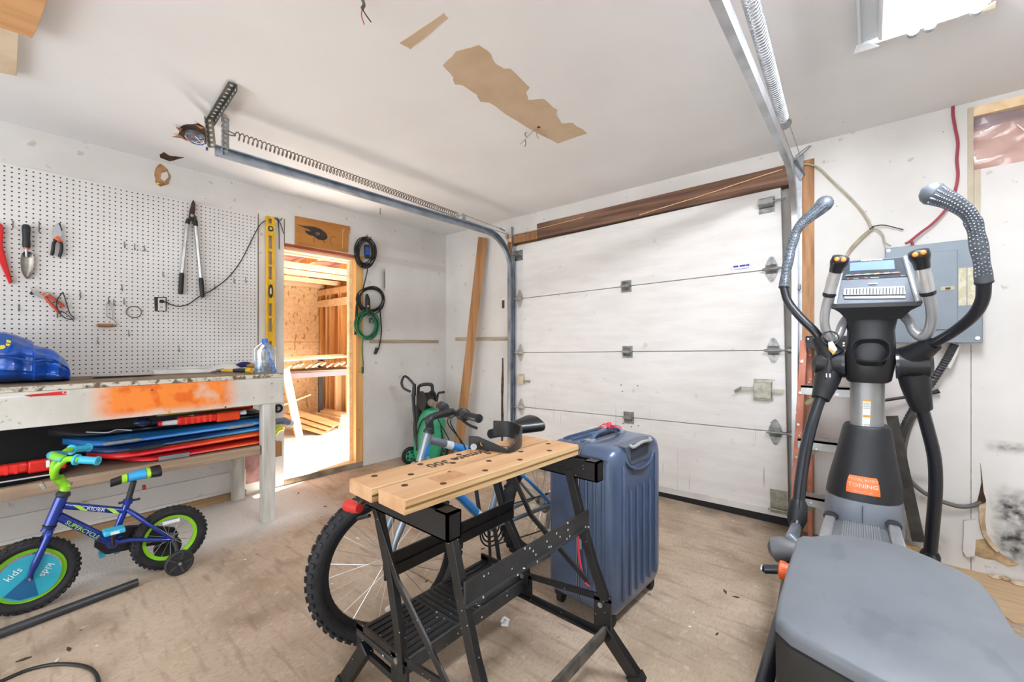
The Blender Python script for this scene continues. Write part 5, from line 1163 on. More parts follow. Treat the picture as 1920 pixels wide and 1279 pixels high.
for y, s in ((-2.42, -1), (-1.83, 1)):
    bar([(2.815, y, .70), (2.845, y, .60), (2.875, y, .50), (2.915, y, .38), (2.965, y, .27)], .032, .022, YA, 'front_upright')
    bar([(2.475 if s < 0 else 2.44, y, .68), (2.50 if s < 0 else 2.44, y, .60), (2.56 if s < 0 else 2.50, y, .45), (2.60, y, .30), (2.615, y, .20)], .032, .022, YA, 'rear_upright')
    bar([(2.49, y + .02*s, .66), (2.62, y + .02*s, .47), (2.88, y + .02*s, .25 if s < 0 else .30)], .022, .008, YA, 'diagonal_brace')
    # slotted side plate of the base
    xs = [2.36, 2.44, 2.55, 2.62, 2.80, 2.93, 2.985]; pl_ = MB()
    pl_.b2((2.36, y - .004, .145), (2.985, y + .004, .165)); pl_.prism([(2.36, y - .004, .24), (2.62, y - .004, .245), (2.985, y - .004, .29), (2.985, y - .004, .268), (2.62, y - .004, .223), (2.36, y - .004, .218)], (0, .008, 0))
    for a_, b_ in ((2.36, 2.40), (2.56, 2.64), (2.92, 2.985)): pl_.prism([(a_, y - .004, .15), (b_, y - .004, .15), (b_, y - .004, .235 + max(0, b_ - 2.62)*.12), (a_, y - .004, .235 + max(0, a_ - 2.62)*.12)], (0, .008, 0))
    o = pl_.build('side_plate', wm_blk, Q)
    MB().b2((2.36, y - .02*s, .145), (2.985, y, .152)).build('plate_flange', wm_blk, o)
    for x_ in (2.60, 2.95): MB().cyl((x_, y - .016, .255 if x_ > 2.8 else .23), (x_, y + .016, .255 if x_ > 2.8 else .23), .009, n=10).build('rivet', shiny, o)
    # splayed feet
    for (p, q) in (((2.95, y, .18), (3.06, y + .055*s, .008)), ((2.42, y, .18), (2.30 if s < 0 else 2.40, y + .02*s, .008))):
        f = MB().beam(p, q, .048, .030, YA).build('foot', wm_blk, Q, bevel=.004)
        MB().beam(Vc(q) + Vc((0, 0, -.006)), Vc(q) + (Vc(p) - Vc(q))*.12, .054, .036, YA).build('foot_pad', black_r, f)
MB().beam((2.966, -2.42, .165), (2.966, -1.83, .165), .012, .04).build('front_rail', mat('rail_worn', '#6a665f', .5, .4, col2='#3b3936', scale=18, detail=6), Q)
# cross bars
MB().b2((2.885, -2.43, .505), (2.893, -1.82, .565)).b2((2.885, -2.43, .503), (2.900, -1.82, .509)).build('front_crossbar', wm_dusty, Q)
MB().b2((2.530, -2.43, .485), (2.538, -1.82, .515)).b2((2.53, -2.43, .44), (2.538, -1.82, .475)).b2((2.525, -2.43, .47), (2.533, -1.82, .49)).build('rear_crossbar', wm_blk, Q)
# ribbed step
MB().b2((2.36, -2.425, .195), (2.60, -1.825, .213)).b2((2.597, -2.425, .165), (2.603, -1.825, .213)).build('step', wm_dusty, Q, bevel=.003)
for k in range(9):
    x = 2.375 + k*.026
    for y0, y1 in ((-2.415, -2.20), (-2.06, -1.84)): MB().b2((x, y0, .212), (x + .010, y1, .217)).build('step_rib', wm_blk, Q)
for k in range(5): MB().b2((2.375, -2.185 + k*.024, .212), (2.59, -2.175 + k*.024, .217)).build('step_rib', wm_blk, Q)
# ---------------------------------------------------------------- black cradle on the jaws
c0 = TM @ Vc((-.05, .10, TZ))
t = thing('rack_cradle', 'black plastic wheel cradle with a silver bolt lying on the wooden jaws', 'rack cradle', tuple(c0))
cb = mat('cradle_black', '#151518', .45, coat=.1)
def band(pts, h, th, nm, tw=0.):
    rings = []; pts = spl(pts, 5)
    for i, p in enumerate(pts):
        tg = (pts[min(i+1, len(pts)-1)] - pts[max(i-1, 0)]); tg.z = 0; tg.normalize(); s = Vc((tg.y, -tg.x, 0)); hh = h(i/(len(pts)-1))
        rings.append([p + s*th/2, p - s*th/2, p - s*th/2 + UP*hh, p + s*th/2 + UP*hh])
    return MB().loft(rings).build(nm, cb, t, bevel=.002)
tz = TZ + .001
pA = Z(882, 842, tz); pB = Z(925, 838, tz + .02); pC = Z(955, 853, tz)
band([Z(879, 842, tz), Z(900, 843, tz + .001), Z(925, 846, tz + .001), Z(952, 850, tz + .001)], lambda u: .046 if u < .3 else .058 - .045*u, .008, 'front_blade')
band([Z(952, 850, tz), Z(966, 846, tz), Z(976, 838, tz), Z(975, 828, tz), Z(955, 820, tz), Z(925, 818, tz)], lambda u: .018 + .045*min(1, u*2.2), .007, 'rear_blade')
bp = Z(888, 838, tz + .016); MB().cyl(bp, bp + (CAM - bp).normalized()*.012, .011, n=18).build('bolt', shiny, t)
bp = Z(905, 832, tz + .02); MB().torus(bp + (CAM - bp).normalized()*.012, (CAM - bp), .007, .0022, 18, 6).build('emblem', mat('emblem_gold', '#b8973c', .4, .4), t)
MB().tube(spl([bp + Vc((.012, .004, -.008)), bp + Vc((.020, .010, -.014)), bp + Vc((.026, .014, -.02))]), .0016, 5).build('emblem_tail', mat('emblem_gold', '#b8973c'), t)
# ---------------------------------------------------------------- suitcase
SM = Mx.Translation((2.892, -1.632, 0)) @ Mx.Rotation(math.radians(-2.5), 4, 'Z')     # local: x 0..-depth, y 0..width
sc_m = mat('suitcase_blue', '#566784', .33, .35, col2='#4d5d79', scale=4, coat=.35)
sc_d = mat('suitcase_dark', '#2c3440', .5)
S = thing('suitcase', 'large hard-shell blue suitcase with ribbed sides standing by the work table', 'suitcase', (2.75, -1.4, 0))
SD, SW, SH, SB_ = .33, .455, .735, .052
def shell(xa, xb, grow=0., n=20):
    """rounded rectangle ring in the y-z plane at several x, ribs pressed in"""
    rings = []
    steps = [(xa, -.030), (xa - .012 if xb < xa else xa + .012, -.010), (xa - .035 if xb < xa else xa + .035, 0.), (xb, 0.)]
    for x, g in steps:
        ring = []; r = .055; y0, y1, z0, z1 = -g*.9 + .0, SW + g*.9, SB_ - g, SH + g
        corners = [((y1 - r, z0 + r), -90), ((y1 - r, z1 - r), 0), ((y0 + r, z1 - r), 90), ((y0 + r, z0 + r), 180)]
        for (cy, cz), a0 in corners:
            for k_ in range(7):
                a = math.radians(a0 + 90*k_/6); ring.append(Vc((x, cy + r*math.cos(a), cz + r*math.sin(a))))
        rings.append(ring)
    return rings
fr_ = MB(SM).loft(shell(0., -.155)).build('shell_half', sc_m, S, ang=50)
bk_ = MB(SM).loft(shell(-SD, -.175)).build('shell_half', sc_m, S, ang=50)
zr = shell(-.172, -.158)[-1]
MB(SM).loft([[Vc((-.155, p.y + (.0), p.z)) for p in zr], [Vc((-.175, p.y, p.z)) for p in zr]]).build('zip_band', sc_d, S)
for x in (-.160, -.170):
    MB(SM).tube([Vc((x, p.y + (.002 if p.y > SW/2 else -.002), p.z)) for p in zr], .0022, 5, closed=True).build('zip_line', mat('zip_silver', '#8f96a3', .4, .6), S)
for k in range(6):
    y = .075 + k*.061
    MB(SM).tube([(.0008, y, SB_ + .06), (.003, y, SB_ + .08), (.003, y, SH - (.20 if 1 <= k <= 4 else .09)), (.0, y, SH - (.18 if 1 <= k <= 4 else .07))], .009, 8, flat=.35, up=(0, 1, 0)).build('rib', sc_m, fr_)
for k in range(3):
    x = -.045 - k*.04
    MB(SM).tube([(x, -.001, SB_ + .07), (x, -.003, SB_ + .09), (x, -.003, SH - .09), (x, -.001, SH - .07)], .008, 8, flat=.35).build('rib', sc_m, fr_)
    MB(SM).tube([(-SD - .04*0 + .05 + k*.045, .06, SH), (-SD + .05 + k*.045, .09, SH + .003), (-SD + .05 + k*.045, SW - .09, SH + .003), (-SD + .05 + k*.045, SW - .06, SH)], .008, 8, flat=.35, up=(1, 0, 0)).build('rib', sc_m, bk_)
# telescopic handle recess at the top of the near face
hy0, hy1 = .12, .345
pan_ = [(.002, hy0 - .02, SH + .002), (.002, hy0, SH - .05), (.003, hy0 + .03, SH - .085), (.003, hy1 - .04, SH - .09), (.003, hy1, SH - .05), (.002, hy1 + .02, SH + .002)]
hp = MB(SM).prism([(a_, b_, c_) for a_, b_, c_ in pan_], (-.055, 0, 0)).build('handle_housing', mat('housing_grey', '#4a5360', .4), S, bevel=.004)
MB(SM).b2((-.012, hy0 + .03, SH - .06), (.0055, hy1 - .04, SH - .012)).build('handle_recess', sc_d, hp)
MB(SM).tube(spl([(.0, hy0 + .02, SH + .004), (.012, hy0 + .03, SH - .004), (.014, (hy0+hy1)/2, SH + .004), (.012, hy1 - .03, SH - .004), (.0, hy1 - .02, SH + .004)]), .007, 8).build('pull_handle', mat('handle_silver', '#b9bec4', .3, .6), hp)
MB(SM).tube(spl([(-.02, hy0 - .025, SH - .02), (.006, hy0 + .0, SH - .075), (.009, hy0 + .07, SH - .105), (.009, hy1 - .07, SH - .108), (.006, hy1 + .0, SH - .075), (-.02, hy1 + .025, SH - .02)], 5), .006, 8).build('housing_lip', sc_m, S)
# carry handle on top with red ribbon
MB(SM).tube(spl([(-.165, .10, SH + .002), (-.165, .14, SH + .026), (-.165, .23, SH + .032), (-.165, .32, SH + .026), (-.165, .36, SH + .002)]), .011, 10, flat=.7).build('carry_handle', mat('handle_blue', '#4c617f', .45), S)
for y in (.095, .365): MB(SM).box((-.165, y, SH + .004), (.036, .04, .014)).build('handle_mount', mat('mount_grey', '#9aa2ac', .4, .3), S, bevel=.003)
ribm = mat('ribbon_red', '#d8344e', .6)
rb = thing('luggage_ribbon', 'red ribbon knotted around the suitcase carry handle', 'ribbon', tuple(SM @ Vc((-.165, .27, SH + .03))))
rd = random.Random(4)
for k in range(9):
    a_ = k*.7; c = Vc((-.165, .27, SH + .042)); MB(SM).tube(spl([c, c + Vc((math.cos(a_)*.03, math.sin(a_)*.03, .012*rd.random())), c + Vc((math.cos(a_ + .3)*.055, math.sin(a_ + .3)*.06, -.012 + .02*rd.random()))]), .005, 6, flat=.4).build('ribbon_tail', ribm, rb)
MB(SM).ell((-.165, .27, SH + .038), (.018, .016, .014)).build('knot', ribm, rb)
# wheels, lock, side strap
for x, y in ((-.04, .045), (-.04, SW - .045), (-SD + .04, .045), (-SD + .04, SW - .045)):
    MB(SM).tube([(x, y, SB_ + .012), (x, y, SB_ - .006), (x, y, .045)], [.026, .024, .014], 12).build('caster_housing', black_r, S)
    MB(SM).cyl((x - .012, y + .010, .024), (x + .012, y + .010, .024), .023, n=18).build('caster_wheel', black_r, S)
lk_ = MB(SM).box((-.165, -.006, .40), (.03, .010, .075)).build('combination_lock', mat('lock_grey', '#6b7078', .4, .4), S, bevel=.003)
for k in range(3): MB(SM).cyl((-.172, -.011, .38 + k*.018), (-.158, -.011, .38 + k*.018), .006, n=10).build('lock_dial', mat('dial_black', '#26282c', .5), lk_)
MB(SM).tube(spl([(-.155, -.012, .36), (-.15, -.018, .30), (-.14, -.016, .24), (-.12, -.02, .19), (-.10, -.015, .17)]), .006, 6, flat=.5).build('zip_ribbon', ribm, S)
MB(SM).box((-.15, -.012, .33), (.02, .006, .04)).build('zip_tag', mat('tag_silver', '#c5c9cd', .3, .6), S)
# ================================================================ elliptical trainer
el_blk = mat('trainer_black', '#15171b', .5, col2='#1a1d21', scale=9, bump=.04, bscale=120)
el_tube = mat('trainer_tube', '#1a2029', .35, .1, col2='#161b23', coat=.3)
el_grey = mat('trainer_grey', '#7a818b', .4, .15, col2='#717883', scale=6)
el_gun = mat('trainer_gunmetal', '#737b85', .35, .45, col2='#656d77', scale=40, bump=.12, bscale=90)
el_col = mat('trainer_column', '#8f9090', .38, .4, col2='#838484', scale=6)
el_sil = mat('trainer_silver', '#b9bdc1', .3, .55)
EY = -.80
E = thing('elliptical_trainer', 'black and grey elliptical trainer with curved moving arms and console', 'elliptical trainer', (3.7, -1.4, 0))
def e(px, py, y=EY): return Y(px, py, y)
def ering(cx, cy, rx, ry, y, n=20, p=2.6, tilt=0.):
    """superellipse ring in x-y plane at height given by pixel row"""
    z = e(cx, cy, y).z; xc = e(cx, cy, y).x; out = []
    for k in range(n):
        a = 2*math.pi*k/n; c, s = math.cos(a), math.sin(a); r = 1/((abs(c)**p + abs(s)**p)**(1/p)); out.append(Vc((xc + rx*r*c, y + ry*r*s, z + tilt*s*ry)))
    return out
# base cover
MB().loft([ering(1618, 985, .134, .150, EY), ering(1618, 965, .134, .150, EY), ering(1618, 925, .128, .14, EY)]).build('lower_shroud', el_grey, E)
MB().loft([ering(1618, 925, .128, .14, EY), ering(1620, 900, .122, .135, EY), ering(1622, 860, .104, .115, EY), ering(1624, 820, .088, .098, EY), ering(1625, 800, .080, .09, EY), ering(1625, 796, .074, .084, EY)]).build('mast_cover', el_blk, E)
px0 = e(1618, 925).x
yb_ = EY - .137
def cov_y(x, z):
    rows = [(925, 1618, .128, .14), (900, 1620, .122, .135), (860, 1622, .104, .115)]
    zs_ = [e(q[1], q[0]).z for q in rows]
    i = 0 if z < zs_[1] else 1; f = max(0, min(1, (z - zs_[i])/(zs_[i+1] - zs_[i]))); A, B_ = rows[i], rows[i+1]; xc = e(A[1], A[0]).x*(1-f) + e(B_[1], B_[0]).x*f; rx = A[2]*(1-f) + B_[2]*f; ry = A[3]*(1-f) + B_[3]*f
    u = min(.99, abs(x - xc)/rx); return EY - ry*(1 - u**2.6)**(1/2.6)
zb0, zb1 = e(1618, 927, yb_).z, e(1618, 895, yb_).z; xb0, xb1 = e(1586, 915, yb_).x, e(1651, 915, yb_).x
rings = []
for j in range(7):
    z = zb0 + (zb1 - zb0)*j/6; ins = .008*(j/6)**3 + .003*j/6; ring = []
    for i in range(13):
        x = xb0 + ins + (xb1 - xb0 - 2*ins)*i/12; ring.append(Vc((x, cov_y(x, z) - .003, z)))
    rings.append(ring)
bdo = MB().loft(rings, False, False).build('badge', mat('badge_orange', '#f0702a', .4), E)
wht = mat('print_white_clean', '#f2eee8', .5)
xm = (xb0 + xb1)/2
for st_, sz_, zf, bo in (('TOTAL BODY', .0135, .80, 0), ('TONING', .021, .47, .0004), ('NordicTrack', .010, .14, 0)):
    to_ = text('badge_print', st_, sz_, (xm, yb_, zb0 + (zb1 - zb0)*zf), (1, 0, 0), (0, 0, 1), wht, bdo, xs=1.15, bold=bo)
    bs = Vc(bdo['_b'])
    for v in to_.data.vertices: v.co.y = cov_y(v.co.x + bs.x, v.co.z + bs.z) - .0042 - bs.y
MB().b2((px0 - .001, EY - .152, e(1618, 965).z), (px0 + .001, EY - .143, e(1618, 930).z)).build('shroud_seam', sc_d, E)
# column, collar, cup, neck
MB().loft([ering(1625, 815, .056, .062, EY), ering(1626, 715, .058, .062, EY), ering(1628, 690, .06, .064, EY)]).build('column', el_col, E)
lbl = MB().prism([e(1618, 748, EY - .062), e(1633, 749, EY - .062), e(1630, 812, EY - .062), e(1616, 811, EY - .062)], (0, .001, 0)).build('warning_label', mat('label_paper', '#dcdcd6', .5), E)
ylb = mat('label_amber', '#c8921f', .5)
for a_, b_ in ((748, 752), (778, 782)): MB().prism([e(1618, a_, EY - .0632), e(1633, a_ + 1, EY - .0632), e(1633, b_ + 1, EY - .0632), e(1618, b_, EY - .0632)], (0, .001, 0)).build('label_header', ylb, lbl)
for r_ in range(7): 
    yy = 756 + r_*3 if r_ < 4 else 774 + r_*3; MB().prism([e(1619, yy + 10*(r_ > 3), EY - .0632), e(1631, yy + 10*(r_ > 3) + .4, EY - .0632), e(1631, yy + 11.2 - 10*(r_ < 4), EY - .0632), e(1619, yy + 10.8 - 10*(r_ < 4), EY - .0632)], (0, .0008, 0)).build('label_line', mat('label_grey', '#8f8f8a', .5), lbl)
MB().prism([e(1610, 808, EY - .063), e(1636, 812, EY - .063), e(1636, 815, EY - .063), e(1610, 812, EY - .063)], (0, .001, 0)).build('label_strip', mat('label_paper', '#dcdcd6'), E)
MB().loft([ering(1627, 716, .066, .076, EY), ering(1628, 712, .075, .082, EY), ering(1629, 690, .082, .088, EY), ering(1630, 670, .084, .092, EY), ering(1632, 655, .082, .088, EY), ering(1632, 620, .078, .07, EY), ering(1632, 600, .086, .066, EY), ering(1633, 590, .090, .066, EY)]).build('mast_head', el_blk, E)
cx_ = e(1632, 656, EY - .075)
rings = []
for sc2, dy, dz in ((1.0, -.018, .0), (1.04, -.028, -.002), (.96, -.032, .0), (.90, -.024, -.004), (.80, .01, -.045), (.5, .02, -.055)):
    ring = []
    for k in range(28):
        a = 2*math.pi*k/28; c, s = math.cos(a), math.sin(a); r = 1/((abs(c)**3 + abs(s)**3)**(1/3)); ring.append(cx_ + Vc((.060*sc2*r*c, dy + .012*s*r*sc2, dz + .046*sc2*r*s)))
    rings.append(ring)
MB().loft(rings, True, False).build('cup_holder', mat('cup_black', '#1a1c20', .45), E)
# console
CN = thing('_', '', '', (0, 0, 0)) if False else None
def cp(px, py, d=0.): # console face: leans back; front lip near, top far
    t_ = (585 - py)/100; return e(px, py, EY - .13 + .13*t_ + d)
con = MB(); fl = [cp(1556, 572), cp(1568, 528), cp(1577, 490), cp(1694, 480), cp(1714, 522), cp(1731, 566)]
con.prism([p for p in fl], (0, .07, -.015)); cno = con.build('console', mat('console_grey', '#656b73', .6, .1, col2='#5c626a', scale=9, spec=.25), E, bevel=.006)
MB().prism([cp(1575, 524, -.004), cp(1581, 492, -.004), cp(1692, 483, -.004), cp(1706, 518, -.004)], (0, .004, 0)).build('display_panel', mat('panel_dark', '#3f4247', .8, col2='#36393e', scale=12, spec=.15), cno)
MB().prism([cp(1593, 508, -.006), cp(1594, 493, -.006), cp(1676, 487, -.006), cp(1678, 504, -.006)], (0, .004, 0)).build('screen', mat('lcd_blue', '#6f86c6', .7, spec=.1, emit='#8fa4e0', estr=.25), cno)
sd_ = (cp(1676, 487) - cp(1594, 493)).normalized()
text('console_print', 'NordicTrack', .0115, cp(1634, 487.5, -.006), sd_, (0, .5, .86), wht, cno, xs=1.15, bold=.0004)
MB().tube([cp(1586, 517, -.006), cp(1637, 514, -.006), cp(1687, 511, -.006)], .0065, 8, flat=.3).build('button_frame', mat('frame_pale', '#d7d9db', .4), cno)
for k, c in enumerate(('#86d3dd', '#e07aa0', '#6fd07a', '#e6cf7a', '#ef9d6c', '#e98074')):
    a_ = cp(1590 + k*18, 516.4 - k*1.05, -.0095); MB().box(a_, (.016, .003, .006)).build('button', mat('btn' + c, c, .4), cno)
    if k < 5: MB().box(cp(1599 + k*18, 515.8 - k*1.05, -.0095), (.010, .003, .006)).build('button', mat('btn_dark', '#3a3d42', .4), cno)
MB().box(cp(1590, 523, -.006), (.007, .002, .004)).build('icon', orange, cno); MB().box(cp(1624, 521, -.006), (.011, .002, .004)).build('icon', orange, cno)
text('console_print', 'PULSE', .006, cp(1605, 522.5, -.006), sd_, (0, .5, .86), wht, cno); text('console_print', 'Workouts', .0065, cp(1640, 520.5, -.006), sd_, (0, .5, .86), wht, cno)
text('console_print', 'iPod', .006, cp(1693, 517, -.006), sd_, (0, .5, .86), limed, cno)
fg = MB().prism([cp(1581, 553, -.010), cp(1582, 541, -.010), cp(1696, 536, -.010), cp(1698, 552, -.010)], (0, .008, 0)).build('fan_grille', mat('grille_white', '#dfe1e3', .4), cno, bevel=.002)
for k in range(18): MB().prism([cp(1586 + k*6.2, 551.5, -.012), cp(1586.3 + k*6.2, 542 - k*.22, -.012), cp(1589 + k*6.2, 542 - k*.22, -.012), cp(1588.7 + k*6.2, 551.5, -.012)], (0, .004, 0)).build('grille_slot', mat('slot_dark', '#3b3e42', .6), fg)
MB().prism([cp(1584, 560, -.006), cp(1583, 556, -.006), cp(1697, 554, -.006), cp(1698, 559, -.006)], (0, .004, 0)).build('ledge', mat('ledge_silver', '#b9bcc0', .35, .2), cno, bevel=.001)
MB().prism([cp(1628, 533, -.006), cp(1629, 531, -.006), cp(1645, 530, -.006), cp(1645, 532.5, -.006)], (0, .004, 0)).build('slot', wht, cno)
MB().loft([[cp(1556, 571, -.004), cp(1731, 566, -.004), e(1731, 566, EY + .04), e(1556, 571, EY + .04)], [cp(1560, 578, .004), cp(1727, 573, .004), e(1727, 573, EY + .04), e(1560, 578, EY + .04)], [cp(1574, 586, .03), cp(1708, 582, .03), e(1708, 582, EY + .03), e(1574, 586, EY + .03)], [cp(1588, 600, .07), cp(1690, 598, .07), e(1690, 598, EY + .03), e(1588, 600, EY + .03)]]).build('console_back', el_blk, E)
for s, pts in ((-1, [(1565, 571), (1572, 534), (1580, 494)]), (1, [(1722, 566), (1708, 520), (1697, 482)])):
    MB().tube(spl([cp(a, b, -.006) for a, b in pts]), .009, 8).build('console_side_trim', el_sil, E)
for k in range(12): MB().prism([e(1598 + k*6.6, 584, EY - .096), e(1600.4 + k*6.6, 584, EY - .096), e(1600.8 + k*6.6, 596, EY - .072), e(1598.6 + k*6.6, 596, EY - .072)], (0, .01, 0)).build('vent_slot', mat('slot_black', '#101114', .6), E)
# fixed hand grips
def grips(pts, y0, y1, ctop):
    n = len(pts); P_ = [e(a, b, y0 + (y1 - y0)*i/(n-1)) for i, (a, b) in enumerate(pts)]; return P_
HL = grips([(1577, 483), (1570, 500), (1563, 522), (1555, 553), (1548, 580), (1546, 605), (1551, 625), (1561, 636), (1572, 628), (1580, 608), (1592, 592)], -.99, -.80, 0)
HR = grips([(1722, 472), (1727, 490), (1733, 520), (1740, 550), (1746, 575), (1747, 600), (1741, 622), (1728, 632), (1714, 622), (1706, 605), (1694, 592)], -.99, -.80, 0)
for P_, s in ((HL, -1), (HR, 1)):
    MB().tube(spl(P_[3:], 5), .0175, 14).build('fixed_handle', el_sil, E)
    MB().tube(spl(P_[1:4], 5), [.022, .021, .021, .022, .022, .023, .023, .022, .022, .022, .021], 14).build('pulse_grip', mat('pulse_chrome', '#d2d4d6', .22, .5), E)
    hd_ = MB().tube([P_[0] + (P_[0]-P_[1])*.1, P_[0], P_[0].lerp(P_[1], .5), P_[1], P_[1].lerp(P_[2], .45)], [.012, .030, .032, .026, .023], 14).build('grip_head', el_tube, E)
    MB().tube([P_[3].lerp(P_[2], .12), P_[3], P_[3].lerp(P_[4], .12)], [.024, .025, .022], 14).build('grip_collar', el_tube, E)
    cdir = (CAM - P_[0]).normalized(); rgt = Vc((1, 0, 0))
    fc = P_[0].lerp(P_[1], .25) + cdir*.026
    MB().ell(fc, (.024, .008, .016)).build('button_plate', mat('plate_brown', '#3a2c22', .5), hd_)
    for dx in (-.010, .011): MB().ell(fc + cdir*.006 + Vc((dx, 0, .002 + s*dx*.25)), (.009, .005, .009)).build('button', mat('button_amber', '#f0a04b', .4), hd_)
# hubs and moving arms
MB().tube([e(1584, 683), e(1560, 683), e(1532, 680), e(1524, 679)], [.058, .056, .052, .030], 18).build('arm_hub', el_blk, E)
MB().tube([e(1679, 683), e(1700, 683), e(1742, 683), e(1750, 683)], [.058, .054, .054, .034], 18).build('arm_hub', el_blk, E)
for px in (1582, 1682): MB().tube([e(px - 3, 683), e(px + 3, 683)], .060, 18).build('hub_ring', el_tube, E)
AL = [(1560, 668, -.80), (1545, 647, -.80), (1528, 622, -.795), (1500, 594, -.785), (1478, 566, -.775), (1470, 540, -.765), (1473, 515, -.755), (1480, 480, -.745), (1488, 450, -.735), (1497, 427, -.73), (1515, 409, -.725), (1535, 393, -.72), (1546, 382, -.72)]
ARm = [(1702, 672, -.80), (1725, 660, -.83), (1750, 645, -.87), (1790, 621, -.93), (1825, 592, -1.0), (1842, 562, -1.05), (1845, 530, -1.08), (1841, 495, -1.11), (1833, 450, -1.14), (1826, 420, -1.16), (1812, 397, -1.18), (1785, 379, -1.20), (1762, 369, -1.21), (1750, 364, -1.21)]
for pts, gi, s in ((AL, 5, -1), (ARm, 6, 1)):
    P_ = [e(a, b, y) for a, b, y in pts]
    MB().tube(spl(P_[1:gi+1], 5), .0185 if s > 0 else .0185, 14).build('arm_tube', el_tube, E)
    MB().tube([P_[0], P_[0].lerp(P_[1], .5), P_[1].lerp(P_[2], .25 if s < 0 else .5), P_[2] if s > 0 else P_[1].lerp(P_[2], .6)], [.052, .046, .036, .029], 16).build('arm_socket', el_blk, E)
    gp = spl(P_[gi:], 5); n = len(gp)
    rs = [.0215 + .0015*math.sin(i*.9) if i < n*.45 else (.020 + .018*((i/n - .45)/.55)**1.3) for i in range(n)]; dl = (gp[-1] - gp[-2]).normalized(); rl = rs[-1]; gp = gp + [gp[-1] + dl*rl*.45, gp[-1] + dl*rl*.8, gp[-1] + dl*rl*1.0]; rs = rs + [rl*.88, rl*.58, rl*.12]; n = len(gp)
    g_ = MB().tube(gp, rs, 16, flat=.86).build('arm_grip', el_gun, E)
    MB().tube([gp[0], gp[0].lerp(gp[1], .4)], .0235, 14).build('grip_ring', el_tube, E)
    th_ = MB()
    for i in range(2, n - 5, 1):
        for k_ in range(-2, 3):
            c = gp[i]; cd = (CAM - c).normalized(); tg = (gp[i+1] - gp[i-1]).normalized(); sd2 = tg.cross(cd).normalized(); r_ = rs[i]
            th_.ell(c + sd2*(k_*r_*.38) + cd*(r_*math.sqrt(max(.05, 1 - (k_*.38)**2))*.93) + tg*((k_ % 2)*.004), (.0035, .0035, .0035), n=6, m=4)
    th_.build('grip_texture', el_gun, g_)['kind'] = 'stuff'
# lower arms
LL = [(1556, 695, -.80), (1545, 730, -.84), (1528, 775, -.89), (1512, 835, -.95), (1502, 895, -1.0), (1497, 945, -1.04)]
LR = [(1712, 700, -.80), (1722, 745, -.78), (1738, 800, -.745), (1752, 860, -.71), (1754, 920, -.68), (1749, 985, -.65), (1744, 1040, -.63)]
for pts, s in ((LL, -1), (LR, 1)):
    P_ = [e(a, b, y) for a, b, y in pts]
    MB().tube(spl(P_[1:], 5), .0225, 14).build('lower_arm', el_tube, E)
    MB().tube([P_[0], P_[0].lerp(P_[1], .5), P_[1], P_[1].lerp(P_[2], .4)], [.050, .048, .041, .034], 16).build('arm_shroud', el_blk, E)
    c = P_[-1]; d = (P_[-1] - P_[-2]).normalized()
    MB().tube([c - d*.015, c, c + d*.06, c + d*.10], [.026, .033, .036, .022], 14).build('arm_boot', el_blk, E)
# thin cable down the left arm
MB().tube(spl([e(1553, 640, -.83), e(1560, 660, -.86), e(1553, 690, -.87), (e(1541, 740, -.87)), e(1520, 810, -.95), e(1507, 890, -1.03), e(1497, 960, -1.08)]), .003, 6).build('pulse_wire', bcord, E)
# ramp with roller rails
def zr(px, py, z): return Z(px, py, z)
rlL = (e(1557, 972, -.95), e(1546, 1012, -1.28)); rlR = (e(1676, 990, -.95), e(1690, 1042, -1.28))
for p_, q_ in (rlL, rlR):
    MB().beam(p_, q_, .036, .030).build('roller_rail', el_sil, E, bevel=.008, seg=3)
    MB().tube([p_ + Vc((0, .02, .006)), p_ + Vc((0, -.02, .012))], [.026, .024], 12, flat=.7).build('rail_cap', el_blk, E)
m0, m1 = (rlL[0] + rlR[0])/2, (rlL[1] + rlR[1])/2; wd_ = (rlR[0].x - rlL[0].x) - .03
MB().beam(m0 - UP*.012, m1 - UP*.012, wd_, .012).build('ramp_plate', mat('ramp_grey', '#7d8084', .4, .3), E)
for k in range(16): off = Vc((-wd_/2 + .03 + k*(wd_ - .06)/15, 0, -.003)); MB().beam(m0 + off, m1 + off, .005, .005).build('ramp_rib', mat('ramp_rib', '#a0a3a7', .35, .4), E)
# floor frame
MB().b2((3.60, -.55, .03), (3.68, -2.3, .09)).build('base_beam', el_blk, E, bevel=.01)
MB().b2((3.40, -.52, 0), (3.90, -.60, .05)).build('stabiliser_foot', el_blk, E, bevel=.012)
MB().b2((3.44, -2.22, 0), (3.90, -2.30, .05)).build('stabiliser_foot', el_blk, E, bevel=.012)
MB().tube([e(1622, 975, EY), Vc((3.66, -.80, .05))], .09, 16).build('mast_foot', el_blk, E)
# drive housing
cov = mat('cover_grey', '#6f747b', .5, .1, col2='#646970', scale=3, detail=6, bump=.05, bscale=150)
add_layer(cov, mth(cov.node_tree, 'MULTIPLY', noise_mask(cov, 8, .60, .68, 3, (1.6, .7, 1)), .5), '#565c65')
add_layer(cov, mth(cov.node_tree, 'MULTIPLY', noise_mask(cov, 2.2, .45, .65, 4), .35), '#8a8e93')
top = [(1502, 998), (1560, 1000), (1630, 1008), (1690, 1020), (1745, 1043), (1800, 1068), (1840, 1090), (1872, 1128), (1905, 1185)]
zt = .50
far = [Z(a, b, zt) for a, b in top]
ring = [Vc((3.475, -1.42, zt)), Vc((3.487, -1.388, zt)), Vc((3.51, -1.375, zt))] + [Vc((p.x, p.y, zt)) for p in far[1:]] + [Vc((3.965, -1.75, zt)), Vc((3.945, -2.0, zt)), Vc((3.86, -2.09, zt)), Vc((3.74, -2.075, zt)), Vc((3.60, -2.03, zt)), Vc((3.525, -2.005, zt)), Vc((3.49, -1.97, zt)), Vc((3.482, -1.90, zt)), Vc((3.476, -1.65, zt))]
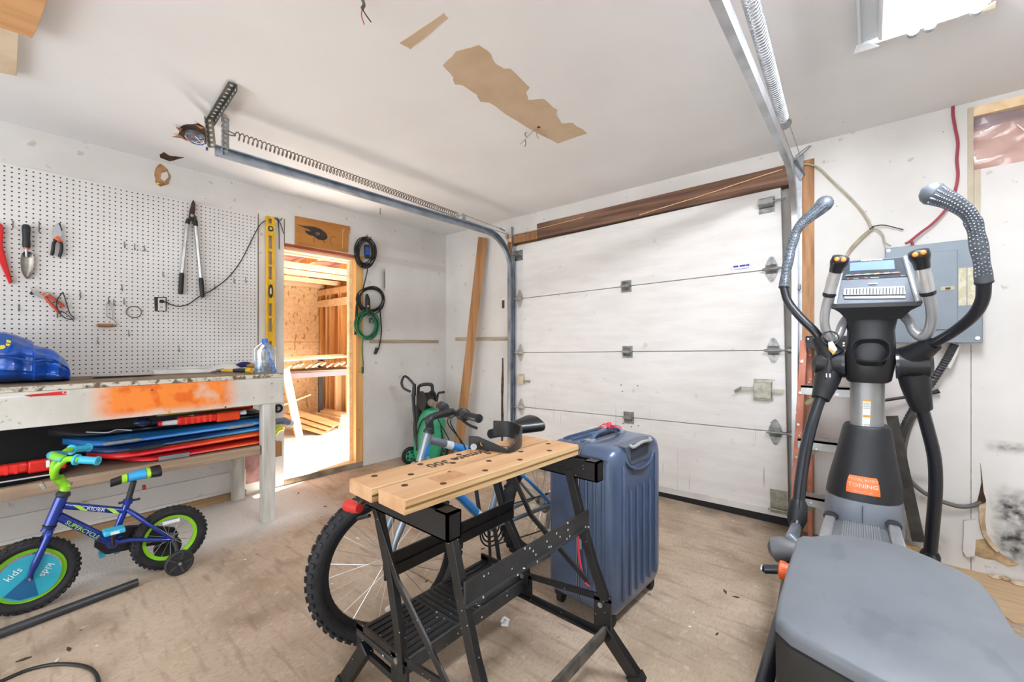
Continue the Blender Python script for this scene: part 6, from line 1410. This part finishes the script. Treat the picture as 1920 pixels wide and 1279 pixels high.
cxy = Vc((3.70, -1.75, zt))
def scl(r, k, z): return [Vc((cxy.x + (p.x - cxy.x)*k, cxy.y + (p.y - cxy.y)*k, z)) for p in r]
MB().loft([scl(ring, 1.0, zt - .03), scl(ring, 1.0, zt - .012), scl(ring, .985, zt - .002), scl(ring, .95, zt + .003), scl(ring, .6, zt + .010), scl(ring, .2, zt + .013)]).build('housing_cover', cov, E, ang=60)
MB().loft([scl(ring, .93, .06), scl(ring, .985, .20), scl(ring, 1.0, zt - .035), scl(ring, .997, zt - .03)]).build('drive_housing', mat('housing_black', '#232221', .6, col2='#2d2c2b', scale=7, bump=.05, bscale=140), E, ang=50)
MB().loft([scl(ring, 1.004, zt - .036), scl(ring, 1.004, zt - .030)]).build('housing_seam', el_blk, E)
# crank boss, adjuster and pedal post beside the housing
a_ = Z(1470, 1030, .42); MB().tube([a_ + Vc((.05, 0, 0)), a_ + Vc((.0, 0, 0)), a_ + Vc((-.03, 0, -.01)), a_ + Vc((-.045, 0, -.015))], [.03, .045, .043, .02], 16).build('crank_roller', mat('roller_grey', '#5e5f61', .5), E)
MB().tube([a_ + Vc((.06, .02, .0)), a_ + Vc((.02, .03, .03)), e(1494, 985, -1.06)], [.022, .022, .018], 12).build('crank_link', el_gun, E)
k_ = Z(1463, 1068, .40); MB().tube([k_ + Vc((.04, 0, 0)), k_ + Vc((.012, 0, 0)), k_, k_ - Vc((.004, 0, 0))], [.018, .030, .030, .024], 18).build('lock_knob', orange, E)
MB().tube([k_, k_ + Vc((-.045, -.01, -.01)), k_ + Vc((-.05, -.01, -.01))], [.015, .015, .010], 12).build('knob_pin', el_tube, E)
MB().cyl(k_ + Vc((-.05, -.01, -.01)), k_ + Vc((-.055, -.01, -.01)), .013, n=12).build('pin_cap', el_sil, E)
b_ = e(1744, 1040, -.63)
MB().tube([b_, b_ + Vc((-.01, -.1, -.03)), b_ + Vc((-.03, -.4, -.05)), b_ + Vc((-.05, -.75, -.05))], .022, 12).build('pedal_arm', el_tube, E)
MB().tube([e(1497, 950, -1.04), e(1492, 990, -1.1), Vc((3.46, -1.6, .33)), Vc((3.46, -1.95, .30))], .020, 12).build('pedal_arm', el_tube, E)
# coiled plug hung on the left grip
pg = thing('power_plug', 'coiled black plug with white tag hung on the trainer handle', 'plug', tuple(e(1554, 690, -.92)))
c = e(1557, 634, -.90); MB().torus(c, (.3, -1, .3), .030, .0035, 26, 6).build('cord_loop', bcord, pg)
MB().tube(spl([c + Vc((0, -.01, -.03)), e(1556, 655, -.92), e(1555, 676, -.93)]), .003, 6).build('cord', bcord, pg)
MB().prism([e(1553, 642, -.93), e(1561, 640, -.93), e(1570, 655, -.93), e(1562, 664, -.93), e(1554, 656, -.93)], (0, .002, 0)).build('tag', mat('tag_white', '#ecebe4', .5), pg)
MB().prism([e(1553, 654, -.932), e(1556, 653, -.932), e(1567, 660, -.932), e(1562, 665, -.932)], (0, .002, 0)).build('tag_print', mat('tag_orange', '#d79a3a', .5), pg)
MB().tube([e(1555, 676, -.93), e(1555, 684, -.93), e(1554, 690, -.93), e(1553, 700, -.93)], [.005, .010, .014, .012], 12).build('plug_body', blk, pg)
for dx in (-.006, .006): MB().box(e(1553, 704, -.93) + Vc((dx, 0, 0)), (.003, .006, .016)).build('prong', shiny, pg)
# ================================================================ pressure washer in the corner
def PW(px, py, dd=0.): return CAM + ray(px, py) * ((4.08 + dd) / FPX)
pg_ = mat('washer_green', '#2f9b72', .45, col2='#27885f', scale=7); pb_ = mat('washer_black', '#232425', .5)
b0 = PW(795, 868); WB = Vc((b0.x, b0.y, 0))
t = thing('pressure_washer', 'green and black pressure washer with hose reel standing in the corner', 'pressure washer', tuple(WB))
MB().tube([PW(800, 868, .0), PW(801, 850), PW(806, 815), PW(810, 785), PW(812, 768), PW(812, 762)], [.10, .135, .145, .125, .09, .03], 24, flat=.8, up=AX).build('body_shell', pg_, t)
MB().tube([PW(786, 868, .06), PW(783, 800, .06), PW(785, 760, .06)], [.04, .045, .04], 12).build('rear_spine', pb_, t)
for a, b in ((785, 790), (812, 812)): pass
MB().tube(spl([PW(783, 790, .04), PW(784, 735, .04), PW(788, 723, .04), PW(806, 721, .04), PW(811, 730, .04), PW(813, 790, .04)], 5), .016, 10).build('carry_frame', pb_, t)
rc = PW(801, 751, -.02); rax = (RT*.8 + AX*.6)
MB().lathe([(.02, -.06), (.095, -.06), (.095, -.05), (.055, -.045), (.055, .045), (.095, .05), (.095, .06), (.02, .06)], rc, rax, 26).build('hose_reel', pb_, t)
for k in range(5): MB().torus(rc + rax*(-.034 + k*.017), rax, .068, .010, 26, 6).build('hose_turn', bcord, t)
MB().tube([PW(818, 760), PW(821, 740), PW(822, 737), PW(834, 735)], [.010, .011, .011, .012], 8).build('reel_crank', pb_, t)
for px, py, dd in ((769, 848, -.02), (826, 862, .12)):
    c = PW(px, py, dd); c.z = .082; wa = (RT*.55 - AX*.83)
    w_ = MB().torus(c, wa, .066, .020, 28, 8).build('tyre', black_r, t)
    MB().lathe([(.001, -.012), (.055, -.012), (.055, .012), (.001, .014)], c, wa, 24).build('wheel_disc', pg_, w_)
    for k in range(5):
        a = k*2*math.pi/5; u, v, _ = frame(wa); MB().ell(c + wa*.0125 + (u*math.cos(a) + v*math.sin(a))*.034, (.012, .012, .012), n=8, m=5).build('wheel_slot', pb_, w_)
# spray gun and lance
MB().tube([PW(775, 738, -.06), PW(776, 770, -.06), PW(779, 800, -.06), PW(781, 845, -.06)], [.020, .016, .012, .010], 10).build('lance', pb_, t)
MB().tube(spl([PW(777, 722, -.06), PW(764, 708, -.06), PW(757, 707, -.06), PW(753, 718, -.06), PW(757, 728, -.06), PW(770, 735, -.06)], 5), .012, 10).build('trigger_guard', pb_, t)
MB().tube([PW(777, 720, -.06), PW(776, 742, -.06)], [.018, .021], 10).build('gun_body', pb_, t)
MB().tube([PW(757, 712, -.06), PW(767, 726, -.06)], .006, 8).build('trigger', mat('trigger_pale', '#b9bbbd', .4), t)
MB().tube(spl([PW(815, 775, -.05), PW(826, 800, -.06), PW(830, 840, -.06), PW(820, 866, -.05)], 5), .008, 8).build('power_lead', bcord, t)
MB().tube(spl([PW(813, 790, -.1), PW(795, 785, -.1), PW(783, 810, -.1), PW(781, 845, -.1)], 5), .007, 8).build('hose', bcord, t)
# ================================================================ timber leaning by the garage door
a, b = Y(905, 446, -.075), Y(858, 868, -.24); b.z = max(b.z, 0)
stud = MB(); d = (b - a).normalized(); stud.beam(a, b, .09, .042, Vc((.75, -.66, 0)))
o = stud.build('timber_stud', w_tan, bevel=.003); tag(o, 'long tan timber leaning upright against the wall beside the garage door', 'timber')
# ================================================================ step ladder
fib = mat('ladder_orange', '#cb8671', .65, col2='#bb745d', scale=12, detail=5); stepm = mat('ladder_alu', '#b9bbba', .4, .6, col2='#a4a6a5', scale=12)
speckle(fib, 40, .2, '#e6dccf'); speckle(stepm, 35, .2, '#e8e8e4')
t = thing('step_ladder', 'orange fibreglass step ladder with paint-splashed top folded behind the trainer', 'ladder', (3.6, -.3, 0))
rt_ = [(Y(1508, 640, -.14), Vc((3.345, -.42, .0))), (Y(1605, 640, -.14), Vc((3.70, -.42, .0)))]
for a, b in rt_: MB().beam(a, b, .060, .034, (1, 0, 0)).build('rail', fib, t, bevel=.003)
for a, b in ((Y(1518, 650, -.06), Vc((3.40, -.10, 0))), (Y(1598, 650, -.06), Vc((3.64, -.10, 0)))): MB().beam(a, b, .04, .024, (1, 0, 0)).build('rear_rail', fib, t, bevel=.003)
for k, f in enumerate((.22, .47, .72)):
    p, q = rt_[0][0].lerp(rt_[0][1], f), rt_[1][0].lerp(rt_[1][1], f)
    s_ = MB(); s_.b2((p.x, p.y - .045, p.z - .006), (q.x, p.y + .04, p.z + .006)); s_.b2((p.x, p.y - .045, p.z - .045), (q.x, p.y - .040, p.z + .006)); so = s_.build('step', stepm, t)
    MB().beam(p + Vc((.02, -.03, -.10)), p + Vc((.10, -.02, -.035)), .006, .022).build('step_brace', mat('brace_olive', '#8f906e', .5, .4), so)
tp = rt_[0][0].z
topm = mat('ladder_top', '#26262a', .5); speckle(topm, 55, .30, '#e4e4e2')
MB().b2((3.385, -.20, tp - .01), (3.62, .0 - .02, tp + .03)).build('top_cap', topm, t, bevel=.006)
MB().b2((3.39, -.205, tp - .045), (3.615, -.195, tp - .005)).build('tray_front', topm, t, bevel=.003)
for k in range(6): MB().cyl(rt_[0][0].lerp(rt_[0][1], .1 + k*.15) + Vc((-.002, -.04, 0)), rt_[0][0].lerp(rt_[0][1], .1 + k*.15) + Vc((-.002, -.045, 0)), .007, n=8).build('rivet', shiny, t)
# ================================================================ electrical panel and cables
pn = mat('panel_grey', '#7f8992', .5, .15, col2='#77818a', scale=5)
PY = -.085
t = thing('electrical_panel', 'grey electrical panel box with latched door on the front wall', 'electrical panel', (3.9, 0, 1.17))
p0, p1 = Y(1659, 466, PY), Y(1843, 643, PY)
MB().b2((p0.x + .012, -.002, p1.z + .012), (p1.x - .012, PY + .006, p0.z - .012)).build('box', pn, t)
MB().b2((p0.x, PY + .006, p1.z), (p1.x, PY, p0.z)).build('cover', pn, t, bevel=.003)
d0, d1 = Y(1702, 474, PY), Y(1795, 618, PY)
dr = MB().b2((d0.x, PY, d1.z), (d1.x, PY - .006, d0.z - .01)).build('door', pn, t, bevel=.003)
l0 = Y(1777, 541, PY - .007); lt = MB().box(l0, (.05, .004, .022)).build('latch', mat('latch_beige', '#b8b09a', .5), dr, bevel=.002); MB().box(l0 + Vc((0, -.003, 0)), (.018, .004, .010)).build('latch_tab', dark, lt)
lab = mat('paper_label', '#cfcbb4', .7, col2='#bdb899', scale=40, lo=.45, hi=.55)
for a, b, c, d in ((1797, 503, 1812, 573), (1814, 502, 1828, 572)):
    q0, q1 = Y(a, b, PY - .001), Y(c, d, PY - .001); MB().b2((q0.x, PY + .001, q1.z), (q1.x, PY - .0015, q0.z)).build('circuit_label', lab, t)
for a, b in ((1666, 470), (1833, 634), (1832, 462), (1662, 634)): q = Y(a, b, PY - .001); MB().cyl(q, q + Vc((0, -.004, 0)), .009, n=12).build('screw', mat('screw_pale', '#d9dcdd', .3, .5), t)
rw = mat('cable_red', '#9a3d4c', .5)
t = thing('red_cable', 'red cable running from the ceiling down to the electrical panel', 'cable', tuple(Y(1700, 457, -.05)))
pts = [(1787, 193, -.006), (1787, 215, -.012), (1791, 240, -.014), (1796, 268, -.012), (1794, 300, -.012), (1796, 330, -.014), (1790, 360, -.02), (1777, 388, -.03), (1750, 418, -.035), (1725, 437, -.04), (1705, 453, -.045), (1697, 457, -.045)]
MB().tube(spl([Y(*p) for p in pts], 5), .0065, 8).build('sheath', rw, t)
MB().tube(spl([Y(1708, 450, -.045), Y(1711, 458, -.05), Y(1712, 464, -.045)]), .006, 8).build('branch', rw, t)
bgc = mat('cable_beige', '#b5ab95', .6, col2='#9f957f', scale=18)
t = thing('beige_cables', 'bundle of beige cables tied together above the electrical panel', 'cable', tuple(Y(1636, 430, -.02)))
for pts in ([(1500, 309, -.02), (1515, 308, -.02), (1535, 315, -.018), (1558, 337, -.018), (1585, 362, -.018), (1610, 388, -.018), (1627, 412, -.018), (1634, 428, -.02)],
            [(1634, 428, -.02), (1622, 437, -.02), (1606, 452, -.02), (1594, 466, -.022), (1584, 482, -.03)], [(1636, 430, -.024), (1624, 440, -.024), (1609, 455, -.024), (1597, 468, -.022), (1588, 480, -.03)],
            [(1635, 428, -.022), (1648, 432, -.022), (1656, 442, -.024), (1660, 455, -.03), (1670, 461, -.04)], [(1632, 429, -.026), (1618, 442, -.026), (1602, 459, -.026), (1590, 474, -.03)]):
    MB().tube(spl([Y(*p) for p in pts], 5), .0055 if pts[0][0] < 1600 else .0042, 8).build('cable', bgc, t)
MB().tube(spl([Y(1634, 425, -.03), Y(1655, 422, -.02), Y(1675, 426, -.018), Y(1694, 431, -.016)], 5), .0028, 6).build('bare_end', bw, t)
c = Y(1634, 428, -.024); MB().torus(c, (.4, .1, -1), .010, .0025, 16, 6).build('cable_tie', blk, t)
# conduit and cable below the panel
cg = mat('conduit_black', '#2b2b2d', .5, col2='#3a3a3c', scale=60)
t = thing('corrugated_conduit', 'black corrugated conduit curving down from the electrical panel', 'conduit', tuple(Y(1790, 650, -.05)))
pts = spl([Y(1790, 646, -.05), Y(1778, 668, -.055), Y(1760, 698, -.06), Y(1735, 735, -.06), Y(1708, 775, -.06), Y(1690, 815, -.06), Y(1683, 860, -.06), Y(1684, 920, -.07), Y(1690, 985, -.09)], 14)
MB().tube(pts, [.0155 if i % 2 else .0185 for i in range(len(pts))], 12).build('conduit', cg, t)
MB().tube(spl([Y(1797, 645, -.045), Y(1790, 665, -.05), Y(1778, 690, -.055)]), .010, 8).build('white_sleeve', paint, t)
t = thing('grey_cable', 'thick grey cable looping into the crack low on the wall', 'cable', tuple(Y(1836, 949, -.01)))
MB().tube(spl([Y(1716, 778, -.016), Y(1704, 805, -.016), Y(1696, 840, -.018), Y(1698, 872, -.03), Y(1705, 898, -.04), Y(1730, 922, -.04), Y(1765, 940, -.04), Y(1800, 950, -.035), Y(1825, 948, -.02), Y(1838, 942, -.0)], 6), .0105, 10).build('sheath', mat('cable_greyd', '#5b5a58', .6), t)
o = MB().tube([Y(1650, 752, -.07), Y(1745, 738, -.03), Y(1761, 733, -.03)], [.008, .008, .012], 8).build('black_rod', blk); tag(o, 'thin black rod propped behind the trainer column', 'rod')
# scrap leaning behind the trainer
o = MB().beam(Y(1672, 780, -.10), Y(1722, 1015, -.20), .05, .04, (0, 1, 0)).build('angle_bar', mat('bar_dirty', '#4a4741', .7, .2, col2='#2b2a27', scale=12)); tag(o, 'dirty dark bar leaning against the wall behind the trainer', 'bar')
o = MB().beam(Y(1676, 880, -.20), Y(1694, 1010, -.30), .022, .03, (0, 1, 0)).build('timber_strip', w_grey); tag(o, 'weathered timber strip leaning beside the dark bar', 'timber')
pc = Z(1712, 1030, .02); pc = Vc((3.88, -.26, 0)); pc = Y(1712, 1010, -.26); pc.z = 0
t = thing('clay_pot', 'dirty dark pot with crumbling tan rim on the floor by the wall', 'pot', tuple(pc))
MB().lathe([(.001, 0), (.05, 0), (.075, .06), (.085, .10), (.083, .115), (.06, .118), (.001, .11)], pc, (0, 0, 1), 22).build('pot', mat('pot_dark', '#4b4a47', .8, col2='#6e665a', scale=14, bump=.3), t)
MB().lathe([(.088, .095), (.094, .10), (.092, .122), (.07, .132), (.02, .135), (.001, .134)], pc, (0, 0, 1), 18).build('rim', mat('foam_tan', '#c9a468', .9, col2='#a67f45', scale=22, bump=.7), t)
rd = random.Random(8)
for k in range(5):
    c = pc + Vc((-.10 + .055*k, -.10 - .02*rd.random(), .012)); o = MB().ell(c, (.035, .025, .014), n=9, m=5).build('plaster_scrap', mat('foam_tan', '#c9a468')); tag(o, 'small crumpled tan scrap on the floor around the dark pot', 'debris', 'tan scraps by the wall')
o = MB().prism([(p.x, p.y, .0015) for p in (Z(1735, 1050), Z(1800, 1046), Z(1925, 1082), Z(1990, 1180), Z(1900, 1170))], (0, 0, .005)).build('cardboard_sheet', mat('cardboard', '#c0a482', .85, col2='#b39775', scale=6, stretch=(1, 6, 1))); tag(o, 'flat brown cardboard sheet on the floor beside the trainer', 'cardboard')
# ================================================================ things on the floor
a, b = Z(258, 1099, .0), Z(-120, 1243, .0); a.z = b.z = .0185
t = thing('black_pipe', 'long black plastic pipe lying on the floor by the small bicycle', 'pipe', tuple((a + b)/2 - UP*.0185))
MB().cyl(a, b, .018, n=18).build('pipe_wall', mat('pipe_black', '#2a2c2e', .4, col2='#33363a', scale=9), t)
d = (a - b).normalized(); MB().cyl(a - d*.001, a + d*.0012, .0145, n=16).build('pipe_bore', mat('bore_grey', '#55585a', .6), t)
o = MB().tube(spl([Z(-60, 1300, .006), Z(0, 1278, .006), Z(50, 1257, .006), Z(100, 1246, .006), Z(145, 1247, .006), Z(172, 1256, .006), Z(184, 1275, .006), Z(182, 1310, .006)], 6), .006, 8).build('floor_cable', bcord); tag(o, 'black cable looped on the bare floor beyond the pipe', 'cable')
c = Z(948, 1170, 0)
t = thing('plastic_clip', 'small white plastic clip lying on the floor under the work table', 'clip', tuple(c))
wc = mat('clip_white', '#e6e6e3', .35)
MB().box(c + Vc((0, 0, .006)), (.030, .042, .010), Mx.Rotation(.5, 3, 'Z')).build('plate', wc, t, bevel=.003)
MB().tube(spl([c + Vc((-.012, -.014, .010)), c + Vc((-.006, 0, .024)), c + Vc((.006, .016, .010))]), .005, 8).build('loop', wc, t)
chip = mat('leaf_dark', '#3f3428', .8); chw = mat('chip_white', '#d9d2c6', .7)
ref = None
for k, (px, py, s, m) in enumerate([(130, 1218, .02, chip), (45, 1237, .02, chip), (106, 1240, .016, chw), (640, 1000, .016, chw), (1360, 1110, .02, chip), (1380, 1120, .015, chip), (1300, 1150, .012, chw), (1310, 960, .012, chw), (905, 1030, .012, chip), (560, 925, .018, chip), (610, 950, .014, chip), (800, 1090, .014, chip), (670, 1010, .02, chw), (1345, 1190, .012, chip)]):
    c = Z(px, py, 0); r = Mx.Rotation(k*1.3, 3, 'Z')
    o = MB().prism([c + UP*.001 + r @ Vc(v) for v in ((-s, -s*.2, 0), (0, -s*.4, 0), (s, 0, 0), (s*.1, s*.3, 0))], (0, 0, .003)).build('floor_chip', m)
    tag(o, 'dark leaf-like scrap on the bare floor' if m is chip else 'pale paint chip on the bare floor', 'debris', 'dark scraps on the floor' if m is chip else 'pale chips on the floor')
# ================================================================ timber fixed at the ceiling, far corner
zz = H - .05
pts = [Z(a, b, zz) for a, b in [(-150, 10), (0, 52), (60, 72), (66, 62), (76, 38), (88, 2), (95, -40), (-150, -90)]]
o = MB().prism([(p.x, p.y, zz) for p in pts], (0, 0, .018)).build('plywood_sheet', mat('ply_orange', '#d8a872', .5, col2='#c9935a', scale=2.5, detail=6, stretch=(6, .7, 1)), bevel=.002); tag(o, 'curved plywood offcut fixed up under the ceiling', 'plywood')
zz = H - .03
pts = [Z(a, b, zz) for a, b in [(-40, 40), (36, 50), (31, 143), (2, 137), (-40, 130)]]
o = MB().prism([(p.x, p.y, zz) for p in pts], (0, 0, .03)).build('ceiling_batten', mat('pale_batten', '#dccbb0', .7, col2='#cbb591', scale=5), bevel=.002); tag(o, 'pale painted batten on the ceiling beneath the plywood offcut', 'batten')
# ================================================================ storage room contents
SF = .04
t = thing('lumber_table', 'rough pine trestle table stacked with offcuts in the storage room', 'table', (-2.0, -.6, SF))
TZs = .82
MB().b2((-1.72, -1.16, TZs - .03), (-2.35, -.07, TZs)).build('table_top', mat('top_dark', '#7d6553', .7), t)
lg = [((-1.62, -1.10, TZs + .05), (-1.58, -.955, SF)), ((-1.98, -.10, TZs), (-1.98, -.10, SF)), ((-2.30, -1.10, TZs), (-2.30, -1.08, SF)), ((-2.30, -.10, TZs), (-2.30, -.10, SF))]
for a, b in lg: MB().beam(a, b, .085, .038, (1, 0, 0)).build('leg', w_newy if a[0] > -1.9 else w_new, t, bevel=.002)
MB().beam((-1.70, -1.12, TZs - .05), (-1.75, -.08, TZs - .05), .038, .06).build('rail', mat('rail_purple', '#6f5a5c', .7), t)
rd = random.Random(21)
for k in range(11):
    y = -1.06 + k*.088; ln = rd.uniform(.28, .45)
    o = MB().beam((-1.66, y + rd.uniform(-.02, .02), TZs + .055 + .012*(k % 3)), (-1.66 - ln, y + .16 + rd.uniform(-.04, .05), TZs + .06 + .015*(k % 3)), rd.uniform(.055, .08), .016, Vc((0, -.6, .8))).build('board_offcut', w_newy if k % 3 else mat('offcut_pale', '#f0d9b4', .6, col2='#e3c494', scale=4)); tag(o, 'tilted pine board offcut on the storage room table', 'board', 'offcuts on the storage table')
for k in range(3):
    o = MB().beam((-1.75 - k*.1, -1.1, TZs + .14 + k*.012), (-1.95 - k*.1, -.12, TZs + .16 + k*.012), .08, .02, (0, 0, 1)).build('top_board', w_newy); tag(o, 'long pine board laid across the offcuts in the storage room', 'board', 'long boards on the offcuts')
for k in range(5):
    o = MB().b2((-1.70 - .02*k, -.40 + .02*k, SF + .002 + k*.032), (-2.5, -.16, SF + .031 + k*.032)).build('stacked_plank', w_newy if k % 2 else w_new, bevel=.002); tag(o, 'pine plank in the low stack under the storage table', 'plank', 'planks stacked on the storage floor')
for k in range(3):
    o = MB().beam((-1.52 - .05*k, -.66 + k*.10, SF + .014 + .025*k), (-1.95 - .05*k, -1.05 + k*.10, SF + .20 + .025*k), .22, .016, (0, 0, 1)).build('leaning_panel', mat('panel_tan', '#cf9a68', .6, col2='#bd8450', scale=3, stretch=(5, 1, 1))); tag(o, 'thin tan panel propped on the plank stack in the storage room', 'panel', 'panels under the storage table')
o = MB().beam((-2.02, -1.3, SF + .26), (-2.27, -.55, SF + .42), .12, .018, (0, 0, 1)).build('loose_plank', w_new); tag(o, 'single plank slanting behind the trestle leg in the storage room', 'plank')
for k in range(3):
    o = MB().cyl((-1.85 - .07*k, -1.75, SF + .016), (-1.72 - .07*k, -1.12, SF + .016), .014, n=10).build('grey_pipe', mat('pipe_purple', '#6d6f8a', .5)); tag(o, 'slim grey-blue pipe on the storage room floor', 'pipe', 'pipes on the storage floor')
o = MB().beam((-2.42, -.30, .04), (-2.42, -.30, 1.0), .06, .03, (1, 0, 0)).build('slotted_upright', mat('slot_steel', '#3a3836', .5, .5)); tag(o, 'dark slotted metal upright behind the storage table', 'upright')
